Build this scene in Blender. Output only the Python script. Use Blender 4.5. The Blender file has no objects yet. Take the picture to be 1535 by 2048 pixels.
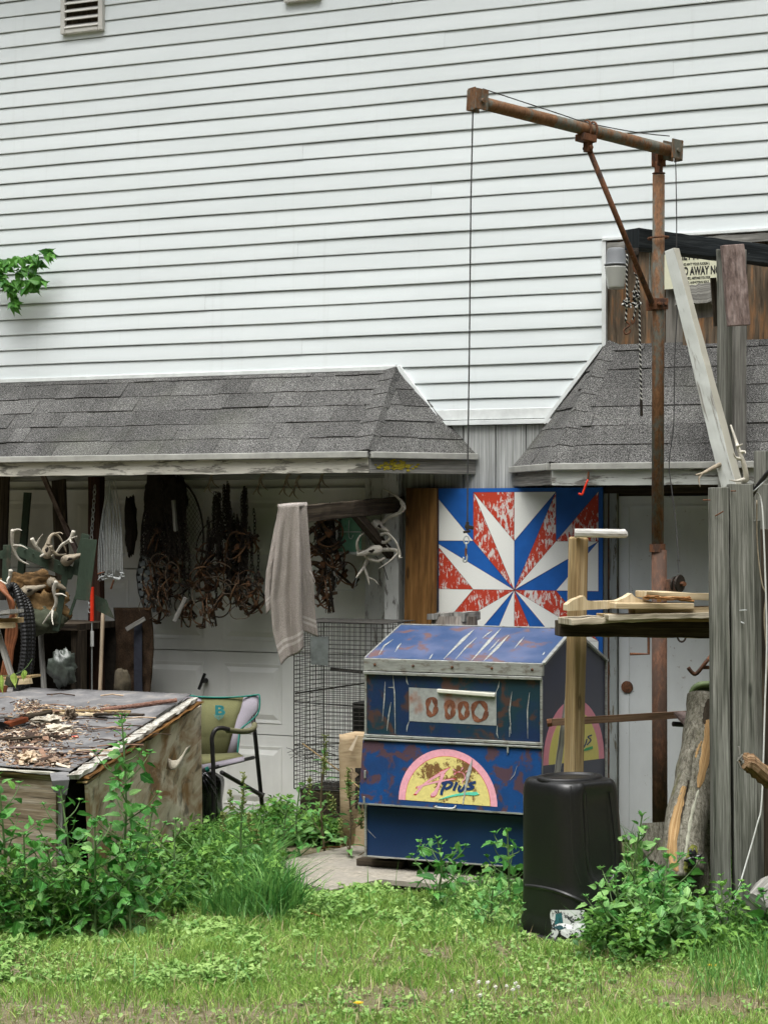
import bpy, math, random
import numpy as np
from mathutils import Vector, Matrix, noise as mnoise
random.seed(7); np.random.seed(7)
scn = bpy.context.scene
COL = scn.collection
V = Vector
Z = V((0, 0, 1))
# ------------------------------------------------------------------ camera
TH = math.radians(24.0)
FPX, CX, HY = 4000.0, 767.5, 1040.0
R_ = V((math.cos(TH), math.sin(TH), 0)); F_ = V((-math.sin(TH), math.cos(TH), 0))
CAM = V((12.3 * math.sin(TH), -12.3 * math.cos(TH), 1.89))
cd = bpy.data.cameras.new('camera'); cam = bpy.data.objects.new('camera', cd); COL.objects.link(cam)
cd.sensor_width = 36; cd.lens = FPX / 2048 * 36; cd.shift_y = 16 / 2048.0; cd.clip_end = 500
cam.location = CAM; cam.rotation_euler = (math.radians(90), 0, TH)
scn.camera = cam
# ------------------------------------------------------------------ sky, sun, exposure (overcast day)
SUN_EL, SUN_AZ = math.radians(68), math.radians(205)
w = bpy.data.worlds.new('World'); scn.world = w; w.use_nodes = True
nt = w.node_tree; nt.nodes.clear()
sky = nt.nodes.new('ShaderNodeTexSky'); sky.sky_type = 'NISHITA'; sky.sun_disc = False
sky.sun_elevation = SUN_EL; sky.sun_rotation = SUN_AZ; sky.dust_density = 4; sky.air_density = 1.0
hs = nt.nodes.new('ShaderNodeHueSaturation'); hs.inputs['Saturation'].default_value = 0.12
nt.links.new(sky.outputs[0], hs.inputs['Color'])
tc = nt.nodes.new('ShaderNodeTexCoord'); sp = nt.nodes.new('ShaderNodeSeparateXYZ')
nt.links.new(tc.outputs['Generated'], sp.inputs[0])
mr = nt.nodes.new('ShaderNodeMapRange')      # overcast sky: zenith about three times as bright as the horizon
mr.inputs[1].default_value = 0; mr.inputs[2].default_value = 1; mr.inputs[3].default_value = 0.32; mr.inputs[4].default_value = 2.1
nt.links.new(sp.outputs['Z'], mr.inputs[0])
mu = nt.nodes.new('ShaderNodeMix'); mu.data_type = 'RGBA'; mu.blend_type = 'MULTIPLY'; mu.inputs[0].default_value = 1
nt.links.new(hs.outputs[0], mu.inputs[6]); nt.links.new(mr.outputs[0], mu.inputs[7])
bg = nt.nodes.new('ShaderNodeBackground'); bg.inputs['Strength'].default_value = 0.078
nt.links.new(mu.outputs[2], bg.inputs['Color'])
wo = nt.nodes.new('ShaderNodeOutputWorld'); nt.links.new(bg.outputs[0], wo.inputs[0])
sd = bpy.data.lights.new('sun', 'SUN'); sd.energy = 1.5; sd.angle = math.radians(38); sd.color = (1, 0.985, 0.95)
so = bpy.data.objects.new('sun', sd); COL.objects.link(so)
# sun direction for the lamp: azimuth measured so that the light comes from the camera's side of the wall
sdir = V((math.cos(SUN_EL) * math.sin(SUN_AZ) * -1, math.cos(SUN_EL) * math.cos(SUN_AZ), math.sin(SUN_EL)))
so.rotation_euler = sdir.to_track_quat('Z', 'Y').to_euler()
vs = scn.view_settings; vs.view_transform = 'Standard'; vs.look = 'None'; vs.gamma = 1; vs.use_curve_mapping = False
vs.exposure = 1.12
scn.cycles.max_bounces = 6; scn.cycles.diffuse_bounces = 4; scn.cycles.use_adaptive_sampling = True

# ------------------------------------------------------------------ placing helpers (rays of the camera met with real planes)
def ray(px, py): return F_ + R_ * ((px - CX) / FPX) + Z * ((HY - py) / FPX)
def P(px, py, d): return CAM + ray(px, py) * d
def W(px, py, off=0.0):
    r = ray(px, py); return CAM + r * ((-off - CAM.y) / r.y)
def G(px, py, z=0.0):
    r = ray(px, py); return CAM + r * ((z - CAM.z) / r.z)
def PL(px, py, p0, n):
    r = ray(px, py); return CAM + r * ((p0 - CAM).dot(n) / r.dot(n))
def WX(px, off=0.0): return W(px, HY, off).x
def dpt(p): return (p - CAM).dot(F_)
# ------------------------------------------------------------------ mesh builder
class MB:
    def __init__(s): s.v = []; s.f = []; s.uv = []; s.m = []
    def add(s, vs, fs, uvs, m=0):
        b = len(s.v); s.v += [tuple(v) for v in vs]
        for f, u in zip(fs, uvs): s.f.append([b + i for i in f]); s.uv.append(u); s.m.append(m)
    def loft(s, rings, us, per, m=0, caps=True, closed=True):
        n = len(rings[0]); vs = [p for r in rings for p in r]; fs = []; uv = []
        for i in range(len(rings) - 1):
            for j in range(n if closed else n - 1):
                k = (j + 1) % n
                fs.append([i * n + j, i * n + k, (i + 1) * n + k, (i + 1) * n + j])
                uv.append([(us[i], per[j]), (us[i], per[j + 1]), (us[i + 1], per[j + 1]), (us[i + 1], per[j])])
        if caps and closed:
            c0 = sum((V(p) for p in rings[0]), V()) / n
            a = (V(rings[0][1]) - V(rings[0][0])).normalized() if n > 1 else V((1, 0, 0))
            for ring, base, rev in ((rings[0], 0, True), (rings[-1], (len(rings) - 1) * n, False)):
                idx = [base + j for j in range(n)]
                if rev: idx = idx[::-1]
                r2 = ring[::-1] if rev else ring
                nn = (V(r2[1]) - V(r2[0])).cross(V(r2[2]) - V(r2[1])); nn = nn.normalized() if nn.length > 1e-9 else Z
                b = nn.cross(a)
                fs.append(idx); uv.append([((V(p) - c0).dot(b) * .15 + us[0], (V(p) - c0).dot(a)) for p in r2])
        s.add(vs, fs, uv, m)
    def beam(s, p0, p1, wd, ht, up=Z, n=1, jit=0.0, m=0, roll=0.0, taper=1.0, u0=None):
        p0 = V(p0); p1 = V(p1); ax = (p1 - p0); L = ax.length; ax.normalize()
        sd = ax.cross(up)
        if sd.length < 1e-4: sd = ax.cross(V((0, 1, 0)))
        sd.normalize(); u2 = sd.cross(ax).normalized()
        if roll:
            q = Matrix.Rotation(roll, 3, ax); sd = q @ sd; u2 = q @ u2
        if u0 is None: u0 = random.uniform(0, 40)
        v0 = random.uniform(0, 9)
        rings = []; us = []
        for i in range(n + 1):
            t = i / n; c = p0 + ax * (L * t); k = 1 + (taper - 1) * t
            r = []
            for a, b in ((-1, -1), (1, -1), (1, 1), (-1, 1)):
                j = V((random.uniform(-jit, jit), random.uniform(-jit, jit), random.uniform(-jit, jit)))
                r.append(c + sd * (a * wd / 2 * k) + u2 * (b * ht / 2 * k) + j)
            rings.append(r); us.append(u0 + L * t)
        s.loft(rings, us, [v0, v0 + wd, v0 + wd + ht, v0 + 2 * wd + ht, v0 + 2 * wd + 2 * ht], m)
        return s
    def box(s, lo, hi, m=0):
        lo = V(lo); hi = V(hi); d = hi - lo; c = (lo + hi) / 2
        k = max(range(3), key=lambda i: abs(d[i])); a = V((0, 0, 0)); a[k] = d[k] / 2
        o = [i for i in range(3) if i != k]
        up = V((0, 0, 0)); up[o[1]] = 1
        s.beam(c - a, c + a, abs(d[o[0]]), abs(d[o[1]]), up=up, m=m); return s
    def tube(s, pts, r, n=8, m=0, caps=True, jit=0.0):
        pts = [V(p) for p in pts]; N = len(pts)
        if not isinstance(r, (list, tuple)): r = [r] * N
        tan = []
        for i in range(N):
            a = pts[max(i - 1, 0)]; b = pts[min(i + 1, N - 1)]; t = b - a
            tan.append(t.normalized() if t.length > 1e-9 else Z.copy())
        ref = V((0, 0, 1)) if abs(tan[0].z) < .9 else V((1, 0, 0))
        sd = tan[0].cross(ref).normalized(); rings = []; us = []; u = random.uniform(0, 40)
        for i in range(N):
            if i: u += (pts[i] - pts[i - 1]).length
            sd = (sd - tan[i] * sd.dot(tan[i])); sd = sd.normalized() if sd.length > 1e-6 else tan[i].orthogonal().normalized()
            b = tan[i].cross(sd)
            rings.append([pts[i] + (sd * math.cos(2 * math.pi * j / n) + b * math.sin(2 * math.pi * j / n)) * (r[i] + (random.uniform(-jit, jit) if jit else 0)) for j in range(n)])
            us.append(u)
        rm = max(r); s.loft(rings, us, [2 * math.pi * rm * j / n for j in range(n + 1)], m, caps); return s
    def prism(s, pts, vec, m=0, m_side=None, uvf=None):
        pts = [V(p) for p in pts]; n = len(pts); vec = V(vec)
        a = (pts[1] - pts[0]).normalized(); nn = vec.normalized(); b = nn.cross(a)
        f = uvf or (lambda p: ((p - pts[0]).dot(a), (p - pts[0]).dot(b)))
        top = [p + vec for p in pts]
        nrm = V(); 
        for i in range(n): nrm += pts[i].cross(pts[(i + 1) % n])
        fl = nrm.dot(vec) > 0
        i0 = list(range(n)); i1 = list(range(n, 2 * n))
        fs = [i0[::-1] if fl else i0, i1 if fl else i1[::-1]]
        allp = pts + top; uv = [[f(allp[i]) for i in ff] for ff in fs]
        s.add(allp, fs, uv, m)
        fs = []; uv = []
        for i in range(n):
            k = (i + 1) % n; q = [i, k, n + k, n + i]
            if not fl: q = q[::-1]
            fs.append(q); uv.append([f(allp[j]) for j in q])
        s.add(allp, fs, uv, m if m_side is None else m_side); return s
    def lathe(s, base, prof, n=20, m=0, ax=Z, sq=None):
        base = V(base); ax = V(ax).normalized(); a = ax.orthogonal().normalized(); b = ax.cross(a)
        rings = [[base + ax * h + (a * math.cos(2 * math.pi * j / n) + b * math.sin(2 * math.pi * j / n)) * r for j in range(n)] for h, r in prof]
        s.loft(rings, [h for h, r in prof], [j / n for j in range(n + 1)], m); return s
    def grid(s, pts, nu, nv, m=0, uvs=None):
        fs = []; uv = []
        for i in range(nu - 1):
            for j in range(nv - 1):
                q = [i * nv + j, (i + 1) * nv + j, (i + 1) * nv + j + 1, i * nv + j + 1]
                fs.append(q); uv.append([(uvs[k] if uvs else ((k // nv) / nu, (k % nv) / nv)) for k in q])
        s.add(pts, fs, uv, m); return s
    def mesh(s, name, mats, smooth=False):
        me = bpy.data.meshes.new(name); me.from_pydata(s.v, [], s.f)
        if not isinstance(mats, (list, tuple)): mats = [mats]
        for m in mats: me.materials.append(m)
        ul = me.uv_layers.new(name='UVMap'); flat = [c for f in s.uv for u in f for c in u]
        ul.data.foreach_set('uv', flat)
        me.polygons.foreach_set('material_index', s.m)
        if smooth: me.polygons.foreach_set('use_smooth', [True] * len(s.f))
        me.update(); return me
    def build(s, name, mats, parent=None, smooth=False, bevel=0, sub=0, solid=0):
        o = bpy.data.objects.new(name, s.mesh(name, mats, smooth)); COL.objects.link(o); put(o, parent)
        if solid: md = o.modifiers.new('s', 'SOLIDIFY'); md.thickness = solid; md.offset = 0
        if bevel: md = o.modifiers.new('b', 'BEVEL'); md.width = bevel; md.segments = 2; md.limit_method = 'ANGLE'
        if sub: md = o.modifiers.new('u', 'SUBSURF'); md.levels = sub; md.render_levels = sub
        return o
LOC = {}
def put(o, parent):
    if parent is not None:
        o.parent = parent
        if parent.name in LOC: o.matrix_parent_inverse = Matrix.Translation(-LOC[parent.name])
def tag(o, label=None, cat=None, group=None, kind=None):
    if label: o['label'] = label
    if cat: o['category'] = cat
    if group: o['group'] = group
    if kind: o['kind'] = kind
    return o
def thing(name, label, cat, loc=(0, 0, 0), group=None):
    o = bpy.data.objects.new(name, None); COL.objects.link(o); o.location = loc; LOC[o.name] = V(loc)
    o.empty_display_size = .1
    return tag(o, label, cat, group)
def inst(src, M, parent=None, name=None):
    o = src.copy(); o.parent = None; COL.objects.link(o); o.matrix_parent_inverse = Matrix()
    o.matrix_basis = M; put(o, parent); return o
def arc(c, a, b, t0, t1, n): return [V(c) + V(a) * math.cos(t0 + (t1 - t0) * i / n) + V(b) * math.sin(t0 + (t1 - t0) * i / n) for i in range(n + 1)]
def spline(pts, n=6):
    pts = [V(p) for p in pts]; out = []
    for i in range(len(pts) - 1):
        p0 = pts[max(i - 1, 0)]; p1 = pts[i]; p2 = pts[i + 1]; p3 = pts[min(i + 2, len(pts) - 1)]
        for k in range(n):
            t = k / n
            out.append(0.5 * ((2 * p1) + (p2 - p0) * t + (2 * p0 - 5 * p1 + 4 * p2 - p3) * t * t + (3 * p1 - p0 - 3 * p2 + p3) * t ** 3))
    out.append(pts[-1]); return out
def lin(a, b, n): return [a + (b - a) * i / (n - 1) for i in range(n)]
def text(name, s, org, ux, uy, size, mat, parent, shear=0, bold=0, depth=0.0006, label=None, align='LEFT', sx=1.0):
    c = bpy.data.curves.new(name, 'FONT'); c.body = s; c.size = size; c.extrude = depth; c.offset = bold; c.shear = shear
    c.align_x = align; c.materials.append(mat); c.resolution_u = 3
    o = bpy.data.objects.new(name, c); COL.objects.link(o)
    ux = V(ux).normalized(); uy = V(uy).normalized(); n = ux.cross(uy)
    M = Matrix(((ux.x * sx, uy.x, n.x, org[0]), (ux.y * sx, uy.y, n.y, org[1]), (ux.z * sx, uy.z, n.z, org[2]), (0, 0, 0, 1)))
    me = bpy.data.meshes.new_from_object(o); bpy.data.objects.remove(o)
    o = bpy.data.objects.new(name, me); COL.objects.link(o); o.matrix_basis = M; put(o, parent); return o

# ------------------------------------------------------------------ laying shapes onto curved surfaces
from mathutils.bvhtree import BVHTree
def bvh(*obs):
    vv_, ff_ = [], []
    for o in obs: b = len(vv_); vv_ += [v.co.copy() for v in o.data.vertices]; ff_ += [[b + i for i in p.vertices] for p in o.data.polygons]
    return BVHTree.FromPolygons(vv_, ff_)
def hit(tree, px, py, off=.003):
    r = ray(px, py); loc, n, i, d = tree.ray_cast(CAM, r.normalized())
    return None if loc is None else loc - r.normalized() * off
def strap(tree, pxpts, wpx, off, prof=(0, 1, 0), nw=5, sm=5):
    pts = [(p.x, p.y) for p in spline([(a, b, 0) for a, b in pxpts], sm)]; N = len(pts); rows = []
    for i, (x, y) in enumerate(pts):
        a = pts[max(0, i - 1)]; b = pts[min(N - 1, i + 1)]; dx, dy = b[0] - a[0], b[1] - a[1]; L = math.hypot(dx, dy) or 1
        w_ = wpx(i / (N - 1)) if callable(wpx) else wpx; row = []
        for k in range(nw):
            s = (k / (nw - 1) - .5); f = s * 2; h = off * (1 - f * f) + .0015
            q = hit(tree, x - dy / L * w_ * s, y + dx / L * w_ * s, h); row.append(q)
        if all(q is not None for q in row): rows.append(row)
    mb = MB(); mb.grid([q for r in rows for q in r], len(rows), nw); return mb

# ------------------------------------------------------------------ materials
class NT:
    def __init__(s, name, rough=.8, spec=.3, metal=0):
        s.mat = bpy.data.materials.new(name); s.mat.use_nodes = True; s.t = s.mat.node_tree
        s.b = s.t.nodes['Principled BSDF']; s.b.inputs['Roughness'].default_value = rough
        s.b.inputs['Specular IOR Level'].default_value = spec; s.b.inputs['Metallic'].default_value = metal
        s.out = s.t.nodes['Material Output']; s._tc = s.t.nodes.new('ShaderNodeTexCoord')
    def n(s, t): return s.t.nodes.new(t)
    def l(s, a, b): s.t.links.new(a, b)
    def setin(s, inp, v):
        if hasattr(v, 'is_output') or isinstance(v, bpy.types.NodeSocket): s.l(v, inp)
        elif isinstance(v, (tuple, list)) and len(v) == 3 and inp.type == 'RGBA': inp.default_value = (*v, 1)
        else: inp.default_value = v
    def co(s, kind='Object', scale=(1, 1, 1), rot=(0, 0, 0), rnd=False):
        m = s.n('ShaderNodeMapping'); m.inputs['Scale'].default_value = scale; m.inputs['Rotation'].default_value = rot
        s.l(s._tc.outputs[kind], m.inputs[0])
        if rnd:
            oi = s.n('ShaderNodeObjectInfo'); mm = s.n('ShaderNodeVectorMath'); mm.operation = 'SCALE'
            cb = s.n('ShaderNodeCombineXYZ'); s.l(oi.outputs['Random'], cb.inputs[0]); s.l(oi.outputs['Random'], cb.inputs[1])
            s.l(cb.outputs[0], mm.inputs[0]); mm.inputs['Scale'].default_value = 37; s.l(mm.outputs[0], m.inputs['Location'])
        return m.outputs[0]
    def noise(s, vec, scale=5, detail=4, rough=.55, dist=0):
        x = s.n('ShaderNodeTexNoise'); s.l(vec, x.inputs['Vector']); x.inputs['Scale'].default_value = scale
        x.inputs['Detail'].default_value = detail; x.inputs['Roughness'].default_value = rough; x.inputs['Distortion'].default_value = dist
        return x.outputs['Fac']
    def vor(s, vec, scale, feature='F1', out='Distance'):
        x = s.n('ShaderNodeTexVoronoi'); x.feature = feature; s.l(vec, x.inputs['Vector']); x.inputs['Scale'].default_value = scale
        return x.outputs[out]
    def ramp(s, fac, stops, interp='LINEAR'):
        x = s.n('ShaderNodeValToRGB'); x.color_ramp.interpolation = interp; e = x.color_ramp.elements
        while len(e) < len(stops): e.new(.5)
        for k, (p, c) in enumerate(stops):
            e[k].position = p; e[k].color = (*c, 1) if isinstance(c, (tuple, list)) else (c, c, c, 1)
        s.l(fac, x.inputs[0]); return x.outputs[0]
    def mix(s, fac, a, b, blend='MIX'):
        x = s.n('ShaderNodeMix'); x.data_type = 'RGBA'; x.blend_type = blend
        s.setin(x.inputs[0], fac); s.setin(x.inputs[6], a); s.setin(x.inputs[7], b); return x.outputs[2]
    def math(s, op, a, b=0.0):
        x = s.n('ShaderNodeMath'); x.operation = op; s.setin(x.inputs[0], a); s.setin(x.inputs[1], b); return x.outputs[0]
    def rnd(s): return s.n('ShaderNodeObjectInfo').outputs['Random']
    def sep(s, vec, k):
        x = s.n('ShaderNodeSeparateXYZ'); s.l(vec, x.inputs[0]); return x.outputs[k]
    def bump(s, h, strength=.5, dist=.01):
        x = s.n('ShaderNodeBump'); x.inputs['Strength'].default_value = strength; x.inputs['Distance'].default_value = dist
        s.l(h, x.inputs['Height']); s.l(x.outputs[0], s.b.inputs['Normal']); return x
    def color(s, c): s.setin(s.b.inputs['Base Color'], c); return s
    def rough(s, c): s.setin(s.b.inputs['Roughness'], c); return s

def plain(name, c, rough=.7, metal=0, var=.25, scale=30, spec=.3, bump=.0):
    t = NT(name, rough, spec, metal); o = t.co('Object'); f = t.noise(o, scale, 5, .65)
    d = tuple(x * (1 - var) for x in c); l = tuple(min(1, x * (1 + var)) for x in c)
    t.color(t.ramp(f, [(.3, d), (.7, l)]))
    if bump: t.bump(f, bump, .004)
    return t.mat
def wood(name, cols, stretch=(2.2, 55), paint=None, amount=.5, bump=.5, knots=True, fine=1.0, pscale=(5, 22)):
    """cols: dark, mid, light; grain runs along U"""
    t = NT(name, .88, .15); uv = t.co('UV', (stretch[0], stretch[1], 1), rnd=True)
    g = t.noise(uv, 1.0, 6, .65, .35)
    big = t.noise(t.co('UV', (1.3, 9, 1), rnd=True), 1.4, 3, .6, .4)
    f = t.math('ADD', t.math('MULTIPLY', g, .65), t.math('MULTIPLY', big, .35))
    c = t.ramp(f, [(.34, cols[0]), (.5, cols[1]), (.66, cols[2])])
    crack = t.ramp(t.noise(t.co('UV', (stretch[0] * .8, stretch[1] * 2.4, 1), rnd=True), 1.0, 3, .5, .2), [(.28, 0.0), (.36, 1.0)])
    c = t.mix(t.math('MULTIPLY', t.math('SUBTRACT', 1, crack), .75 * fine), c, tuple(x * .3 for x in cols[0]))
    fg = t.noise(t.co('UV', (stretch[0] * 1.5, stretch[1] * 4, 1), rnd=True), 1.0, 4, .7, .15)
    c = t.mix(.75 * min(1, fine), c, t.ramp(fg, [(.36, .48), (.5, .95), (.64, 1.35)]), 'MULTIPLY')
    h = t.math('ADD', t.math('ADD', f, t.math('MULTIPLY', fg, .4)), t.math('MULTIPLY', crack, .5))
    if knots:
        kv = t.vor(t.co('UV', (2.6, 9, 1), rnd=True), 1.0)
        kk = t.ramp(kv, [(.0, .4), (.07, 1.0), (.13, 0.0)])
        c = t.mix(t.math('MULTIPLY', kk, .7), c, tuple(x * .35 for x in cols[0]))
    if paint:
        pn = t.noise(t.co('UV', (pscale[0], pscale[1], 1), rnd=True), 1.0, 8, .7, .3)
        msk = t.ramp(pn, [(amount - .02, 1.0), (amount + .02, 0.0)])
        dirt = t.noise(t.co('Object', (1, 1, 1)), 9, 5, .6)
        pc = t.mix(dirt, tuple(x * .72 for x in paint), paint)
        c = t.mix(msk, c, pc); h = t.math('ADD', h, t.math('MULTIPLY', msk, .7))
    t.color(c); t.bump(h, bump, .006); return t.mat
def rusty(name, base, paint=None, amount=.5, rough=.8, scale=7, metal=0):
    t = NT(name, rough, .3); o = t.co('Object', (1, 1, .45)); n1 = t.noise(o, scale, 8, .72, .3); n2 = t.noise(o, scale * 6, 5, .7)
    c = t.ramp(n2, [(.25, tuple(x * .45 for x in base)), (.5, base), (.75, tuple(min(1, x * 1.7) for x in base))])
    if paint:
        m = t.ramp(n1, [(amount - .04, 1.0), (amount + .05, 0.0)])
        p2 = t.ramp(n2, [(.3, tuple(x * .7 for x in paint)), (.7, paint)])
        c = t.mix(m, c, p2)
        w2 = t.ramp(t.noise(o, scale * 2.7, 6, .8), [(.66, 0.0), (.7, 1.0)]); c = t.mix(t.math('MULTIPLY', w2, .5), c, (.42, .42, .38))
    t.color(c); t.bump(t.math('ADD', n1, n2), .5, .004); return t.mat
def leafmat(name, a, b, attr=False, trans=.32, vein=True):
    t = NT(name, .5, .35)
    if attr:
        at = t.n('ShaderNodeAttribute'); at.attribute_name = 'tint'; r = at.outputs['Fac']
    else: r = t.rnd()
    nz = t.noise(t.co('Object'), 14 if attr else 30, 2, .5)
    f = t.math('ADD', t.math('MULTIPLY', r, .8), t.math('MULTIPLY', nz, .3))
    c = t.ramp(f, [(.1, a), (.9, b)])
    if vein and not attr:
        c2 = t.ramp(t.math('ABSOLUTE', t.math('SUBTRACT', t.sep(t.co('UV'), 1), .5)), [(0.0, tuple(min(1, x * 1.8) for x in b)), (.06, (0, 0, 0))])
        c = t.mix(.35, c, c2, 'ADD')
    t.color(c); tr = t.n('ShaderNodeBsdfTranslucent'); t.l(c, tr.inputs['Color'])
    ms = t.n('ShaderNodeMixShader'); ms.inputs[0].default_value = trans
    t.l(t.b.outputs[0], ms.inputs[1]); t.l(tr.outputs[0], ms.inputs[2]); t.l(ms.outputs[0], t.out.inputs[0]); return t.mat
M = {}
def siding_mat():
    t = NT('vinyl_siding', .55, .35); o = t.co('Object', (.35, 1, 2.2)); n = t.noise(o, 2.2, 6, .6)
    n2 = t.noise(t.co('Object'), 260, 2, .5)
    c = t.ramp(n, [(.25, (.67, .72, .725)), (.75, (.775, .825, .835))])
    c = t.mix(t.math('MULTIPLY', n2, .16), c, (.40, .44, .42))
    st = t.ramp(t.noise(t.co('Object', (14, 1, .5)), 1.0, 5, .7), [(.58, 0.0), (.8, .22)])
    c = t.mix(st, c, (.40, .42, .39)); rr = t.mix(.22, c, t.ramp(t.rnd(), [(0, .72), (1, 1.0)]), 'MULTIPLY')
    t.color(rr); t.bump(t.noise(t.co('Object', (6, 1, 90)), 1, 4, .6), .08, .003); return t.mat
M['siding'] = siding_mat()
M['trim'] = plain('white_trim', (.68, .71, .70), .6, var=.12, scale=12)
def shingle_mat():
    t = NT('asphalt_shingle', .95, .12); o = t.co('Object'); g = t.noise(o, 230, 4, .85); g2 = t.noise(o, 90, 2, .6); b = t.noise(o, 2.3, 5, .6)
    c = t.ramp(g, [(.41, (.008, .008, .008)), (.5, (.062, .062, .060)), (.60, (.35, .345, .33))])
    c = t.mix(.55, c, t.ramp(g2, [(.35, .45), (.65, 1.25)]), 'MULTIPLY')
    c = t.mix(.9, c, t.ramp(b, [(.3, .62), (.7, 1.2)]), 'MULTIPLY')
    c = t.mix(.55, c, t.ramp(t.rnd(), [(0, .62), (1, 1.25)]), 'MULTIPLY')
    mo = t.ramp(t.noise(o, 1.1, 4, .6), [(.56, 0.0), (.72, .35)]); c = t.mix(mo, c, (.09, .095, .07))
    t.color(c); t.bump(g, .6, .004); return t.mat
M['shingle'] = shingle_mat()
GREY = ((.10, .095, .085), (.23, .225, .205), (.36, .35, .32))
M['wgrey'] = wood('weathered_grey_wood', GREY)
M['wgreen'] = wood('weathered_fence_wood', ((.055, .06, .048), (.165, .168, .145), (.31, .31, .28)), stretch=(1.9, 60), bump=.9)
M['wboard'] = wood('grey_wall_board', ((.20, .205, .195), (.35, .36, .35), (.50, .51, .495)), stretch=(1.2, 60), knots=False)
M['fascia'] = wood('peeling_fascia', ((.09, .086, .07), (.22, .21, .18), (.34, .33, .29)), paint=(.62, .60, .52), amount=.53, pscale=(3, 16))
M['fascia2'] = wood('painted_fascia', ((.09, .085, .07), (.20, .19, .17), (.32, .31, .28)), paint=(.58, .60, .56), amount=.56, pscale=(3, 20))
M['drip'] = plain('drip_edge_metal', (.36, .36, .33), .6, var=.25, scale=8)
M['jamb'] = wood('flaking_white_paint', ((.12, .11, .10), (.25, .24, .22), (.36, .35, .33)), paint=(.62, .63, .60), amount=.58, pscale=(6, 30), knots=False)
M['wwhite'] = wood('cracked_white_timber', ((.16, .15, .12), (.35, .34, .31), (.5, .5, .47)), paint=(.66, .69, .66), amount=.56, pscale=(2.5, 40), knots=False)
M['cream'] = wood('cream_painted_timber', ((.2, .18, .14), (.36, .33, .28), (.42, .40, .34)), paint=(.50, .485, .41), amount=.68, pscale=(3, 10), knots=False)
M['brown'] = wood('brown_stained_plank', ((.03, .015, .006), (.145, .072, .022), (.25, .135, .045)), stretch=(1.3, 14), fine=.7)
M['tan'] = wood('yellow_pine_post', ((.17, .11, .05), (.32, .23, .115), (.44, .34, .20)), stretch=(1.3, 26), fine=.8)
M['oldpine'] = wood('dusty_pine', ((.17, .14, .10), (.40, .35, .26), (.58, .53, .43)), stretch=(2.5, 34)); M['fresh'] = wood('fresh_sawn_wood', ((.30, .22, .12), (.50, .40, .25), (.64, .55, .39)), stretch=(2, 30), fine=.35)
M['dark'] = wood('dark_wood', ((.012, .010, .008), (.045, .035, .025), (.10, .08, .055)), stretch=(2, 35))  # very dark brown wood, shared by soffits, beams and dark backings
M['blackwood'] = wood('black_painted_beam', ((.008, .010, .011), (.022, .027, .030), (.055, .062, .065)), paint=(.45, .47, .46), amount=.31, pscale=(9, 20), knots=False)
M['redwood'] = wood('faded_red_board', ((.085, .06, .052), (.20, .15, .135), (.31, .25, .23)), stretch=(10, 18))
M['ply'] = wood('burnt_orange_plywood', ((.05, .035, .025), (.13, .10, .07), (.34, .16, .065)), stretch=(3.5, 20), fine=.8)
M['plygrey'] = wood('grey_plywood', ((.10, .095, .085), (.19, .18, .16), (.28, .26, .23)), stretch=(2, 16), fine=.6)
def oldply():
    t = NT('stained_plywood', .85, .2); o = t.co('UV', (1.6, 5, 1)); n = t.noise(o, 1.3, 6, .65, 1.4); m = t.noise(t.co('UV', (1, 1.6, 1)), 2.6, 5, .6, .8)
    c = t.ramp(n, [(.3, (.36, .29, .20)), (.5, (.54, .47, .36)), (.7, (.66, .60, .49))])
    c = t.mix(t.ramp(m, [(.46, 0.0), (.60, .9)]), c, (.24, .125, .05))
    c = t.mix(t.ramp(t.noise(t.co('UV', (1, 2.4, 1)), 3.4, 5, .6, 1.2), [(.53, 0.0), (.66, .8)]), c, (.09, .075, .055))
    t.color(c); t.bump(n, .5, .006); return t.mat
M['oldply'] = oldply()
M['rustpipe'] = rusty('rusty_pipe', (.15, .075, .035), paint=(.135, .135, .11), amount=.475, scale=13)
M['rustlow'] = rusty('rusty_pipe_lower', (.115, .055, .032), paint=(.085, .05, .035), amount=.5, scale=11)
M['rust'] = rusty('rust', (.125, .052, .024), paint=(.06, .035, .025), amount=.45, scale=18)
M['rusttrap'] = rusty('trap_rust', (.085, .043, .018), paint=(.022, .018, .014), amount=.50, scale=14); M['rustpan'] = rusty('pan_rust', (.11, .045, .014), paint=(.03, .02, .015), amount=.45, scale=30)
M['ironchain'] = plain('dark_iron', (.035, .028, .022), .6, metal=.3, var=.5, scale=60)
M['galv'] = plain('galvanised_wire', (.40, .42, .41), .5, metal=.15, var=.25, scale=80)
M['cable'] = plain('dark_cable', (.045, .045, .045), .6)
M['wirecage'] = plain('dark_cage_wire', (.035, .033, .028), .7, var=.6, scale=50)
M['bone'] = plain('antler_bone', (.50, .47, .40), .55, var=.28, scale=22, bump=.3)
M['boned'] = plain('dull_antler', (.26, .22, .16), .6, var=.4, scale=22, bump=.3)
M['black'] = plain('black_plastic', (.006, .006, .006), .42, var=.2, spec=.5)
M['bag'] = plain('black_bag_film', (.008, .008, .009), .22, var=.2, spec=.6)
M['greenmetal'] = rusty('green_painted_steel', (.05, .045, .03), paint=(.035, .055, .035), amount=.58)
M['orange'] = plain('orange_hose', (.21, .075, .03), .6)
M['red'] = plain('red_grip', (.62, .035, .012), .45, var=.1)
M['white'] = plain('white_band', (.62, .62, .60), .5, var=.1)
M['concrete'] = rusty('concrete', (.27, .245, .20), paint=(.31, .285, .24), amount=.5, scale=5)
M['hide'] = plain('tanned_hide', (.13, .075, .03), .95, var=.6, scale=25, bump=.8)
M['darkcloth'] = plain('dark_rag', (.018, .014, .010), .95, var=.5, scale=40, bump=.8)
M['pale'] = plain('pale_rubber', (.16, .18, .18), .8, var=.25, scale=30)
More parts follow.
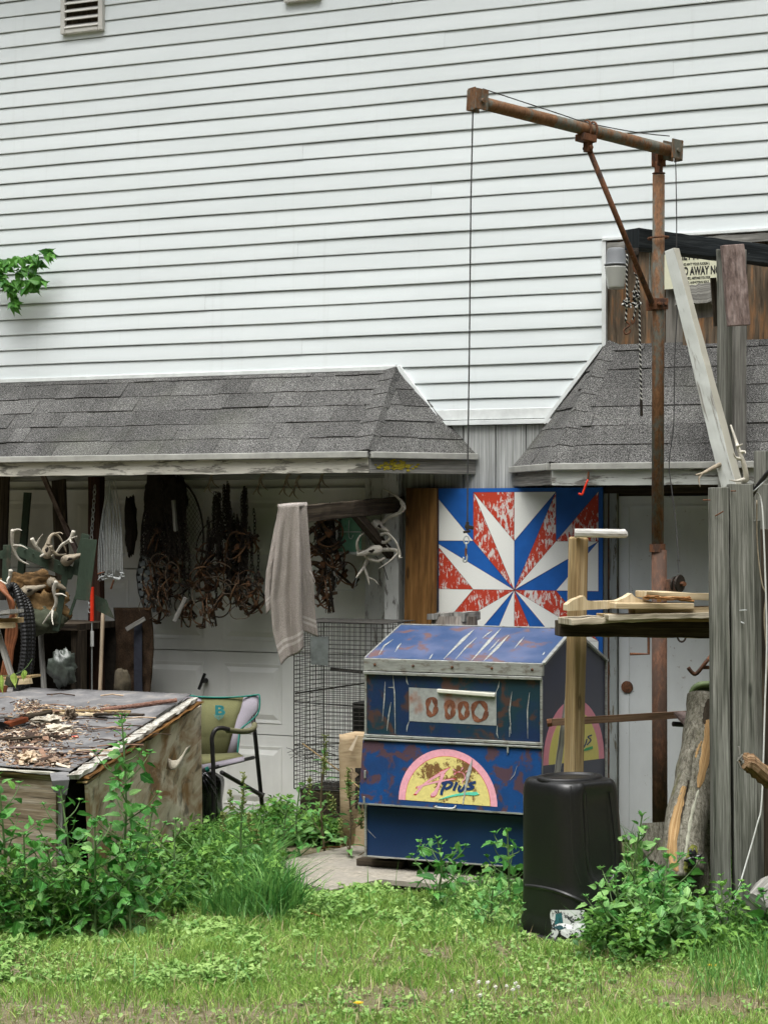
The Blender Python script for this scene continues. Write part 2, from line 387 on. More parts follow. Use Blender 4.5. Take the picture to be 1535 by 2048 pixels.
# ================================================================== THE HOUSE
OFF = .57
zE1, zT1 = 2.29, 2.826
zE2, zT2 = 2.205, 2.915
house = thing('house', 'white vinyl-sided house wall with shingled lean-to roofs over a garage door and a grey door', 'house', (0, 0, 0))
rA = W(795, 741); rA.y = 0; rA.z = zT1
rB = W(738, HY, OFF); rB.z = zE1
rC = W(951, HY, 0); rC.z = zE1 - .005
qA = W(1213, HY); qA.z = zT2
qB = W(1102, HY, OFF); qB.z = zE2
qC = W(1026, HY, 0); qC.z = zE2
XL, XR = -7.0, 3.4
ROW = .1016; Z0 = 2.5194
jx1 = W(888, 850); jx2 = W(1095, 848)
ZB = 2.464
def xl(z):
    if z >= zT1 - .004: return XL
    t = (z - ZB) / (zT1 - ZB); return jx1.x + (rA.x - jx1.x) * t
def xr(z):
    if z >= 3.5352: return XR
    if z >= zT2: return WX(1205)
    t = (z - ZB) / (zT2 - ZB); return jx2.x + (WX(1205) - jx2.x) * t
PR = [(0.0, .001), (0.0, -.0125), (.004, -.0135), (.030, -.0115), (.092, -.0055), (.0972, -.0045), (.0982, .010), (.1016, .010)]
z = Z0; nrow = 0
while z < 6.2:
    a0, a1, b0, b1 = xl(z), xl(z + ROW - .001), xr(z), xr(z + ROW - .001)
    cuts = sorted(random.uniform(max(a0, -2.3), min(b0, 2.2)) for _ in range(1 if b0 - a0 > 2 else 0)) 
    if b0 - a0 > 6: cuts = [random.uniform(-5, -2.6), random.uniform(-1.6, min(1.9, b0 - .15))]
    if nrow % 3 != 1: cuts = cuts[:-1]
    ed = [(a0, a1)] + [(c, c) for c in cuts] + [(b0, b1)]
    for i in range(len(ed) - 1):
        mb = MB(); (p0, p1), (s0, s1) = ed[i], ed[i + 1]; lift = -.0018 * (i % 2); n = max(2, int((s0 - p0) / .5)); rings = []
        for k in range(n + 1):
            t = k / n; ring = []
            wv = .0016 * math.sin(nrow * 5.3 + (p0 + (s0 - p0) * t) * 3.1)
            for (dz, y) in PR:
                q = dz / ROW; x0 = p0 + (p1 - p0) * q; x1 = s0 + (s1 - s0) * q
                ring.append(V((x0 + (x1 - x0) * t, y + lift, z + dz + (wv if dz < .05 else 0))))
            rings.append(ring)
        mb.loft(rings, [r[0].x for r in rings], [d for d, y in PR] , caps=False, closed=False)
        mb.build('siding_panel', M['siding'], house)
    z += ROW; nrow += 1
# trims round the siding
def strip(p, q, wd, th, mat, name='siding_trim', up=V((0, -1, 0)), off=-.012):
    mb = MB(); o = V((0, off, 0)); mb.beam(V(p) + o, V(q) + o, wd, th, up=up); return mb.build(name, mat, house, bevel=.002)
strip((XL, 0, zT1 - .004), (rA.x + .01, 0, zT1 - .004), .026, .03, M['trim'])
strip((rA.x + .012, 0, zT1 + .003), (jx1.x - .03, 0, ZB + .03), .028, .03, M['trim'])
strip((jx1.x - .03, 0, ZB + .012), (jx2.x + .03, 0, ZB + .012), .028, .028, M['trim'])
strip((jx1.x - .05, 0, ZB + .062), (jx2.x + .06, 0, ZB + .062), .062, .016, M['trim'], off=-.006)
strip((jx2.x - .02, 0, ZB + .0), (WX(1207) - .01, 0, zT2 - .005), .024, .03, M['trim'])
strip((WX(1209), 0, zT2 - .01), (WX(1209), 0, 3.545), .026, .03, M['trim'])
strip((WX(1207), 0, 3.533), (XR, 0, 3.535), .018, .04, M['trim'])
# core of the house behind everything
mb = MB(); mb.box((XL, .25, -.2), (XR, 5.5, 6.4)); mb.build('wall', plain('wall_core', (.30, .31, .30), .9), house)
mb = MB(); mb.box((WX(820), .03, 2.15), (XR, .25, 6.35)); mb.box((XL, .03, 2.15), (WX(820) - .002, .25, 6.35)); mb.build('header', M['wboard'], house)
mb = MB(); mb.prism([(XL - .3, -.5, 6.3), (XR + .3, -.5, 6.3), (XR + .3, 5.9, 6.5), (XL - .3, 5.9, 6.5)], (0, 0, .12)); mb.build('main_roof', M['shingle'], house)

# ---------------- shingled lean-to roofs
def roof_face(parent, p0, p1, q0, q1, rows, wid, seed, clipsame=False, wj=.35):
    """p0->p1 eave, q0->q1 top"""
    rnd = random.Random(seed); p0, p1, q0, q1 = map(V, (p0, p1, q0, q1))
    ex = (p1 - p0).normalized(); up = ((q0 + q1) / 2 - (p0 + p1) / 2); up = (up - ex * up.dot(ex)); H = up.length; up.normalize(); nn = ex.cross(up).normalized()
    if nn.y > 0 and abs(nn.y) > .2: nn = -nn
    if nn.z < 0: nn = -nn
    a = lambda t: (q0 - p0).dot(ex) * t; L = (p1 - p0).length; b = lambda t: L + ((q1 - p1).dot(ex)) * t
    for r in range(int(math.ceil(rows))):
        t0 = r / rows - (.012 if r else .02); t1 = min(1, (r + 1) / rows + .01); jt = 0
        lo = min(a(t0), a(t1)); hi = max(b(t0), b(t1)); x = lo - rnd.uniform(0, wid)
        while x < hi:
            x2 = x + wid * rnd.uniform(1 - wj, 1 + wj); g = .0009
            if rnd.random() < .35: x2 += wid
            c = []
            for t in (t0, t1):
                e0 = min(max(x + g, a(t)), b(t)); e1 = max(min(x2 - g, b(t)), a(t)); c.append((t, e0, e1))
            if max(c[0][2] - c[0][1], c[1][2] - c[1][1]) > .012:
                lf = rnd.choice((.004, .006, .008, .011)); dz = rnd.uniform(-.007, .004)
                def pt(t, u, l): return p0 + ex * u + up * (H * t) + nn * l
                d0 = dz / H
                mid = .5
                tm = (t0 + t1) / 2
                top = [pt(t0 + d0, c[0][1], lf), pt(t0 + d0 + rnd.uniform(-.002, .002) / H, c[0][2], lf * rnd.uniform(.8, 1.25)), pt(t1, c[1][2], .002), pt(t1, c[1][1], .002)]
                bot = [p - nn * (lf + .0005 if k < 2 else .002) for k, p in enumerate(top)]
                mb = MB(); q = [(0, 0)] * 4
                mb.add(top + bot, [[0, 1, 2, 3], [4, 5, 1, 0], [5, 6, 2, 1], [7, 4, 0, 3]], [q] * 4)
                o = mb.build('shingle', M['shingle'], parent)
            x = x2
def base_roof(name, pts, mat=M['shingle']):
    mb = MB()
    for f in pts: 
        f = [V(p) for p in f]; nrm = (f[1] - f[0]).cross(f[2] - f[0]).normalized()
        if nrm.z > 0: nrm = -nrm
        mb.prism([p + nrm * .002 for p in f], nrm * .02)
    return mb.build(name, mat, house)
e0 = V((XL, -OFF, zE1)); t0_ = V((XL, 0, zT1))
lroof = base_roof('lean_to_roof', [[e0, rB, rA, t0_], [rB, rC, rA]])
roof_face(lroof, e0, rB, t0_, rA, 5.4, .165, 3)
roof_face(lroof, rB, rC, rA, rA, 5.4, .20, 4)
e1 = V((XR, -OFF, zE2)); t1_ = V((XR, 0, zT2))
rroof = base_roof('lean_to_roof', [[qB, e1, t1_, qA], [qC, qB, qA]])
roof_face(rroof, qB, e1, qA, t1_, 6.3, .20, 5)
roof_face(rroof, qC, qB, qA, qA, 6.3, .20, 6)
capm = shingle_mat(); capm.name = 'cap_shingle'
def caps(parent, B, A, dirL, dirR, n):
    ax = (A - B); nn = -(dirL.cross(ax).normalized()); nn = nn if nn.z > 0 else -nn
    for i in range(n):
        c0 = B + ax * (i / n - .01); c1 = B + ax * ((i + 1) / n + .03); wv = .135 * (1 - .25 * i / n)
        mb = MB(); pts = []; 
        for c, l in ((c0, .010), (c1, .004)):
            for s in (-1, -.66, -.33, 0, .33, .66, 1):
                d = dirL * (-s) if s < 0 else dirR * s
                pts.append(c + d * wv + V((0, -.6, .8)) * (l + .014 * (1 - abs(s)) - .006 * abs(s)))
        mb.grid(pts, 2, 7); mb.build('ridge_shingle', M['shingle'], parent, solid=.005, smooth=False)
caps(lroof, rB, rA, V((-1, 0, 0)), (rC - rB).normalized() * .35, 6)
caps(rroof, qB, qA, (qC - qB).normalized() * .8, V((1, 0, 0)) * .7, 7)
# fascia boards and drip edges
def fascia(a, b, zt, mat, h=.10, dripw=.04):
    ax = (V(b) - V(a)); ax.z = 0; ax.normalize(); out = V((ax.y, -ax.x, 0))
    mb = MB(); p = V((a[0], a[1], zt - .016)); q = V((b[0], b[1], zt - .016)); mb.beam(p + out * .012, q + out * .012, dripw, .038, up=Z, roll=.0); mb.build('drip_edge', M['drip'], house, bevel=.004)
    L = (q - p).length; n = max(1, int(L / 2.2)); cut = [0] + sorted(random.uniform(.25, .75) * .9 + k for k in range(n - 1)) + [n]
    cut = [c / n for c in cut]
    for i in range(len(cut) - 1):
        mb = MB(); s = p.lerp(q, cut[i]); e = p.lerp(q, cut[i + 1] - .0006); dz = V((0, 0, -.02 - h / 2 - (.003 if i % 2 else 0)))
        mb.beam(s + dz - out * .012, e + dz - out * .012, .028, h, up=Z, n=max(2, int((e - s).length / .08)), jit=.0022); mb.build('fascia_board', mat, house)
fascia((XL, -OFF, 0), (rB.x, rB.y, 0), zE1 - .0, M['fascia'], .085)
fascia((rB.x + .003, rB.y, 0), (rC.x, rC.y, 0), zE1 - .003, M['wgrey'], .085)
fascia((qC.x, qC.y, 0), (qB.x, qB.y, 0), zE2, M['wgrey'], .08)
fascia((qB.x + .003, -OFF, 0), (XR, -OFF, 0), zE2, M['fascia2'], .085)
# soffits
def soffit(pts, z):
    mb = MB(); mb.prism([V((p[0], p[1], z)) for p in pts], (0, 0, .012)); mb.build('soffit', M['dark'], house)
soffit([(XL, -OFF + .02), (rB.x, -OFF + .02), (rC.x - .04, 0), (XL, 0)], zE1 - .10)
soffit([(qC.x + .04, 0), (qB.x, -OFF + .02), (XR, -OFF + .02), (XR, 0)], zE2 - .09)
# lichen on the fascia
mb = MB(); fc = V((WX(797, OFF), -OFF, 0))
random.seed(5)
ax = (rC - rB).normalized(); ax.z = 0
for k in range(70):
    u = random.gauss(.17, .055); c = V((rB.x, rB.y, 0)) + ax * u; out = V((ax.y, -ax.x, 0)); c = c + out * .0035; c.z = zE1 - .082 + random.gauss(0, .013)
    r = random.uniform(.004, .012)
    mb.prism([c + ax * (r * 1.6 * math.cos(a * math.pi / 3 + k) * random.uniform(.7, 1.2)) + Z * (r * math.sin(a * math.pi / 3 + k) * .8) for a in range(6)], out * (.0018 + k * .00006))
mb.build('lichen', plain('yellow_lichen', (.34, .28, .03), .95, var=.5, scale=120), house)

# ---------------- lower facade: boards, jambs, doors
def vboards(x0, x1, z0, z1, y, wid, mat, th=.022, name='board'):
    x = x0; k = 0
    while x < x1 - .01:
        e = min(x1, x + wid * random.uniform(.9, 1.1)); mb = MB()
        mb.box((x + .003, y, z0), (e - .003, y + th, z1)); mb.build(name, mat, house, bevel=.003); x = e
xj0, xj1 = WX(777), WX(805)
mb = MB(); mb.box((WX(806), .026, -.1), (XR, .05, 2.47)); mb.build('backing_wall', M['dark'], house)
vboards(WX(806), WX(1206), -.05, ZB - .005, 0.0, .19, M['wboard'])
mb = MB(); mb.beam((xj0, -.03, -.05), (xj0, -.03, 2.2), .001, .001)
mb = MB(); mb.beam(((xj0 + xj1) / 2, -.02, -.05), ((xj0 + xj1) / 2, -.02, 2.19), xj1 - xj0, .09, up=V((0, 1, 0)), n=30, jit=.0015); mb.build('door_jamb', M['jamb'], house)
xs0 = WX(731, -.1); mb = MB(); mb.box((xs0, .085, -.05), (xj0 + .01, .14, 2.19)); mb.build('door_stop', M['jamb'], house, bevel=.004)
# garage door, raised panels
gm = NT('garage_door_paint', .5, .35); gc = gm.ramp(gm.noise(gm.co('Object', (1, 1, .5)), 3, 6, .6), [(.3, (.68, .69, .65)), (.7, (.83, .84, .80))])
gm.color(gc); M['gdoor'] = gm.mat
gd = MB(); gd.box((XL, .20, -.05), (xs0, .215, 2.15)); gdoor = gd.build('garage_door', M['gdoor'], house)
SEC = .527; pz = -.012; pitch = .565
for r in range(4):
    z0 = pz + SEC * r; mb = MB(); y = .155; th = .045
    mb.box((XL, y, z0 + .003), (xs0 - .003, y + th, z0 + SEC - .003))
    x = WX(550, -.15) + .045
    # raised panels proud of a sunk margin: frame ring sloped in, then raised field
    xx = x
    while xx > -6.6:
        x1 = xx; x0 = xx - .42; a, b = z0 + .075, z0 + SEC - .075
        ringo = [(x0, a), (x1, a), (x1, b), (x0, b)]; rm_ = [(x0 + .022, a + .022), (x1 - .022, a + .022), (x1 - .022, b - .022), (x0 + .022, b - .022)]
        ri = [(x0 + .055, a + .055), (x1 - .055, a + .055), (x1 - .055, b - .055), (x0 + .055, b - .055)]
        f = lambda q, yy: [V((p[0], yy, p[1])) for p in q]
        mb.loft([f(ringo, y - .0005), f(ringo, y - .0045), f(rm_, y - .001), f(ri, y - .010)], [0, .01, .02, .03], [0, .1, .2, .3, .4], caps=True)
        xx -= pitch
    mb.build('door_section', M['gdoor'], gdoor)
hp = W(412, 1361, -.15)
mb = MB(); mb.lathe(hp + V((0, .0, 0)), [(0, .018), (.03, .016), (.05, .012)], 12, ax=(0, -1, 0))
mb.beam(hp + V((.02, -.05, .05)), hp + V((-.025, -.05, -.055)), .016, .016, roll=.3); mb.build('latch_handle', M['black'], gdoor, bevel=.003)

# grey entrance door with frame
dx0, dx1 = WX(1231), WX(1231) + .92
dm = NT('pale_blue_grey_door', .5, .35); o = dm.co('Object'); c = dm.ramp(dm.noise(dm.co('Object', (1, 1, .4)), 2.5, 6, .65), [(.3, (.50, .525, .525)), (.7, (.66, .69, .69))])
c = dm.mix(dm.ramp(dm.noise(o, 34, 4, .7), [(.66, 0.0), (.72, .7)]), c, (.20, .14, .09)); dm.color(c); M['door'] = dm.mat
mb = MB(); mb.box((dx0 + .012, .012, .02), (dx1, .045, 2.03)); dr = mb.build('door', M['door'], house, bevel=.003)
for (a, b, c_, d) in ((dx0 + .07, .1, dx1 - .05, 1.97),):
    mb = MB()
    for p, q in (((a, b), (a, d)), ((a, d), (c_, d)), ((c_, d), (c_, b))): mb.beam((p[0], .0105, p[1]), (q[0], .0105, q[1]), .012, .005, up=V((0, -1, 0)))
    mb.build('door_moulding', M['door'], dr)
mb = MB(); hb = W(1253, 1374, -.01)
mb.lathe(hb, [(0, .036), (.008, .034), (.010, .022), (.012, .012)], 16, ax=(0, -1, 0)); mb.build('lock_plate', M['rust'], dr, smooth=False)
mb = MB(); mb.box((WX(1207), -.012, -.05), (WX(1215), .03, 2.08)); mb.build('door_frame', M['wboard'], house)
mb = MB(); mb.box((WX(1215) + .001, -.004, -.05), (WX(1219), .028, 2.07)); mb.build('rusty_strip', M['rust'], house)
mb = MB(); mb.box((WX(1219) + .001, -.016, -.05), (dx0 + .008, .03, 2.06)); mb.build('door_frame', wood('green_flaked_frame', ((.06, .05, .035), (.16, .15, .12), (.24, .24, .21)), paint=(.33, .36, .35), amount=.56, pscale=(5, 30), knots=False), house)
mb = MB(); mb.box((WX(1209), -.02, 2.045), (dx1 + .1, .03, 2.12)); mb.build('door_header', M['dark'], house)
mb = MB(); mb.box((dx1 + .003, -.016, -.05), (dx1 + .06, .03, 2.044)); mb.build('door_frame', M['jamb'], house)
vboards(dx1 + .1, XR, -.05, 2.2, 0.0, .19, M['wboard'])
# plywood patch above the right roof
px_ = [1213, 1330, 1437, 1492, 1700]
pm = ['ply', 'plygrey', 'plygrey', 'ply']
for i in range(4):
    a = WX(px_[i]); b = WX(px_[i + 1]) if i < 3 else XR
    mb = MB(); mb.prism([V((a + .002, 0, zT2 - .02)), V((b - .002, 0, zT2 - .02)), V((b - .002, 0, 3.525)), V((a + .002, 0, 3.525))], (0, .02, 0), uvf=lambda p: (p.z, p.x)); mb.build('plywood_panel', M[pm[i]], house)
mb = MB(); mb.beam((WX(1216), -.022, 3.49), (XR, -.022, 3.49), .03, .045, n=50, jit=.003); mb.build('top_rail', M['wgrey'], house)
mb = MB(); mb.beam((WX(1353), -.03, 3.16 + .02), (WX(1437), -.03, 3.19), .05, .11, up=Z, n=12, jit=.006); mb.build('patch_board', M['wgrey'], house)
mb = MB(); mb.prism([W(1365, 640, .012), W(1440, 632, .012), W(1440, 690, .012), W(1365, 693, .012)], (0, -.008, 0), uvf=lambda p: (p.z, p.x)); mb.build('patch_board', M['ply'], house)
# louvred vents
def vent(px0, px1, pyb, hgt):
    root = None; a = W(px0, pyb); b = W(px1, pyb); zb = a.z; x0, x1 = a.x, b.x; y = -.045
    mb = MB(); mb.box((x0 + .03, -.02, zb + .03), (x1 - .03, -.019, zb + hgt - .03))
    fr = MB()
    for lo, hi in (((x0, y, zb), (x0 + .035, 0, zb + hgt)), ((x1 - .035, y, zb), (x1, 0, zb + hgt)), ((x0 + .035, y, zb), (x1 - .035, 0, zb + .035)), ((x0 + .035, y, zb + hgt - .035), (x1 - .035, 0, zb + hgt))): fr.box(lo, hi)
    root = fr.build('louvre_vent', M['vent'], house, bevel=.006)
    mb.build('vent_screen', M['dark'], root)
    zz = zb + .045
    while zz < zb + hgt - .05:
        s = MB(); s.beam((x0 + .034, y + .014, zz + .006), (x1 - .034, y + .014, zz + .006), .006, .052, up=V((0, .75, .66)), n=1); s.build('slat', M['vent'], root, bevel=.002); zz += .052
M['vent'] = plain('cream_vent_plastic', (.56, .55, .51), .5, var=.08, scale=10)
vent(128, 212, 72, .46); vent(573, 645, 9, .46)

# ================================================================== GROUND
gt = NT('ground_soil', .95, .1); o = gt.co('Object'); n1 = gt.noise(o, 1.4, 6, .6); n2 = gt.noise(o, 40, 5, .7)
c = gt.ramp(n2, [(.3, (.09, .07, .045)), (.55, (.21, .175, .12)), (.75, (.38, .33, .26))]); c = gt.mix(gt.ramp(n1, [(.35, .05), (.6, .5)]), c, (.10, .12, .035))
gt.color(c); gt.bump(n2, .8, .02)
def gz(x, y): return .018 * mnoise.noise(V((x * .9, y * .9, 0))) + .008 * mnoise.noise(V((x * 4, y * 4, 3)))
def gznp(x, y): return .012 * np.sin(x * 1.7 + .4) * np.cos(y * 1.3) + .006 * np.sin(x * 5.1 + y * 4.3)
xs = [-60, -30, -15] + [ -8 + i * .2 for i in range(86)] + [15, 30, 60]; ys = [-60, -30, -15] + [-10 + i * .2 for i in range(54)] + [15, 30, 60]
pts = []; 
for x in xs:
    for y in ys: pts.append((x, y, float(gznp(x, y)) if abs(x) < 10 and abs(y) < 11 else 0))
mb = MB(); mb.grid(pts, len(xs), len(ys)); g_ = mb.build('ground', gt.mat, None, smooth=True); tag(g_, kind='structure')
# concrete slab
sl = [G(528, 1742, .02), G(600, 1722, .02), G(690, 1702, .02), G(760, 1690, .02), G(1120, 1690, .02), G(1160, 1772, .02), G(980, 1770, .02), G(870, 1778, .02), G(760, 1768, .02), G(660, 1790, .02), G(590, 1772, .02), G(545, 1760, .02)]
mb = MB(); mb.prism(sl, (0, 0, .025)); s_ = mb.build('concrete_slab', M['concrete'], None, bevel=.008); tag(s_, kind='structure')
# ================================================================== ICE MERCHANDISER (blue painted chest)
def camdep(off, px): return dpt(W(px, HY, off))
cO = 1.6
cbl = W(731, 1713, cO); cbr_x = WX(1084, cO); cx0 = cbl.x; cz0 = cbl.z; y0 = -cO
zs1 = W(735, 1318, cO).z; zs0 = W(735, 1341, cO).z; zm = W(732, 1472, cO).z
yr = y0 + .47; zr = 1.305; yb = y0 + 1.06; zsb = zs1 - .05; cx1 = cbr_x
chest = thing('ice_chest', 'blue spray-painted slant-top ice chest with a half-round emblem beside the grey door', 'ice chest', (cx0, y0, cz0))
def bluem(name, base, blot, amt, scale, extra=None):
    t = NT(name, .38, .45); o = t.co('Object'); n = t.noise(o, scale, 5, .6, .4); n2 = t.noise(o, scale * .5, 3, .5)
    f = t.noise(o, 120, 2, .6)
    c = t.ramp(f, [(.3, tuple(x * .8 for x in base)), (.7, base)])
    if extra: c = t.mix(t.ramp(n2, [(.42, 0.0), (.62, .9)]), c, extra)
    m = t.ramp(n, [(amt, 0.0), (amt + .07, .9)]); c = t.mix(m, c, blot)
    t.color(c); t.bump(f, .12, .002); return t.mat
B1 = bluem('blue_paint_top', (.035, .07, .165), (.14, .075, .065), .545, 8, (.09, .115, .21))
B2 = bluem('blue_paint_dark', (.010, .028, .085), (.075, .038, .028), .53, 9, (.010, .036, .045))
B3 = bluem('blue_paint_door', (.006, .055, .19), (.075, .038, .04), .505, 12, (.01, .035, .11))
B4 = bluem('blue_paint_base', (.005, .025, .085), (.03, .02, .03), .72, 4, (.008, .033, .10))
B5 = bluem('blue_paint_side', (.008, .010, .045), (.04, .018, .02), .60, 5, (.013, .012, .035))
alu = NT('aluminium_trim', .42, .5, .55); n = alu.noise(alu.co('Object', (3, 3, 30)), 4, 5, .7)
alu.color(alu.mix(alu.ramp(alu.noise(alu.co('Object', (1, 1, 2)), 16, 5, .7), [(.52, 0.0), (.68, .8)]), alu.ramp(n, [(.3, (.30, .31, .29)), (.7, (.52, .53, .50))]), (.16, .12, .085))); ALU = alu.mat
scr = plain('bare_scratch_metal', (.36, .37, .35), .4, var=.45, scale=60, metal=.2)
def cbox(name, lo, hi, mat, bv=.004, parent=chest):
    mb = MB(); mb.box(lo, hi); return mb.build(name, mat, parent, bevel=bv)
# body profile (side view y,z) extruded along x
prof = [(y0 + .012, cz0), (yb, cz0), (yb, zsb), (yr, zr), (y0 + .012, zs1 - .006)]
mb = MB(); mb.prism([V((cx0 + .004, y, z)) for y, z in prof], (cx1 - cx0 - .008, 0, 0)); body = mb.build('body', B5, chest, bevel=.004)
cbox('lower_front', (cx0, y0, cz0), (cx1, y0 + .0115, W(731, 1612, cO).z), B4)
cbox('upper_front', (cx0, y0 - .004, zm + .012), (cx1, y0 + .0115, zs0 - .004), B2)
# sloping lid
sl_n = V((0, -(zr - zs1), (yr - y0))).normalized()
lid_p = [V((cx0 - .004, y0 - .002, zs1)), V((cx1 + .004, y0 - .002, zs1)), V((cx1 + .004, yr, zr)), V((cx0 - .004, yr, zr))]
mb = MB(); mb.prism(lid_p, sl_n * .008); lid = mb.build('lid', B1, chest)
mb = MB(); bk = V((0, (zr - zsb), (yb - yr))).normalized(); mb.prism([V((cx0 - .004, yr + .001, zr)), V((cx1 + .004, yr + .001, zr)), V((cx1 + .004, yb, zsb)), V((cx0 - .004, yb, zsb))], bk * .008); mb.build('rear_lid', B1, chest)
def edge(p, q, w_=.016, h=.012, up=Z, mat=ALU, name='edge_trim'):
    mb = MB(); mb.beam(p, q, w_, h, up=up); return mb.build(name, mat, chest, bevel=.002)
cbox('drip_rail', (cx0 - .006, y0 - .016, zs0 + .002), (cx1 + .006, y0 + .011, zs1 + .006), ALU, .003)
edge((cx0 - .006, y0 - .012, zs0 - .010), (cx1 + .002, y0 - .012, zs0 - .010), .022, .016)
for x in (cx0 + .003, cx1 - .003): edge((x, y0 - .006, cz0), (x, y0 - .006, zs0 - .018), .012, .012, up=V((0, 1, 0)))
edge((cx1 + .005, y0, zs1 + .004), (cx1 + .005, yr, zr + .004), .02, .014); edge((cx1 + .005, yr + .003, zr + .003), (cx1 + .005, yb, zsb + .003), .02, .014)
edge((cx0 - .004, y0, zs1 + .006), (cx0 - .004, yr, zr + .006), .01, .01); edge((cx0, yr, zr + .010), (cx1 + .012, yr, zr + .010), .012, .008)
edge((cx1, yb - .006, cz0), (cx1, yb - .006, zsb), .014, .014, up=V((0, 1, 0)))
edge((cx0 - .004, y0 - .008, zm + .004), (cx1 + .004, y0 - .008, zm + .004), .02, .014); edge((cx0 - .008, y0 - .016, zm - .013), (cx1 + .006, y0 - .016, zm - .013), .018, .010)
edge((cx0, y0 - .004, cz0 + .004), (cx1, y0 - .004, cz0 + .004), .008, .008)
for i, x in enumerate(lin(cx0 + .06, cx1 - .05, 5)):
    mb = MB(); mb.lathe((x, y0 - .016, (zs0 + zs1) / 2 + .003), [(0, .008), (.004, .007), (.006, .003)], 8, ax=(0, -1, 0)); mb.build('rivet', M['rust'], chest)
# tilted lower door
dz0 = W(731, 1607, cO + .05).z; dt = V((0, y0 - .012, zm - .022)); db = V((0, y0 - .062, dz0))
dn = V((0, -(dt.z - db.z), -(dt.y - db.y) * -1)); dn = V((0, -(dt.z - db.z), (dt.y - db.y))).normalized()
dn = V((0, -1, 0)) if dn.length < .5 else dn
fx = [V((cx0 - .012, dt.y, dt.z)), V((cx1 + .002, dt.y, dt.z)), V((cx1 + .002, db.y, db.z)), V((cx0 - .012, db.y, db.z))]
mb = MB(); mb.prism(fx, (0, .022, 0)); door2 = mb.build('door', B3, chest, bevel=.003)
dp0 = V((cx0, dt.y, dt.z)); dvn = (fx[1] - fx[0]).cross(fx[3] - fx[0]).normalized()
if dvn.y > 0: dvn = -dvn
def onpl(p0, n): return lambda px, py: PL(px, py, p0, n)
fdoor = onpl(dp0, dvn); fup = onpl(V((0, y0 - .004, 0)), V((0, -1, 0))); flow = onpl(V((0, y0, 0)), V((0, -1, 0))); flid = onpl(lid_p[0] + sl_n * .008, sl_n)
fside = onpl(V((cx1 - .004, 0, 0)), V((1, 0, 0)))
for x in (cx0 - .010, cx1 + .0): pass
mb = MB(); mb.beam(fx[3] + dvn * .003, fx[2] + dvn * .003, .008, .008); mb.build('edge_trim', ALU, door2)
LAY = [0]
def poly(f, pts, n, mat, parent, name, lay=None, th=None):
    """flat printed or torn shape lying on a panel; each one a hair above the one below"""
    if lay is None: LAY[0] += 1; lay = .0006 + (LAY[0] % 40) * .00005
    mb = MB(); mb.prism([f(*p) + n * .0002 for p in pts], n * lay); return mb.build(name, mat, parent)
def ribbonpts(pts, wd):
    out_l = []; out_r = []; N = len(pts)
    for i, (x, y) in enumerate(pts):
        a = pts[max(0, i - 1)]; b = pts[min(N - 1, i + 1)]; dx, dy = b[0] - a[0], b[1] - a[1]; L = math.hypot(dx, dy) or 1
        ww = wd[i] if isinstance(wd, (list, tuple)) else wd
        out_l.append((x - dy / L * ww / 2, y + dx / L * ww / 2)); out_r.append((x + dy / L * ww / 2, y - dx / L * ww / 2))
    return out_l + out_r[::-1]
def sp2(pts, n=5): return [(p.x, p.y) for p in spline([(a, b, 0) for a, b in pts], n)]
# front emblem (crop origin 780,1400, 6.396 px per px)
def c6(x, y): return (780 + x / 6.396, 1400 + y / 6.396)
def emat(name, base, stain, amt, sc):
    t = NT(name, .5, .3); o = t.co('Object'); n = t.noise(o, sc, 8, .78, .2); b = t.noise(o, 5.5, 3, .5, .3)
    f = t.math('ADD', t.math('MULTIPLY', n, .5), t.math('MULTIPLY', b, .5))
    c = t.mix(t.ramp(f, [(amt, 0.0), (amt + .025, .95)]), t.ramp(t.noise(o, 60, 3, .6), [(.3, tuple(x * .82 for x in base)), (.7, base)]), stain)
    t.color(c); return t.mat
PINK = emat('pink_emblem', (.72, .34, .40), (.33, .06, .05), .595, 20); YEL = emat('yellow_emblem', (.66, .57, .20), (.13, .055, .018), .525, 26)
YELC = plain('clean_yellow', (.62, .54, .14), .5, var=.06); PINKC = plain('clean_pink', (.66, .24, .31), .5, var=.08)
NAVY = plain('navy_letter', (.012, .035, .11), .5, var=.1); TEAL = plain('teal_swoosh', (.10, .52, .36), .5, var=.1); REDL = plain('red_outline', (.42, .03, .03), .5)
GRN = plain('green_swoosh', (.03, .30, .10), .5)
def half(cx, cy, rx, ry, sl, n=28): return [(cx + rx * math.cos(math.pi * i / n), cy - ry * math.sin(math.pi * i / n) + sl * (rx * math.cos(math.pi * i / n))) for i in range(n + 1)]
def flatn(pts, f, n, mat, nm, parent, lay): poly(f, pts, n, mat, parent, nm, lay)
cxe, cye = c6(738, 1320)
flatn(half(cxe, cye, 98.5, 108, .075), fdoor, dvn, PINK, 'emblem_arch', door2, .0008)
flatn(half(cxe, cye - .2, 85.5, 94, .075), fdoor, dvn, REDL, 'emblem_outline', door2, .0014)
flatn(half(cxe, cye - .3, 84.6, 93, .075), fdoor, dvn, YEL, 'emblem_sun', door2, .0020)
A1 = [c6(*p) for p in ((310, 1200), (400, 1090), (520, 1000), (640, 920), (765, 865), (700, 935), (560, 1010), (440, 1080), (345, 1205))]
A2 = [c6(*p) for p in ((655, 920), (640, 985), (610, 1080), (575, 1150), (520, 1205), (525, 1235), (570, 1232), (600, 1200), (625, 1130), (660, 1040), (700, 950))]
A3 = [c6(*p) for p in ((340, 1130), (350, 1105), (480, 1060), (620, 1030), (800, 1005), (830, 1015), (640, 1050), (480, 1085))]
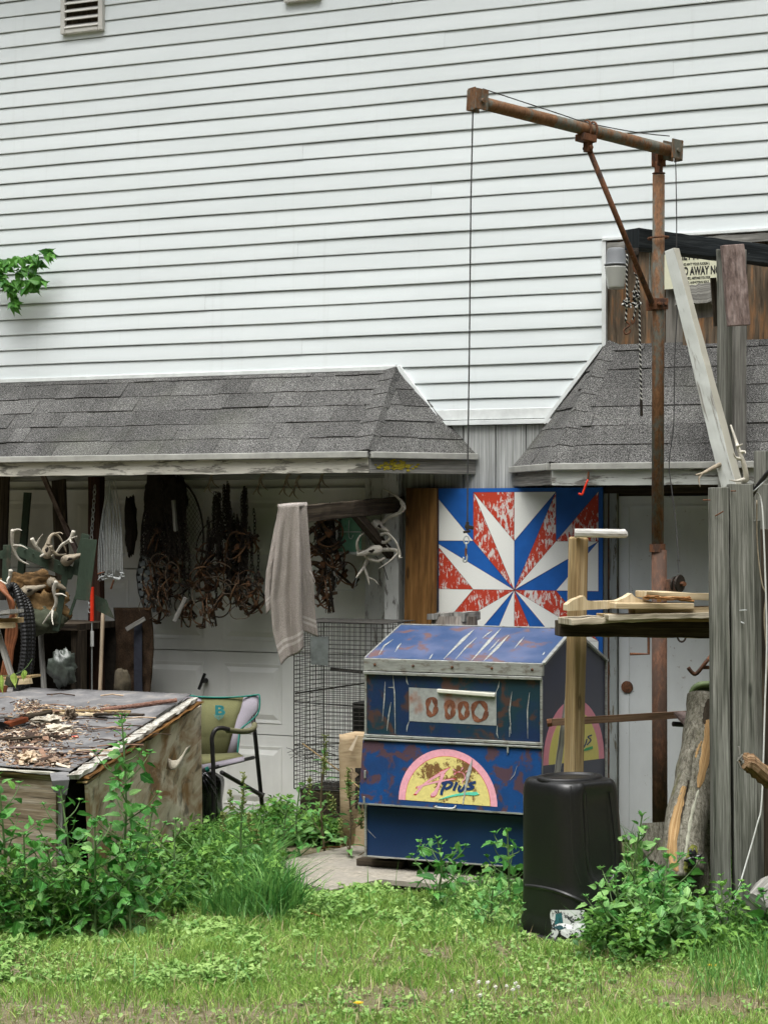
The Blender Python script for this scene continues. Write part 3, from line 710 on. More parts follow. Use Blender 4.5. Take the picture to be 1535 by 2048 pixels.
for k, a in enumerate((A1, A2, A3)):
    cxx = sum(p[0] for p in a) / len(a); cyy = sum(p[1] for p in a) / len(a)
    flatn([(cxx + (p[0] - cxx) * 1.07, cyy + (p[1] - cyy) * 1.1) for p in a], fdoor, dvn, REDL, 'letter_outline', door2, .0024 + k * .0001)
for k, a in enumerate((A1, A2, A3)): flatn(a, fdoor, dvn, PINK, 'letter', door2, .0030 + k * .0001)
swirl = sp2([c6(*p) for p in ((815, 960), (850, 925), (910, 925), (950, 960), (955, 1010), (925, 1040), (930, 1075))])
flatn(ribbonpts(swirl, [3.2 - 2 * i / len(swirl) for i in range(len(swirl))]), fdoor, dvn, PINK, 'letter', door2, .0034)
for (a, b) in (((800, 885), (840, 910)), ((930, 865), (905, 905)), ((985, 905), (960, 925))):
    flatn(ribbonpts([c6(*a), c6(*b)], [2.6, .8]), fdoor, dvn, PINK, 'letter', door2, .0034)
def strokes(lst, wd, f, n, mat, parent, lay, nm='letter'):
    for k, s in enumerate(lst): flatn(ribbonpts(sp2(s, 5), wd), f, n, mat, nm, parent, lay + k * .00012)
P6 = lambda l: [c6(*p) for p in l]
strokes([P6([(715, 1055), (690, 1110), (665, 1160), (655, 1215)]), P6([(660, 1075), (720, 1052), (775, 1058), (790, 1085), (755, 1120), (700, 1140)]),
         P6([(855, 1050), (835, 1100), (812, 1160)]), P6([(900, 1095), (880, 1130), (885, 1162), (915, 1158), (945, 1120), (960, 1085)]), P6([(960, 1085), (948, 1130), (960, 1150)]),
         P6([(1095, 1052), (1050, 1060), (1015, 1080), (1040, 1100), (1060, 1115), (1025, 1135), (965, 1138)])], 5.6, fdoor, dvn, NAVY, door2, .0040)
flatn([c6(*p) for p in ((620, 1275), (720, 1235), (850, 1200), (1000, 1180), (1110, 1175), (1135, 1210), (1080, 1222), (960, 1212), (820, 1232), (700, 1258))], fdoor, dvn, TEAL, 'swoosh', door2, .0050)
flatn([c6(*p) for p in ((1052, 755), (1040, 905), (985, 1090), (935, 1345), (925, 1340), (960, 1090), (975, 960), (1010, 850))], fdoor, dvn, scr, 'torn_strip', door2, .0058)
# door handle
hp = [fdoor(*c6(600, 1360)) + dvn * .004, fdoor(*c6(610, 1375)) + dvn * .03, fdoor(*c6(820, 1390)) + dvn * .03, fdoor(*c6(838, 1352)) + dvn * .004]
mb = MB(); mb.tube(spline(hp, 4), .005, 6); mb.build('door_handle', ALU, door2, smooth=True)
for (px, py) in ((1016, 1497), (731, 1548), (729, 1600)):
    mb = MB(); a = PL(px, py, dp0, dvn); mb.beam(a + V((0, -.008, .02)), a + V((0, -.008, -.022)), .01, .008, up=V((0, -1, 0))); mb.build('hinge_clip', ALU, chest, bevel=.002)
# price plate on the upper front (crop origin 700,1220, 2.791)
def c3(x, y): return (700 + x / 2.791, 1220 + y / 2.791)
fN = V((0, -1, 0))
pl = NT('bare_plate_with_spray', .5, .4, .2); o = pl.co('Object'); n = pl.noise(o, 6, 4, .6); 
c = pl.ramp(pl.noise(o, 30, 5, .7), [(.3, (.27, .28, .27)), (.7, (.42, .44, .42))]); c = pl.mix(pl.ramp(pl.noise(o, 9, 3, .5), [(.57, 0.0), (.72, .8)]), c, (.30, .10, .05)); pl.color(c)
flatn([c3(328, 432), c3(815, 458), c3(815, 645), c3(330, 620)], fup, fN, pl.mat, 'bare_plate', chest, .0012)
ru = NT('sprayed_rust_letter', .7, .2); ru.color(ru.ramp(ru.noise(ru.co('Object'), 25, 4, .7), [(.35, (.10, .04, .025)), (.6, (.22, .085, .045)), (.75, (.32, .16, .11))])); RU = ru.mat
for (a, b, rx, ry) in ((455, 540, 24, 48), (555, 555, 20, 46), (632, 560, 22, 45), (722, 565, 38, 52)):
    ell = [c3(a + rx * math.cos(t), b + ry * math.sin(t)) for t in lin(0, 2 * math.pi, 19)[:-1]] 
    pts = [ell[i] for i in range(18)] + [ell[0]]; flatn(ribbonpts(pts, [8 + 3 * math.sin(i * 1.3) for i in range(19)]), fup, fN, RU, 'sprayed_letter', chest, .002 + a * 1e-6)
mb = MB(); mb.beam(fup(*c3(490, 450)) + fN * .010, fup(*c3(812, 475)) + fN * .010, .018, .020, up=Z); mb.build('label_rail', plain('cream_rail', (.62, .61, .52), .5, var=.1), chest, bevel=.004)
# scratches: thin torn strips of paint
SC_UP = [((195, 400), (192, 480), (180, 620)), ((238, 355), (248, 470), (252, 690)), ((212, 432), (240, 432), (243, 440)), ((228, 515), (215, 590), (205, 675)), ((313, 370), (316, 400), (325, 418)), ((330, 620), (318, 650), (315, 680)), ((832, 395), (826, 430), (812, 460)), ((902, 455), (888, 560), (897, 690)), ((898, 630), (890, 660), (888, 708)), ((1000, 460), (988, 560), (990, 718)), ((820, 645), (818, 690), (826, 715))]
for s in SC_UP: flatn(ribbonpts([c3(*p) for p in s], [.5, 2.6, .4]), fup, fN, scr, 'scratch', chest, .0016)
SC_LID = [((690, 110), (630, 165), (520, 275)), ((705, 155), (650, 205), (585, 278)), ((840, 105), (770, 180), (675, 285)), ((885, 140), (820, 210), (745, 285)), ((830, 165), (800, 200), (770, 230)), ((285, 185), (268, 205), (250, 235)), ((460, 245), (450, 262), (440, 276)), ((790, 118), (765, 135), (735, 160)), ((240, 165), (190, 200), (160, 250)), ((1085, 235), (1078, 245), (1072, 252)), ((970, 150), (945, 180), (915, 215))]
for k, s in enumerate(SC_LID): flatn(ribbonpts([c3(*p) for p in s], [.6, 6 if k in (0, 2, 3) else 2.6, .6]), flid, sl_n, scr, 'scratch', lid, .0014)
for s in (((880, 745), (882, 780), (875, 810)), ((930, 870), (915, 920), (890, 950))): flatn(ribbonpts([c3(*p) for p in s], [.4, 1.1, .4]), fdoor, dvn, scr, 'scratch', door2, .0016)
for s in (((85, 1210), (110, 1240), (142, 1272)), ((400, 1270), (392, 1300), (385, 1320))): flatn(ribbonpts([c3(*p) for p in s], [.4, .9, .4]), flow, fN, scr, 'scratch', chest, .0014)
# side emblem
def e_side(cx, cy, rx, ry, sl): return [(cx + rx * math.cos(math.pi * i / 24), cy - ry * math.sin(math.pi * i / 24) ** 1.0 + sl * rx * math.cos(math.pi * i / 24)) for i in range(25)]
xN = V((1, 0, 0)); scx, scy = 1146, 1524
flatn(e_side(scx, scy, 61, 125, -.12), fside, xN, PINKC, 'side_emblem', body, .0008)
flatn(e_side(scx, scy - .2, 50, 103, -.12), fside, xN, YELC, 'side_emblem', body, .0014)
strokes([[(1166, 1482), (1163, 1490), (1166, 1496)], [(1166, 1495), (1170, 1486), (1172, 1478)], [(1182, 1470), (1174, 1474), (1180, 1480), (1172, 1490)]], 2.4, fside, xN, NAVY, body, .0022)
flatn([(1163, 1502), (1170, 1496), (1183, 1492), (1184, 1497), (1172, 1501)], fside, xN, GRN, 'swoosh', body, .003)
# blocks under the chest
for (x, y) in ((cx0 + .06, y0 + .1), (cx1 - .1, y0 + .12), (cx0 + .06, yb - .1), (cx1 - .1, yb - .1)):
    mb = MB(); mb.beam((x - .14, y, .052), (x + .12, y, .052), .09, max(.02, cz0 - .05), n=4, jit=.004)
    o = mb.build('skid_block', M['dark'], chest)

# ================================================================== PAINTED BARN QUILT BOARD
qO = .05
q0 = W(876, 977, qO); q1 = W(1204, 977, qO)
quilt = thing('barn_quilt', 'square painted board with a blue, white and red pinwheel star leaning behind the blue chest', 'painted board', (q0.x, -qO, 0))
cu = (WX(946, qO) + WX(1111, qO)) / 2; U = (WX(1111, qO) - WX(946, qO)) / 2; cz = W(1027, 1180, qO).z; Vv = U * 1.005
qt = W(1027, 984, qO).z; Vv = (qt - cz) / 2
QW = plain('quilt_white', (.76, .77, .72), .55, var=.05, scale=200); QB = plain('quilt_blue', (.012, .10, .37), .5, var=.10, scale=14)
t = NT('quilt_red_scratched', .55, .3); n = t.noise(t.co('Object', (60, 60, 22), rot=(0, math.radians(28), 0)), 1, 5, .7, .5); n2 = t.noise(t.co('Object'), 9, 3, .5)
t.color(t.ramp(t.math('ADD', t.math('MULTIPLY', n, .65), t.math('MULTIPLY', n2, .35)), [(.455, (.62, .58, .54)), (.485, (.46, .045, .02))])); QR = t.mat
LN = plain('pencil_line', (.10, .03, .03), .6)
def qp(u, v, o=0): return V((cu + u * U, -qO - o, cz + v * Vv))
mb = MB(); x0, x1 = q0.x, q1.x; zb_ = cz - 2.06 * Vv; zt_ = q0.z
mb.box((x0, -qO + .0005, zb_), (x1, -qO + .014, zt_)); mb.build('board', QB, quilt)
uL = (x0 + .003 - cu) / U
tris = [('w', [(-2, 2), (-2, 1), (-1, 1)]), ('r', [(-1, 2), (0, 2), (0, 1)]), ('r', [(-1, 2), (-1, 1), (0, 0)]), ('w', [(-1, 2), (0, 1), (0, 0)]), ('w', [(0, 2), (1, 2), (0, 1)]),
        ('r', [(1, 2), (1, 1), (0, 0)]), ('r', [(2, 2), (2, 1), (1, 1)]), ('w', [(1, 1), (2, 1), (0, 0)]), ('w', [(2, 1), (2, 0), (1, 0)]), ('w', [(-2, 1), (-1, 0), (0, 0)]), ('r', [(-2, 1), (-2, 0), (-1, 0)]),
        ('w', [(-2, 0), (-1, 0), (-2, -1)]), ('r', [(-1, 0), (0, 0), (-2, -1)]), ('w', [(-2, -1), (-1, -1), (0, 0)]), ('w', [(-1, -2), (0, -1), (0, 0)]), ('r', [(0, 0), (0, -1), (1, -2)]), ('w', [(0, 0), (1, -1), (2, -1)]), ('r', [(0, 0), (1, 0), (2, -1)]),
        ('w', [(1, -1), (2, -1), (2, -1.35)]), ('r', [(1.3, -1.35), (2, -1.35), (2, -2)]), ('w', [(-2, -2), (-2, -1), (-1, -2)])]
def clipx(poly_, lim):
    out = []
    for i in range(len(poly_)):
        a, b = poly_[i], poly_[(i + 1) % len(poly_)]
        if a[0] >= lim: out.append(a)
        if (a[0] < lim) != (b[0] < lim):
            k = (lim - a[0]) / (b[0] - a[0]); out.append((lim, a[1] + (b[1] - a[1]) * k))
    return out
for k, (c, tr) in enumerate(tris):
    tr = clipx(tr, uL); mb = MB(); mb.prism([qp(*p) for p in tr], (0, -.0008, 0)); mb.build('painted_triangle', {'w': QW, 'r': QR}[c], quilt)
    mb = MB()
    for i in range(len(tr)):
        a, b = qp(*tr[i], .0009), qp(*tr[(i + 1) % len(tr)], .0009)
        if (a - b).length > .02: mb.beam(a, b, .0016, .0004, up=V((0, -1, 0)))
    mb.build('pencil_outline', LN, quilt)
# brown plank beside it
a = W(840, 976, .1); bx = thing('brown_plank', 'wide knotty brown-stained plank upright against the wall beside the pinwheel board', 'plank', (a.x, -.1, 0))
mb = MB(); pw = W(872, 1000, .1).x - W(812, 1000, .1).x; b0 = W(837, 1250, .13)
mb.beam((b0.x, -.16, .0), (a.x + .005, -.08, a.z), pw, .04, up=V((0, -1, 0)), n=10, jit=.001); mb.build('plank', M['brown'], bx, bevel=.004)
# weathered log post behind the chest
p0 = W(908, 1232, .30)
lg = thing('weathered_post', 'short thick weathered grey post top showing between the blue chest and the star board', 'post', (p0.x, -.3, 0))
mb = MB(); pts = [V((p0.x + .05, -.36, 0)), V((p0.x + .02, -.34, .6)), V((p0.x, -.30, 1.32))]; mb.tube(spline(pts, 4), .135, 12, jit=.006)
mb.build('trunk', wood('split_grey_log', ((.09, .075, .06), (.24, .21, .18), (.38, .35, .31)), stretch=(2, 30)), lg)
mb = MB(); 
for k in range(3): mb.beam((p0.x - .09 + .08 * k, -.30 - .12 + .01 * k, 1.325), (p0.x - .07 + .08 * k, -.2, 1.325), .075, .03 + .012 * k, n=3, jit=.005)
mb.build('split_top', M['wgrey'], lg)

# ================================================================== RUSTY CRANE
DP = 10.35
crane = thing('pipe_crane', 'rusty steel pipe crane with a swinging boom standing before the grey door', 'crane', G(1317, 1770))
def PP(pts): return [P(*p) for p in pts]
mb = MB(); mb.tube(PP([(1316, 350, DP), (1315, 700, DP), (1314, 1093, DP)]), .0315, 16); mb.build('upper_pole', M['rustpipe'], crane, smooth=True)
pb = P(1317, 1100, DP); mb = MB(); mb.tube([pb, V((pb.x + .005, pb.y, .0))], .0395, 16); mb.build('lower_pole', M['rustlow'], crane, smooth=True)
mb = MB(); mb.tube([P(1313.5, 1088, DP), P(1313.7, 1104, DP)], .0415, 16); mb.build('sleeve', M['rust'], crane)
DA, DB = 10.33, 9.62
bA, bB = P(1345, 303, DA), P(955, 204, DB)
mb = MB(); mb.tube([bA + (bB - bA) * t for t in lin(0.02, .98, 12)], .0315, 16); mb.build('boom', M['rustpipe'], crane, smooth=True)
ax = (bB - bA).normalized(); sd = ax.cross(Z).normalized()
for c, nm in ((bB, 'end_plate'), (bA, 'end_plate')):
    mb = MB()
    for s in (-1, 1): mb.beam(c - ax * .035 + sd * .034 * s + Z * .008, c + ax * .04 + sd * .034 * s + Z * .006, .008, .10)
    e = 1 if c is bB else -1
    mb.beam(c + ax * .036 * e + Z * .062, c + ax * .036 * e - Z * .046, .060, .006, up=ax)
    mb.tube([c - sd * .05, c + sd * .05], .012, 8)
    mb.build(nm, M['rustpipe'], crane, bevel=.002)
# hinge between pole and boom
mb = MB(); tp = P(1316, 348, DP); hb_ = P(1316, 322, DP)
mb.tube([tp, tp + Z * .006], .034, 16); mb.beam(tp, tp + Z * .055, .02, .045, up=sd); 
for s in (-1, 1): mb.beam(hb_ + sd * .022 * s - Z * .03, hb_ + sd * .022 * s + Z * .05, .055, .008, up=sd)
mb.tube([hb_ - sd * .035 - Z * .01, hb_ + sd * .035 - Z * .01], .010, 8); mb.build('hinge', M['rust'], crane, bevel=.002)
# strut
sA = bA + (bB - bA) * ((1345 - 1168) / 390.0)
sb = P(1303, 606, DP - .05); sa = sA - Z * .085
mb = MB(); mb.tube([sa, sb], .0145, 10); mb.build('strut', M['rust'], crane, smooth=True)
mb = MB(); mb.beam(sA - Z * .045 - ax * .03, sA - Z * .045 + ax * .055, .07, .035); mb.beam(sA - Z * .05, sA - Z * .11, .03, .04, up=sd)
mb.tube([sA - Z * .09 - sd * .03, sA - Z * .09 + sd * .03], .012, 8)
mb.tube(arc(sA + ax * .01, sd * .038, Z * .045, -.6, math.pi + .6, 12), .006, 6); mb.tube(arc(sA - ax * .03, sd * .038, Z * .045, -.6, math.pi + .6, 12), .006, 6); mb.build('strut_bracket', M['rust'], crane, bevel=.002)
cc = P(1314, 609, DP); mb = MB(); mb.beam(cc - R_ * .055 - F_ * .034, cc + R_ * .05 - F_ * .034, .008, .058, up=Z); mb.beam(cc - R_ * .055 + F_ * .034, cc + R_ * .05 + F_ * .034, .008, .058, up=Z)
mb.tube([cc - Z * .028, cc + Z * .028], .036, 16)
for k in (-.04, 0, .012, .035): mb.tube([cc + R_ * k - F_ * .055, cc + R_ * k - F_ * .036], .009, 6)
mb.build('collar_clamp', M['rust'], crane, bevel=.002)
# hook cable
cab = [P(945, 222, DB), P(941, 400, DB), P(938, 700, DB), P(935, 900, DB), P(934, 1046, DB)]
mb = MB(); mb.tube(cab, .0035, 6); mb.build('cable', M['cable'], crane)
tpc = [bB + Z * .07 - ax * .03]
for t, dzz in ((.62, .045), (.45, .035), (.2, .05), (.02, .075)): tpc.append(bA + (bB - bA) * t + Z * dzz)
mb = MB(); mb.tube(spline(tpc, 5), .0028, 6); mb.build('cable', M['cable'], crane)
mb = MB(); mb.tube(spline(PP([(1350, 318, 10.3), (1352, 450, 10.3), (1351, 560, 10.3), (1353, 620, 10.3), (1348, 720, 10.3), (1346, 850, 10.3), (1337, 925, 10.3), (1343, 985, 10.28), (1352, 1060, 10.25), (1356, 1145, 10.2)]), 6), .0028, 6); mb.build('cable', M['cable'], crane)
# shackle, chain links and hook at the cable's end
hk = MB(); c = P(934, 1052, DB); hk.tube([c + Z * .02, c - Z * .02], .009, 8); hk.beam(c - R_ * .012, c + R_ * .03 - Z * .01, .014, .018)
hk.beam(c - R_ * .02 - Z * .03, c + R_ * .014 - Z * .025, .012, .012); hk.build('cable_clamp', M['ironchain'], crane, bevel=.002)
def link(mb, c, L, w_, r, ang, n=14):
    a = R_ * math.cos(ang) + F_ * math.sin(ang)
    mb.tube([c + a * (w_ * math.cos(t)) + Z * (L * math.sin(t)) for t in lin(0, 2 * math.pi, n)], r, 6, caps=False)
mb = MB(); link(mb, P(932, 1080, DB), .019, .013, .0035, 0); link(mb, P(932, 1091, DB), .015, .010, .003, 1.4); mb.build('chain_link', M['galv'], crane, smooth=True)
mb = MB(); mb.tube([P(931, 1096, DB), P(931, 1112, DB)], .006, 8); mb.build('swivel', M['rust'], crane)
mb = MB(); mb.tube(spline(PP([(931, 1108, DB), (933, 1114, DB), (931, 1123, DB), (926, 1122, DB), (927, 1114, DB)]), 4), .005, 6); mb.build('hook', M['galv'], crane, smooth=True)
# winch on the pole
wc = P(1345, 1170, DP - .05); win = MB(); win.box(wc + V((-.03, -.03, -.035)), wc + V((.03, .03, .03))); wroot = win.build('winch', M['rustlow'], crane, bevel=.004)
mb = MB(); mb.lathe(P(1358, 1167, DP - .1), [(-.006, .045), (0, .047), (.006, .045)], 18, ax=(R_ * .75 - F_ * .65)); mb.lathe(P(1349, 1168, DP - .06), [(-.005, .04), (.005, .04)], 18, ax=(R_ * .75 - F_ * .65)); mb.build('winch_reel', M['ironchain'], wroot)
mb = MB(); mb.tube(PP([(1352, 1168, DP - .06), (1368, 1168, DP - .13)]), .012, 8); mb.build('winch_axle', M['rust'], wroot)
mb = MB(); mb.tube(PP([(1296, 1240, DP - .12), (1296, 1308, DP - .12), (1259, 1308, DP - .14)]), .0075, 8); mb.build('crank_handle', M['rust'], crane)
mb = MB(); mb.tube([P(1362, 1270, 9.9) + R_ * (.022 * math.cos(t)) + Z * (.034 * math.sin(t)) for t in lin(math.pi, 2 * math.pi, 9)], .005, 6); mb.build('eye_bolt', M['ironchain'], crane)

# ================================================================== TIMBER GANTRY: black beam, posts, diagonal board
gan = thing('timber_frame', 'tall timber frame with a black beam and posts behind the grey fence boards', 'frame', G(1480, 1735))
bl, br = P(1262, 478, 10.46), P(1535, 512, 11.15); bd = (br - bl)
mb = MB(); mb.beam(bl, bl + bd * 1.8, .105, .105, n=30, jit=.002); mb.build('beam', M['blackwood'], gan, bevel=.004)
mb = MB(); mb.tube([P(1315, 476, DP) + R_ * (.052 * math.cos(t)) + F_ * (.05 * math.sin(t)) + Z * .004 * math.cos(t) for t in lin(0, 2 * math.pi, 17)], .006, 6); mb.build('u_bolt', M['rust'], gan)
def post(pts, wd, ht, mat, yaw=0.0, name='post', n=24, jit=.002, bevel=.004):
    mb = MB(); p, q = V(pts[0]), V(pts[1]); mb.beam(p, q, wd, ht, up=V((math.sin(yaw), -math.cos(yaw), 0)), n=n, jit=jit); return mb.build(name, mat, gan, bevel=bevel)
pt_ = P(1466, 500, 10.85); pq = P(1467, 1000, 10.85)
post((V((pq.x, pq.y, 0)), pt_), .105, .09, M['wgrey'], yaw=math.radians(-30))
p2 = P(1447, 500, 10.78); p3 = P(1456, 1000, 10.8)
post((V((p3.x, p3.y, 0)), p2), .05, .10, M['wgreen'], yaw=math.radians(-10))
mb = MB(); mb.beam(P(1463, 490, 10.52), P(1476, 652, 10.52), .125, .035, up=-F_ + R_ * .25, n=8, jit=.002); mb.build('cleat', M['redwood'], gan, bevel=.004)
mb = MB(); mb.beam(P(1425, 556, 10.9), P(1432, 652, 10.9), .03, .03, up=-F_); mb.build('iron_strap', M['dark'], gan)
# diagonal white board
d0, d1 = P(1342, 500, 10.12), P(1463, 972, 10.0)
mb = MB(); mb.beam(d0, d1, .058, .056, up=(-F_ * .80 - R_ * .60), n=20, jit=.0015, taper=1.45); dg = mb.build('diagonal_board', [M['cream'], M['wwhite']], None, bevel=.003)
for p_ in dg.data.polygons:
    if p_.normal.dot(R_) > .45: p_.material_index = 1
tag(dg, 'long white-painted board leaning diagonally from the black beam down to the fence top', 'board')
# ropes with hooks and blocks hanging from the beam
ROPE = NT('black_white_rope', .9, .1); u = ROPE.sep(ROPE.co('UV'), 0); v2 = ROPE.sep(ROPE.co('UV'), 1)
s_ = ROPE.math('SINE', ROPE.math('ADD', ROPE.math('MULTIPLY', u, 250.0), ROPE.math('MULTIPLY', v2, 170.0))); ROPE.color(ROPE.ramp(s_, [(.45, (.015, .015, .014)), (.55, (.50, .50, .46))]))
tk = thing('rope_tackle', 'black and white twisted rope tackle hanging from the black beam beside the yard lamp', 'rope', P(1262, 500, 10.3))
def rope(pts, r=.0055): mb = MB(); mb.tube(spline(pts, 6), r, 8); return mb.build('rope', ROPE.mat, tk, smooth=True)
rope(PP([(1253, 508, 10.3), (1252, 560, 10.3), (1253, 600, 10.3), (1250, 645, 10.3)]))
rope(PP([(1268, 545, 10.3), (1273, 560, 10.3), (1266, 590, 10.3), (1272, 610, 10.3), (1264, 640, 10.3)]))
rope(PP([(1275, 560, 10.3), (1277, 600, 10.3), (1279, 700, 10.3), (1282, 830, 10.3)]))
for (a, b) in ((1252, 607), (1271, 594), (1270, 610)):
    mb = MB(); 
    for k in range(5): mb.tube([P(a, b, 10.3) + V((random.gauss(0, .012), random.gauss(0, .01), random.gauss(0, .016))) for _ in range(3)], .007, 6)
    mb.build('knot', ROPE.mat, tk, smooth=True)
mb = MB(); c = P(1270, 508, 10.3); mb.beam(c + Z * .03, c - Z * .05, .03, .02, up=-F_); mb.tube([c - F_ * .02 + Z * .005, c + F_ * .02 + Z * .005], .016, 10); mb.build('pulley', M['ironchain'], tk, bevel=.003)
mb = MB(); mb.tube(spline(PP([(1268, 520, 10.3), (1266, 535, 10.3), (1270, 548, 10.3)]), 4), .006, 6); mb.build('pulley_strap', M['rust'], tk)
mb = MB(); mb.tube(spline(PP([(1250, 643, 10.3), (1258, 650, 10.3), (1247, 660, 10.3), (1250, 668, 10.3), (1258, 665, 10.3), (1259, 658, 10.3)]), 5), .005, 7); mb.build('hook', M['rust'], tk, smooth=True)
mb = MB(); mb.tube(spline(PP([(1265, 628, 10.3), (1268, 640, 10.3), (1263, 648, 10.3), (1262, 640, 10.3)]), 5), .004, 7); mb.build('hook', M['rust'], tk, smooth=True)
mb = MB(); mb.tube(spline(PP([(1281, 800, 10.3), (1282, 832, 10.3)]), 4), .008, 8); mb.build('rope_end', M['darkcloth'], tk)
mb = MB(); mb.tube(PP([(1299, 505, 10.6), (1299, 585, 10.6)]), .006, 6); mb.build('threaded_rod', M['galv'], gan)
# yard lamp
lc = W(1231, 533, .16)
lamp = thing('yard_lamp', 'grey barn yard lamp with a ribbed clear plastic lens mounted on the siding corner', 'lamp', lc)
mb = MB(); mb.lathe(lc + Z * .005, [(0, .068), (.008, .070), (.012, .060), (.07, .055), (.095, .050), (.10, .04)], 24); mb.build('housing', plain('lamp_grey', (.19, .20, .21), .45, var=.1, scale=8), lamp, smooth=True, bevel=.001)
lm = NT('ribbed_lens', .25, .5); lm.color((.50, .51, .47)); lm.b.inputs['Transmission Weight'].default_value = .25
mb = MB(); pr = [(-.125, .034), (-.128, .046)]
for k in range(17): pr.append((-.12 + k * .0073, .048 + .0011 * k + (.0016 if k % 2 else 0)))
mb.lathe(lc, pr, 24); mb.build('lens', lm.mat, lamp, smooth=True)
mb = MB(); mb.beam(lc + V((0, .05, .06)), lc + V((0, .17, .06)), .05, .05); mb.build('bracket', M['trim'], lamp)
# sign
sg = onpl(W(1385, 540, .035), V((0, -1, 0)))
SIGN = thing('warning_sign', 'cream printed warning sign reading GO AWAY NO half hidden behind the white diagonal board', 'sign', sg(1340, 578))
mb = MB(); mb.prism([sg(1325, 492), sg(1440, 487), sg(1440, 572), sg(1325, 579)], (0, .004, 0)); mb.build('sign_board', plain('sign_cream', (.63, .63, .47), .5, var=.05), SIGN)
INK = plain('sign_ink', (.02, .02, .02), .6)
def st(s, px, py, h, bold=.0, sx=1.0):
    p = sg(px, py); text('lettering', s, p - V((0, .0012, 0)), (1, 0, 0), Z, h, INK, SIGN, bold=bold, sx=sx)
st('HEY A', 1356, 520, .066, .0024, .62); st("THIS AIN'T YOUR FUCKIN L", 1361, 531.5, .0205, .0004, .66); st('GO AWAY NO', 1356, 551, .066, .0022, .555)
st("OR WE'LL MISTAKE YOU FOR", 1363, 559.5, .0195, .0004, .64); st('LARGE, ANNOYING SQUI', 1363, 568, .0195, .0004, .70); st('TO', 1365, 576.5, .0185, .0003, .8)
# ================================================================== FOREGROUND FENCE BOARDS AND CABLES (right)
fen = thing('grey_fence', 'weathered grey upright fence boards at the right edge with cables hanging down them', 'fence', G(1460, 1795))
DF = 9.28
def fboard(px0, px1, pytop, d, th=.03, yaw=0.0, mat=M['wgreen'], skew=0, zb=0.0, name='board'):
    a = P(px0, pytop, d); b = P(px1, pytop, d); c = (a + b) / 2; wd = (b - a).length; foot = V((c.x + skew * R_.x, c.y + skew * R_.y, zb))
    mb = MB(); n_ = (-F_ * math.cos(yaw) + R_ * math.sin(yaw)); mb.beam(foot, c, wd, th, up=n_, n=26, jit=.0013); return mb.build(name, mat, fen, bevel=.003)
fboard(1418, 1453, 975, DF, .09, skew=.012)
fboard(1454.5, 1501, 968, DF, .092, skew=.028)
fboard(1507, 1575, 902, DF + 1.15, .03)
fboard(1511, 1580, 968, DF + .42, .03)
fboard(1514, 1640, 1058, DF + .32, .02, mat=M['dark'], name='shade_backing')  # dark sheet added behind the fence boards, standing for the shade there
fboard(1503.5, 1518, 1040, DF + .10, .03, skew=.02)
for (x, y, dx, dy) in ((1429, 1032, 16, -9), (1461, 982, 9, 0), (1405, 1000, 14, 0), (1478, 1221, 14, -1), (1481, 1244, 6, 3)):
    mb = MB(); mb.tube([P(x, y, DF - .05), P(x + dx, y + dy, DF - .075)], .0032, 6); mb.build('nail', M['rust'] if y < 1010 or y == 1032 else M['galv'], fen)
cb = thing('white_cable', 'thin white cable running down the right side of the grey fence boards to the weeds', 'cable', G(1468, 1800))
mb = MB(); mb.tube(spline(PP([(1512, 985, DF - .02), (1519, 995, DF - .02), (1524, 1030, DF - .03), (1529, 1150, DF - .04), (1532, 1280, DF - .05), (1528, 1420, DF - .06), (1522, 1600, DF - .08), (1512, 1652, DF - .1), (1484, 1750, DF - .14), (1464, 1815, DF - .16)]), 6), .0042, 6); mb.build('cable', plain('white_sheath', (.60, .61, .58), .4, var=.08), cb, smooth=True)
mb = MB(); mb.tube(spline(PP([(1512, 1000, DF + .02), (1513, 1090, DF + .02), (1522, 1165, DF), (1530, 1190, DF), (1527, 1240, DF), (1534, 1330, DF), (1540, 1420, DF)]), 6), .0036, 6); mb.build('cable', plain('tan_sheath', (.33, .28, .2), .5), cb, smooth=True)
bc = thing('black_cable', 'thick black cable entering from the right edge at the top of the fence boards', 'cable', P(1510, 990, DF - .03))
mb = MB(); mb.tube(spline(PP([(1501, 993, DF - .01), (1512, 975, DF - .03), (1525, 957, DF - .05), (1545, 936, DF - .07), (1600, 905, DF - .05)]), 6), .011, 8); mb.build('cable', M['black'], bc, smooth=True)
mb = MB(); mb.tube(spline(PP([(1503, 985, DF - .03), (1518, 972, DF - .05), (1540, 950, DF - .06)]), 6), .0035, 6); mb.build('wire', M['galv'], bc)
dw = thing('driftwood_branch', 'broken brown branch stub poking in from the right edge over the fence boards', 'branch', P(1520, 1540, 9.55))
mb = MB(); pts = spline(PP([(1486, 1522, 8.95), (1500, 1527, 8.97), (1520, 1545, 9.0), (1545, 1562, 9.05), (1600, 1600, 9.1)]), 4); mb.tube(pts, [.032, .037] + [.041] * (len(pts) - 2), 10, jit=.006); mb.build('branch', wood('broken_branch', ((.05, .03, .015), (.16, .09, .045), (.38, .28, .17)), stretch=(3, 40)), dw)
mb = MB(); 
for k in range(14): mb.beam(pts[0] + V((random.gauss(0, .012), random.gauss(0, .012), random.gauss(0, .016))), pts[0] - R_ * random.uniform(.005, .03) + Z * random.gauss(.01, .018), .008, .006)
mb.build('splinters', M['wgrey'], dw)
st2 = thing('end_log', 'cut log end lying in the weeds at the right edge below the fence', 'log', P(1525, 1800, 9.3))
mb = MB(); mb.tube(PP([(1507, 1812, 8.9), (1540, 1790, 9.0), (1620, 1760, 9.3)]), [.06, .085, .09], 12, jit=.004); mb.build('log', M['wgrey'], st2)
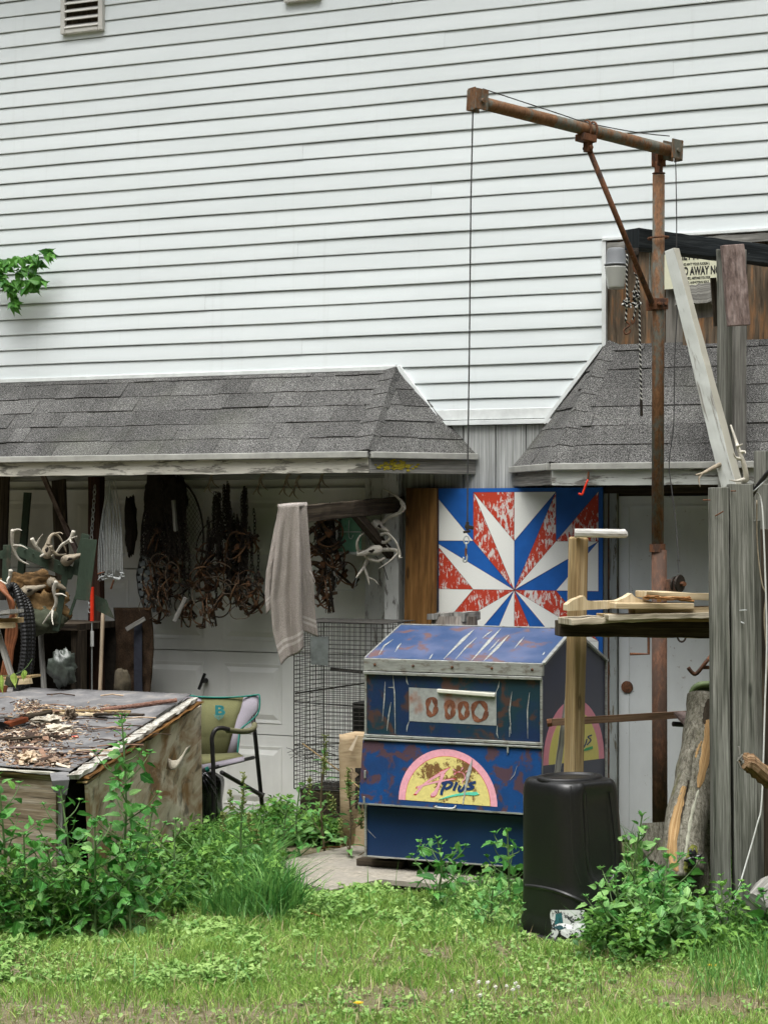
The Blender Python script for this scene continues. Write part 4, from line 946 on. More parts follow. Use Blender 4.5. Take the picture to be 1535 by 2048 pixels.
# antlers on the fence
def antler(mb, base, pts, r0, tines):
    b = spline(pts, 5); n = len(b); mb.tube(b, [max(.0035, r0 * (1 - .72 * (i / (n - 1)) ** 1.5)) for i in range(n)], 8)
    for k, tp in tines:
        i = min(n - 1, int(k * (n - 1))); s = b[i]; e = V(tp); m = s.lerp(e, .5) + (e - s).orthogonal().normalized() * .012
        q = spline([s, m, e], 4); rr = r0 * .72; mb.tube(q, [max(.002, rr * (1 - .88 * j / (len(q) - 1))) for j in range(len(q))], 7)
fa = thing('fence_antler', 'white antler with short tines standing on top of the fence boards beside the diagonal board', 'antler', P(1480, 965, 9.75))
mb = MB(); antler(mb, None, PP([(1484, 964, 9.3), (1491, 957, 9.28), (1486, 927, 9.26), (1478, 905, 9.26), (1470, 880, 9.28), (1460, 850, 9.3)]), .014, [(.2, P(1458, 960, 9.22)), (.5, P(1465, 905, 9.24)), (.72, P(1484, 888, 9.2)), (.6, P(1490, 907, 9.22))]); mb.build('antler', M['bone'], fa, smooth=True)
fa2 = thing('small_antler', 'small forked antler poking out left of the diagonal board under the right eave', 'antler', P(1410, 940, 9.95))
mb = MB(); antler(mb, None, PP([(1440, 928, 10.0), (1420, 938, 9.93), (1405, 946, 9.88), (1390, 950, 9.84)]), .012, [(.75, P(1399, 974, 9.84))]); mb.build('antler', M['boned'], fa2, smooth=True)

# ================================================================== WOODEN STAND WITH STACKED LUMBER
stand = thing('lumber_stand', 'square yellow timber post carrying a cross beam beside the blue chest', 'stand', G(1155, 1820))
a = P(1156, 1074, 9.75); b = P(1146, 1560, 9.75)
mb = MB(); foot = a + (b - a) * ((a.z) / (a.z - b.z)); mb.beam(foot, a, .074, .074, up=-F_ * .8 + R_ * .6, n=16, jit=.001); mb.build('post', M['tan'], stand, bevel=.010)
mb = MB(); mb.beam(P(1113, 1256, 9.55), P(1484, 1261, 9.73), .09, .075, n=20, jit=.002); mb.build('cross_beam', M['dark'], stand, bevel=.004)
mb = MB(); mb.beam(P(1120, 1256, 9.64), P(1484, 1261, 9.80), .03, .08, n=20, jit=.002); mb.build('cross_beam', M['tan'], stand, bevel=.003)
def plank(label, p0, p1, wd, th, mat, up=Z, jit=.0013, n=7, group='boards stacked on the timber stand', roll=0, name='lumber_board'):
    o = thing(name, label, 'board', (V(p0) + V(p1)) / 2, group); mb = MB(); mb.beam(p0, p1, wd, th, up=up, n=n, jit=jit, roll=roll); mb.build('board', mat, o, bevel=.003); return o
FR2 = M['fresh']
plank('long grey-brown board with a split end, lowest of the boards on the timber stand', P(1128, 1243, 9.45), P(1484, 1222, 9.75), .16, .032, M['oldpine'], jit=.0035, n=18)
plank('short dark-ended board lying askew on the lowest board of the timber stand', P(1210, 1234, 9.42), P(1484, 1229, 9.55), .09, .026, M['oldpine'], jit=.003, n=12)
plank('pale board second from the bottom on the timber stand, its end hidden by the fence', P(1200, 1235, 9.55), P(1484, 1235, 9.7), .14, .035, M['tan'])
plank('short thick pale block board lying under the bark-edged board on the timber stand', P(1262, 1222, 9.48), P(1484, 1218, 9.6), .10, .032, FR2)
plank('pale sawn board with a square cut end in the middle of the stack', P(1222, 1211, 9.42), P(1378, 1212, 9.52), .11, .028, FR2)
plank('rough bark-edged pale board on top of the stack beside the fence', P(1280, 1188, 9.5), P(1484, 1196, 9.62), .15, .030, M['fresh'], jit=.0025)
mb = MB()
for k in range(26):
    c = P(1284 + k * 3.6, 1195 + k * .12 + random.gauss(0, 2), 9.40); mb.beam(c, c + R_ * random.uniform(.015, .05) + Z * random.gauss(0, .004), .010, random.uniform(.006, .015), roll=random.random())
o = thing('bark_edge', 'strip of torn orange-brown bark along the front of the topmost board', 'bark', P(1330, 1196, 9.42)); mb.build('bark', wood('torn_bark', ((.10, .035, .012), (.30, .14, .05), (.52, .38, .22)), stretch=(8, 60)), o)
# curved offcut with scalloped top edge
oc = thing('curved_offcut', 'pale scalloped offcut of wood lying on the timber stand in front of the post', 'offcut', P(1190, 1210, 9.45))
o0 = P(1133, 1222, 9.40); ud = (P(1320, 1212, 9.5) - o0).normalized()
prof_ = [(0, 0), (0, .03), (.03, .05), (.085, .068), (.10, .045), (.14, .038), (.25, .036), (.29, .05), (.32, .068), (.335, .05), (.36, .04), (.43, .02), (.43, 0)]
mb = MB(); nrm_ = ud.cross(Z).normalized(); mb.prism([o0 + ud * x + Z * z for x, z in prof_], -nrm_ * .06); mb.build('offcut', M['fresh'], oc, bevel=.003)
# bleached stick on the post
bs = thing('bleached_stick', 'bleached white half-round stick lying across the top of the yellow timber post', 'stick', P(1200, 1068, 9.72))
pts = spline(PP([(1148, 1066, 9.68), (1175, 1066, 9.68), (1220, 1067, 9.7), (1246, 1067, 9.72), (1254, 1065, 9.72)]), 4); mb = MB(); mb.tube(pts, [.022] * (len(pts) - 3) + [.02, .013, .004], 10, jit=.0012); mb.build('stick', wood('bleached', ((.28, .27, .25), (.50, .49, .46), (.62, .61, .58)), stretch=(2, 40)), bs)
# rusty flat rail and grey stick
rr = thing('rust_rail', 'flat rusty bar running level behind the yellow timber post to the leaning log', 'bar', P(1240, 1440, 9.85))
mb = MB(); mb.beam(P(1098, 1445, 9.9), P(1400, 1427, 9.95), .02, .035, n=6); mb.build('bar', wood('brown_bar', ((.06, .035, .022), (.17, .105, .065), (.26, .17, .11)), stretch=(2, 30)), rr)
mb = MB(); mb.tube(PP([(1093, 1446, 9.9), (1102, 1445, 9.9)]), .02, 8); mb.build('bar_end', M['rust'], rr)
gs = thing('grey_stick', 'slim grey stick leaning against the side emblem of the blue chest', 'stick', P(1115, 1555, 9.95))
mb = MB(); mb.beam(P(1103, 1620, 9.95), P(1134, 1400, 9.95), .030, .018, up=-F_, n=10, jit=.0015); mb.build('stick', M['wgrey'], gs)
hkb = thing('bent_rod', 'bent rusty steel rod poking out left of the fence boards', 'rod', P(1400, 1340, 10.0))
mb = MB(); mb.tube(spline(PP([(1375, 1335, 9.9), (1383, 1345, 9.9), (1392, 1347, 9.9), (1410, 1325, 9.9), (1430, 1300, 9.95), (1450, 1275, 10)]), 4), .010, 8); mb.tube(PP([(1404, 1335, 9.9), (1450, 1335, 9.95)]), .009, 8); mb.build('rod', M['rust'], hkb, smooth=True)
# green tractor seat back / plastic chair rim
gc_ = thing('green_chair', 'moss-stained green plastic chair back standing behind the leaning log', 'chair', P(1400, 1440, 10.1))
rim = []
cxg, cyg = 1425, 1430
for t in lin(0, 2 * math.pi, 33):
    k = 4.0; ct, st_ = math.cos(t), math.sin(t); rim.append(P(cxg + 46 * abs(ct) ** (2 / k) * (1 if ct > 0 else -1), cyg - 62 * abs(st_) ** (2 / k) * (1 if st_ > 0 else -1), 10.1 - .04 * abs(st_)))
mb = MB(); mb.tube(rim, .016, 8, caps=False); mb.build('rim', plain('mossy_green_plastic', (.085, .12, .05), .6, var=.4, scale=18), gc_, smooth=True)
mb = MB(); mb.prism([p + F_ * .02 for p in rim[:-1:2]], F_ * .006); mb.build('back', plain('dark_green_plastic', (.03, .045, .022), .6, var=.3), gc_)
mb = MB(); mb.prism(PP([(1346, 1424, 9.85), (1360, 1422, 9.9), (1390, 1425, 9.9), (1390, 1455, 9.8), (1372, 1452, 9.8)]), Z * -.012); mb.build('seat', M['redwood'], gc_)
mb = MB(); mb.tube(PP([(1345, 1448, 9.85), (1385, 1450, 9.9)]), .013, 10); mb.build('arm_tube', M['black'], gc_)
for px in (1385, 1455):
    mb = MB(); t_ = P(px, 1480, 10.1); mb.tube([t_, V((t_.x, t_.y, 0))], .012, 6); mb.build('leg', M['black'], gc_)

# ================================================================== LEANING LOG, STUMP
bt = NT('grey_bark', .9, .15); o = bt.co('Object', (1, 1, .45)); n = bt.noise(o, 60, 7, .78, .8); v = bt.vor(o, 60, 'DISTANCE_TO_EDGE'); n2 = bt.noise(bt.co('Object'), 6, 4, .6)
c = bt.ramp(n, [(.36, (.055, .05, .036)), (.5, (.19, .178, .14)), (.64, (.33, .315, .26))]); c = bt.mix(bt.ramp(v, [(.0, .25), (.05, 0.0)]), c, (.10, .09, .07))
c = bt.mix(bt.ramp(n2, [(.58, 0.0), (.72, .55)]), c, (.17, .17, .05)); bt.color(c); bt.bump(bt.math('ADD', n, bt.ramp(v, [(0, 0.0), (.08, .18)])), .8, .008); BARK = bt.mat
log = thing('leaning_log', 'thick grey-barked log with torn orange wood leaning against the fence boards', 'log', G(1372, 1778))
lp = [(1362, 1745, 9.35), (1368, 1660, 9.42), (1384, 1580, 9.5), (1396, 1510, 9.55), (1404, 1450, 9.6), (1409, 1392, 9.65)]
pts = spline(PP(lp), 5); mb = MB(); nL = len(pts); mb.tube(pts, [(.084 + .018 * (1 - i / nL) + .003 * math.sin(i * 1.1)) for i in range(nL)], 24, jit=.0016); logtr = mb.build('trunk', BARK, log, smooth=True)
sp_ = [(1336, 1735, 9.25), (1330, 1690, 9.28), (1334, 1640, 9.32), (1350, 1590, 9.38)]
lp2 = [(1352, 1755, 9.28), (1345, 1700, 9.32), (1350, 1640, 9.38), (1368, 1560, 9.44), (1380, 1500, 9.48)]
mb = MB(); q = spline(PP(lp2), 4); mb.tube(q, [.055 - .0022 * i for i in range(len(q))], 12, jit=.004); limb_ = mb.build('limb', BARK, log, smooth=True)
OW = wood('bare_orange_wood', ((.17, .09, .035), (.40, .25, .11), (.52, .38, .22)), stretch=(2, 26), fine=.4)
def stripe(pxpts, wpx, d, mat=OW, nm='bare_wood'):
    mb = MB(); pts = spline(PP([(x, y, d) for x, y in pxpts]), 5); n = len(pts)
    mb.tube(pts, [max(.002, wpx / 420 * math.sin(math.pi * (i + .35) / (n + .3)) ** .6) for i in range(n)], 8, jit=.0015); mb.build(nm, mat, log)
tree = bvh(logtr, limb_)
def bare(pts, w_, mat=OW, nm='bare_wood', off=.002):
    mb = strap(tree, pts, lambda t: (w_ * (math.sin(math.pi * (t * .92 + .04)) ** .5) + 2 * math.sin(t * 31) * .8), off, sm=9); mb.build(nm, mat, log, smooth=False)
bare([(1368, 1572), (1361, 1600), (1350, 1640), (1343, 1690), (1345, 1722), (1354, 1742)], 20); bare([(1376, 1560), (1368, 1600), (1360, 1640)], 5, M['dark'], 'bark_split')
bare([(1410, 1438), (1416, 1462), (1411, 1500), (1404, 1540), (1396, 1575)], 19); bare([(1402, 1482), (1394, 1500), (1390, 1516)], 5)
bare([(1418, 1398), (1414, 1420), (1408, 1448)], 16, M['dark'], 'torn_fibres'); bare([(1396, 1580), (1382, 1630), (1374, 1680), (1368, 1720)], 7, plain('grey_scar', (.33, .33, .26), .9, var=.3), 'bark_scar')
bare([(1388, 1690), (1380, 1715), (1372, 1745)], 22, plain('bark_moss', (.14, .15, .03), .95, var=.5, scale=90), 'moss_patch')
stump = thing('mossy_stump', 'short dark stump under the leaning log, half hidden by weeds', 'stump', G(1365, 1800))
mb = MB(); pts = [G(1360, 1805, 0.0), P(1358, 1760, 9.5), P(1362, 1705, 9.55)]; mb.tube([pts[0], pts[1], pts[2]], [.16, .14, .12], 16, jit=.008); mb.build('trunk', BARK, stump)
s2 = thing('second_log', 'dark log standing in the shade between the leaning log and the fence boards', 'log', G(1410, 1790))
mb = MB(); mb.tube([G(1408, 1790, 0.0), P(1412, 1600, 9.75), P(1440, 1450, 9.85)], [.10, .075, .06], 12, jit=.006); mb.build('trunk', BARK, s2)
s3 = thing('grey_bark_slab', 'curved grey bark slab standing left of the leaning log', 'bark', G(1312, 1790))
mb = MB(); mb.tube([G(1316, 1795, 0), P(1314, 1700, 9.6), P(1310, 1645, 9.62)], [.075, .07, .06], 12, jit=.006); mb.build('bark', BARK, s3)
bgk = thing('small_black_bag', 'small knotted black plastic bag on the stump beside the fence', 'bag', P(1386, 1715, 9.3))
mb = MB(); c = P(1386, 1718, 9.25)
for k in range(9):
    a = random.uniform(0, 6.28); mb.tube(spline([c + Z * .01, c + R_ * .02 * math.cos(a) + Z * .02 * math.sin(a), c + R_ * .045 * math.cos(a) + Z * .05 * math.sin(a)], 3), [.014] + [.012] * 4 + [.004] * 2, 6)
mb.build('bag', M['bag'], bgk, smooth=True)

# ================================================================== UPTURNED BLACK BIN
rh = thing('red_hook', 'small red-dipped metal hook hanging from the fascia above the pinwheel board', 'hook', W(1175, 948, OFF))
hp0 = dpt(W(1175, 948, OFF + .03))
mb = MB(); mb.tube(PP([(1176, 943, hp0), (1175, 960, hp0)]), .006, 6); mb.build('shank', M['rust'], rh)
mb = MB(); mb.tube(spline(PP([(1175, 959, hp0), (1169, 974, hp0), (1164, 988, hp0), (1161, 989, hp0), (1156, 987, hp0)]), 3), .0062, 7); mb.build('red_tip', M['red'], rh, smooth=True)
# ---- the bin
bin_ = thing('black_bin', 'upturned black plastic bin with a torn white sticker, standing in the grass', 'bin', G(1145, 1885))
bd_ = P(1138, 1720, 9.15); bz1 = P(1140, 1563, 9.05).z; byaw = math.radians(24 + 36)
bx_ = V((math.cos(byaw), math.sin(byaw), 0)); by_ = V((-math.sin(byaw), math.cos(byaw), 0)); bo = V((bd_.x, bd_.y, 0))
NU, NV = 128, 44
def binpt(u, v):
    """u around, v up 0..1"""
    zz = bz1 * v; hw = .200 - .022 * v; hd = .205 - .030 * v
    if v < .10: hw += .008; hd += .008
    k = 4.2; c, s = math.cos(u), math.sin(u)
    rr = (abs(c) ** k + abs(s) ** k) ** (-1 / k)
    e = 1.0
    if v > .90: e = 1 - .16 * ((v - .90) / .10) ** 2.2; zz = bz1 * (.90 + .10 * math.sin((v - .90) / .10 * math.pi / 2))
    x, y = hw * c * rr * e, hd * s * rr * e
    # front face features: lower flare line and a U shaped sunk panel
    if y < 0:
        f = 0.0; xx = x / hw
        if -.66 < xx < .86:
            dxx = abs(xx - .10) / .52; bot = .36 + .08 * dxx ** 3
            ins = 1 / (1 + math.exp((dxx - 1) * 14)) * (1 / (1 + math.exp((bot - v) * 60))) * (1 / (1 + math.exp((v - .93) * 60)))
            f -= .030 * ins
            f += .007 * math.exp(-((dxx - 1.0) * 9) ** 2) * (1 / (1 + math.exp((bot - v) * 60)))
        y -= f
    q_ = bx_ * x + by_ * y; rx_ = q_.dot(R_) / .25
    if q_.dot(F_) < 0:
        line = .345 - .11 * max(0, rx_ + .75) ** 1.6 * .8; g_ = 1 / (1 + math.exp((v - line) * 80)); q_ = q_ * (1 + .045 * g_); x = q_.dot(bx_); y = q_.dot(by_)
    sh_ = R_ * (.030 * (1 - v)); x += sh_.dot(bx_); y += sh_.dot(by_)
    return bo + bx_ * x + by_ * y + Z * (zz + .004)
pts = []; vv = [i / 30 * .9 for i in range(31)] + [.9 + i * .0077 for i in range(1, 14)]
for v in vv:
    for j in range(NU): pts.append(binpt(2 * math.pi * j / NU, min(1, v)))
mb = MB(); n_r = len(vv); mb.loft([pts[i * NU:(i + 1) * NU] for i in range(n_r)], vv, [j / NU for j in range(NU + 1)], caps=True)
bp = NT('black_bin_plastic', .38, .6); nz = bp.noise(bp.co('Object'), 90, 4, .7); bp.color(bp.ramp(nz, [(.35, (.011, .011, .011)), (.7, (.02, .02, .019))]))
bp.color(bp.mix(bp.ramp(bp.noise(bp.co('Object', (1, 1, .3)), 5, 6, .7), [(.5, 0.0), (.8, .3)]), bp.ramp(nz, [(.35, (.006, .006, .006)), (.7, (.011, .011, .011))]), (.035, .034, .03))); bp.bump(nz, .15, .002)
shell = mb.build('shell', bp.mat, bin_, smooth=True); bt_ = bvh(shell)
mb = MB(); tp_ = bo + Z * (bz1 + .004)
mb.loft([[tp_ + bx_ * (rx * math.cos(t)) + by_ * (ry * math.sin(t)) + Z * h for t in lin(0, 2 * math.pi, 25)[:-1]] for rx, ry, h in ((.17, .13, -.004), (.165, .125, .010), (.14, .105, .012), (.13, .095, .002))], [0, .1, .2, .3], [i / 24 for i in range(25)]); mb.build('base_ring', bp.mat, bin_, smooth=True, bevel=.001)
mb = MB(); ring = []
for j in range(64):
    u = 2 * math.pi * j / 64; p = binpt(u, .0); q = (p - bo); q.z = 0; ring.append(bo + q * 1.10 + Z * .012)
mb.tube(ring + [ring[0]], .014, 6, caps=False); mb.build('rim', bp.mat, bin_, smooth=True)
# sticker conforming to the front
st_n = -by_
sm = NT('torn_white_sticker', .5, .3); o = sm.co('Object'); n = sm.noise(o, 38, 6, .7, .5); c = sm.ramp(n, [(.535, (.62, .64, .62)), (.56, (.03, .035, .035))]); sm.color(c)
st_n = (-F_ * .985 + R_ * .17).normalized()
rib_m = plain('bin_rib', (.012, .012, .012), .33, var=.2, spec=.6)
for pth, w_, o_ in (([(1168, 1585), (1172, 1660), (1175, 1720), (1184, 1752), (1200, 1768), (1218, 1764), (1230, 1742), (1232, 1700), (1226, 1640), (1219, 1585)], 7, .007), ([(1140, 1572), (1142, 1650), (1146, 1720), (1160, 1770)], 4, .002), ([(1041, 1772), (1070, 1774), (1110, 1782), (1150, 1797), (1185, 1816), (1200, 1824)], 9, .009)):
    strap(bt_, pth, w_, o_, sm=6).build('moulded_rib', rib_m, bin_, smooth=True)
SP = lambda x, y: hit(bt_, x, y, .003)
mb = MB(); sp4 = [(1101, 1821), (1128, 1820), (1168, 1820), (1170, 1850), (1166, 1872), (1140, 1870), (1120, 1880), (1101, 1866)]
mb.grid([SP(1101 + 67 * i / 8 + (2 * math.sin(j * 5) if i in (0, 8) else 0), 1820 + (52 + 6 * math.sin(i * 2.1)) * j / 6) for i in range(9) for j in range(7)], 9, 7); stk = mb.build('sticker', sm.mat, bin_)
mb = MB(); mb.prism([SP(*p) + st_n * .0017 for p in ((1110, 1828), (1122, 1826), (1125, 1846), (1108, 1849))], st_n * .0004); mb.build('sticker_print', plain('sticker_teal', (.03, .13, .14), .5, var=.5, scale=60), stk)
mb = MB(); mb.prism([SP(*p) + st_n * .0017 for p in ((1104, 1854), (1118, 1850), (1132, 1855), (1118, 1860))], st_n * .0004); mb.build('sticker_print', plain('sticker_ink', (.02, .06, .07), .5, var=.5, scale=60), stk)

# ================================================================== TOWEL ARM, TOWEL
arm = thing('bracket_arm', 'rough dark beam bracket sticking out from the garage door post', 'bracket', W(800, 1015))
a0 = W(800, 1008, .02); a1 = P(572, 1031, 11.2)
mb = MB(); mb.beam(a0 + V((0, .03, 0)), a1, .05, .095, n=26, jit=.003); mb.build('arm', M['dark'], arm, bevel=.004)
mb = MB(); mb.beam(W(790, 1120, .0), a0.lerp(a1, .45), .045, .05, n=8, jit=.002); mb.build('brace', M['dark'], arm)
tw = NT('terry_towel', .95, .1); o = tw.co('Object'); n = tw.noise(o, 260, 3, .7); n2 = tw.noise(o, 45, 3, .6); vv_ = tw.sep(tw.co('UV'), 1)
c = tw.ramp(n, [(.3, (.20, .175, .155)), (.7, (.43, .385, .35))]); bnd = tw.ramp(vv_, [(.0, 0), (.065, 1), (.085, 0), (.105, 1), (.125, 0)], 'CONSTANT')
c = tw.mix(bnd, c, (.46, .42, .39)); tw.color(c); tw.bump(tw.math('ADD', n, tw.math('MULTIPLY', n2, .6)), 1.0, .006); TW = tw.mat
towel = thing('towel', 'beige terry towel hanging over the end of the dark beam bracket', 'towel', P(590, 1020, 11.2))
def sheet(name, L, Rr, bot, dep, folds, nu=46, nv=70, parent=towel, seed=0, hem=True):
    """L, Rr: edge curves as pixel polylines sampled by t; hung cloth with folds growing downwards"""
    def samp(pl, t):
        x = t * (len(pl) - 1); i = min(int(x), len(pl) - 2); f = x - i; return [pl[i][k] * (1 - f) + pl[i + 1][k] * f for k in (0, 1)]
    pts = []; uv = []
    for i in range(nu):
        u = i / (nu - 1)
        for j in range(nv):
            v = j / (nv - 1); l = samp(L, v); r = samp(Rr, v); yb = bot(u); y = l[1] * (1 - u) + r[1] * u
            x = l[0] * (1 - u) + r[0] * u
            yt = L[0][1] * (1 - u) + Rr[0][1] * u; y = yt + (yb - yt) * v
            fd = folds(u, v) + .004 * mnoise.noise(V((u * 9 + seed, v * 7, 0)))
            pts.append(P(x, y, dep(v) - fd)); uv.append((u, 1 - v))
    mb = MB(); mb.grid(pts, nu, nv, uvs=uv); o = mb.build(name, TW, parent, smooth=True, solid=.006); return o
sheet('rear_fall', [(590, 1008), (592, 1150), (596, 1265)], [(613, 1009), (617, 1040), (621, 1100), (627, 1180), (630, 1220), (636, 1272)], lambda u: 1258 + 16 * u, lambda v: 11.12 + .02 * v, lambda u, v: .012 * math.sin(u * 5) * v)
sheet('front_fall', [(560, 1012), (553, 1060), (546, 1120), (541, 1180), (546, 1240), (562, 1330)], [(598, 1009), (600, 1060), (603, 1150), (604, 1220), (607, 1292)], lambda u: 1331 - 38 * u - 4 * math.sin(u * 6), lambda v: 11.05,
      lambda u, v: (.020 * math.sin(u * 7.5 + .6) + .012 * math.sin(u * 15 + 2 * v)) * min(1, v * 2.2), seed=3)
sheet('side_fold', [(557, 1014), (549, 1050), (541, 1100), (533, 1160), (530, 1200), (533, 1226)], [(570, 1012), (566, 1060), (560, 1120), (548, 1180), (544, 1210), (546, 1222)], lambda u: 1228 - 16 * u, lambda v: 11.08, lambda u, v: .018 * math.sin(u * 3.1) * min(1, v * 3), nu=18, seed=7)
mb = MB(); e0_ = P(557, 1013, 11.08); e1_ = P(613, 1009, 11.14); mb.tube([e0_ - Z * .004, e0_.lerp(e1_, .5) - Z * .003, e1_ - Z * .004], [.018, .020, .018], 10); mb.build('fold_over', TW, towel, smooth=True)
mb = MB(); mb.tube(spline(PP([(618, 1140, 11.1), (624, 1150, 11.08), (629, 1162, 11.08), (628, 1166, 11.08)]), 3), .003, 5); mb.build('loose_thread', TW, towel)

# ================================================================== DEER SKULLS ON THE POST
sk = thing('deer_skull_rack', 'bleached deer skulls with antlers hanging on the post under the left eave', 'skull', W(760, 1100, .2))
DS = dpt(W(765, 1080, .22))
def S(l): return [P(x, y, DS + (q[0] if q else 0)) for x, y, *q in l]
mb = MB(); antler(mb, None, S([(762, 1048, .03), (775, 1035, 0), (800, 1025, -.03), (808, 1012, -.05), (795, 995, -.04), (780, 985, -.02), (767, 978, 0)]), .013, [(.30, P(803, 1000, DS - .1)), (.62, P(811, 1018, DS - .1))]); mb.build('antler', M['bone'], sk, smooth=True)
mb = MB(); antler(mb, None, S([(758, 1100), (790, 1100, -.04), (799, 1110, -.06), (792, 1085, -.08), (776, 1066, -.08)]), .012, [(.35, P(757, 1137, DS - .06)), (.5, P(804, 1115, DS - .12)), (.25, P(772, 1090, DS - .1))]); mb.build('antler', M['bone'], sk, smooth=True)
mb = MB(); antler(mb, None, S([(727, 1105), (716, 1100, -.03), (714, 1085, -.05), (720, 1072, -.05), (729, 1065, -.04)]), .011, [(.2, P(718, 1112, DS - .05))]); mb.build('antler', M['bone'], sk, smooth=True)
mb = MB(); antler(mb, None, S([(735, 1118, .02), (727, 1135, 0), (716, 1150, -.02), (712, 1156, -.02)]), .011, []); antler(mb, None, S([(727, 1133, 0), (735, 1155, 0), (738, 1170, 0)]), .010, [(.5, P(757, 1170, DS))]); mb.build('antler', M['bone'], sk, smooth=True)
def skull(c, L, wd, ht, ang, parent, mat, seed, nm='skull'):
    rnd = random.Random(seed); ax = (R_ * math.cos(ang) + Z * math.sin(ang)); sd_ = (-F_); tp = ax.cross(sd_).normalized(); n = 14; rings = []
    for i, (t, a, b) in enumerate([(0, .3, .3), (.08, .8, .8), (.25, 1.0, 1), (.42, .85, .9), (.55, .55, .6), (.75, .42, .45), (.95, .34, .3), (1, .15, .12)]):
        rings.append([c + ax * (L * (t - .4)) + sd_ * (wd * a * math.cos(2 * math.pi * j / n)) * rnd.uniform(.72, 1.15) + tp * (ht * b * math.sin(2 * math.pi * j / n)) * rnd.uniform(.7, 1.18) for j in range(n)])
    mb = MB(); mb.loft(rings, [i * .1 for i in range(len(rings))], [j / n for j in range(n + 1)]); o = mb.build(nm, mat, parent, smooth=True)
    mb = MB(); e = c + ax * (L * .04) + sd_ * (wd * .80) + tp * (ht * .15); mb.tube([e - ax * .02, e - ax * .004 - tp * .006, e + ax * .014], [.004, .010, .003], 6, jit=.002); mb.build('eye_socket', M['darkcloth'], o)
    return o
skull(P(744, 1102, DS - .05), .16, .04, .032, math.radians(195), sk, M['bone'], 1)
skull(P(757, 1052, DS - .02), .12, .035, .03, math.radians(-30), sk, M['bone'], 2)
mb = MB(); mb.tube(spline(S([(748, 1075), (770, 1066, -.02), (780, 1075, -.02), (768, 1085, 0), (752, 1078, 0)]), 4), .010, 7, jit=.002); mb.tube(spline(S([(728, 1110), (740, 1118, -.04), (755, 1122, -.04), (768, 1116, -.02)]), 4), .009, 7, jit=.002); mb.build('jaw', M['bone'], sk, smooth=True)
mb = MB(); mb.tube(spline(S([(745, 1060, .08), (738, 1080, .05), (750, 1110, .06), (765, 1130, .06), (775, 1160, .04)]), 4), .003, 5); mb.build('hanging_cord', M['cable'], sk)

# ================================================================== WALL OF TRAPS
def trap_parts():
    d = {}
    mb = MB(); mb.beam((-.085, 0, 0), (.085, 0, 0), .018, .005); mb.beam((0, -.07, 0), (0, .07, 0), .014, .005); d['base'] = mb.mesh('base', M['rusttrap'])
    mb = MB(); mb.tube([(.065 * math.cos(t), .068 * math.sin(t), .02 + .03 * math.sin(t)) for t in lin(0, math.pi, 12)], .0042, 6); d['jaw'] = mb.mesh('jaw', M['rusttrap'], True)
    mb = MB(); mb.tube([(.065 * math.cos(t), -.068 * math.sin(t), .018 + .02 * math.sin(t)) for t in lin(0, math.pi, 12)], .0042, 6); d['jaw2'] = mb.mesh('jaw', M['rusttrap'], True)
    mb = MB(); mb.prism([(-.016, -.014, .02), (.016, -.014, .02), (.02, .01, .02), (0, .018, .02), (-.02, .01, .02)], (0, 0, .003)); d['pan'] = mb.mesh('pan', M['rustpan'])
    for s in (-1, 1):
        mb = MB(); mb.tube([(s * (.075 + .012 * math.cos(t)), .012 * math.sin(t), .006 + .0016 * t) for t in lin(0, 18, 30)], .002, 4); mb.beam((s * .075, -.03, .012), (s * .075, .045, .03), .012, .004)
        d['spring' + str(s)] = mb.mesh('spring', M['rusttrap'])
    return d
TP = trap_parts(); CL = []
def chain_mesh(n, L=.030, w_=.016, r=.0028):
    mb = MB()
    for i in range(n):
        a = i % 2; c = V((0, 0, -i * L * .74)); A = V((1, 0, 0)) if a else V((0, 1, 0)); c += V((math.sin(i * .5) * .004, 0, 0))
        mb.tube([c + A * (w_ / 2 * math.cos(t)) + Z * (L / 2 * math.sin(t)) for t in lin(0, 2 * math.pi, 9)], r, 4, caps=False)
    return mb.mesh('chain', M['ironchain'], True)
CH = {n: chain_mesh(n) for n in (8, 12, 16, 20)}
CHL = .030 * .74
def add_trap(c, rot, label, group, nch, first, name='foothold_trap'):
    t = thing(name, label, 'trap', c, group)
    M0 = Matrix.Translation(c) @ rot.to_4x4()
    for nm, k in (('base', 'base'), ('jaw', 'jaw'), ('jaw', 'jaw2'), ('pan', 'pan'), ('spring', 'spring-1'), ('spring', 'spring1')):
        o = bpy.data.objects.new(nm, TP[k]); COL.objects.link(o); o.matrix_basis = M0 @ Matrix.Scale(first, 4); put(o, t)
    o = bpy.data.objects.new('chain', CH[nch]); COL.objects.link(o); top = V(c) + Z * (nch * CHL) + V((random.gauss(0, .01), .02, 0)); tilt = Matrix.Rotation(random.gauss(0, .06), 4, 'Y')
    o.matrix_basis = Matrix.Translation(top) @ tilt; put(o, t); return t
from mathutils import Euler
random.seed(21)
for bi, (x0, x1, yt, y1, lab, n_) in enumerate(((300, 385, 1075, 1232, 'rusty foothold trap in the left-hand bunch of traps hanging before the garage door', 15),
                                   (405, 522, 1070, 1228, 'rusty foothold trap in the middle bunch of traps hanging left of the towel', 22),
                                   (632, 688, 1055, 1205, 'rusty foothold trap in the right-hand bunch hanging just right of the towel', 11))):
    for k in range(n_):
        px = random.uniform(x0, x1); py = yt + (y1 - yt) * ((k + .5) / n_) ** .8
        c = W(px, py, random.uniform(.02, .20)); nch = 8 if py < 1110 else (12 if py < 1150 else (16 if py < 1190 else 16))
        add_trap(c, Euler((math.radians(90) + random.gauss(0, .6), random.uniform(-1.6, 1.6), random.gauss(0, .7))).to_matrix(), lab, ('left', 'middle', 'right')[bi] + ' bunch of hanging traps', nch, random.uniform(.95, 1.35))
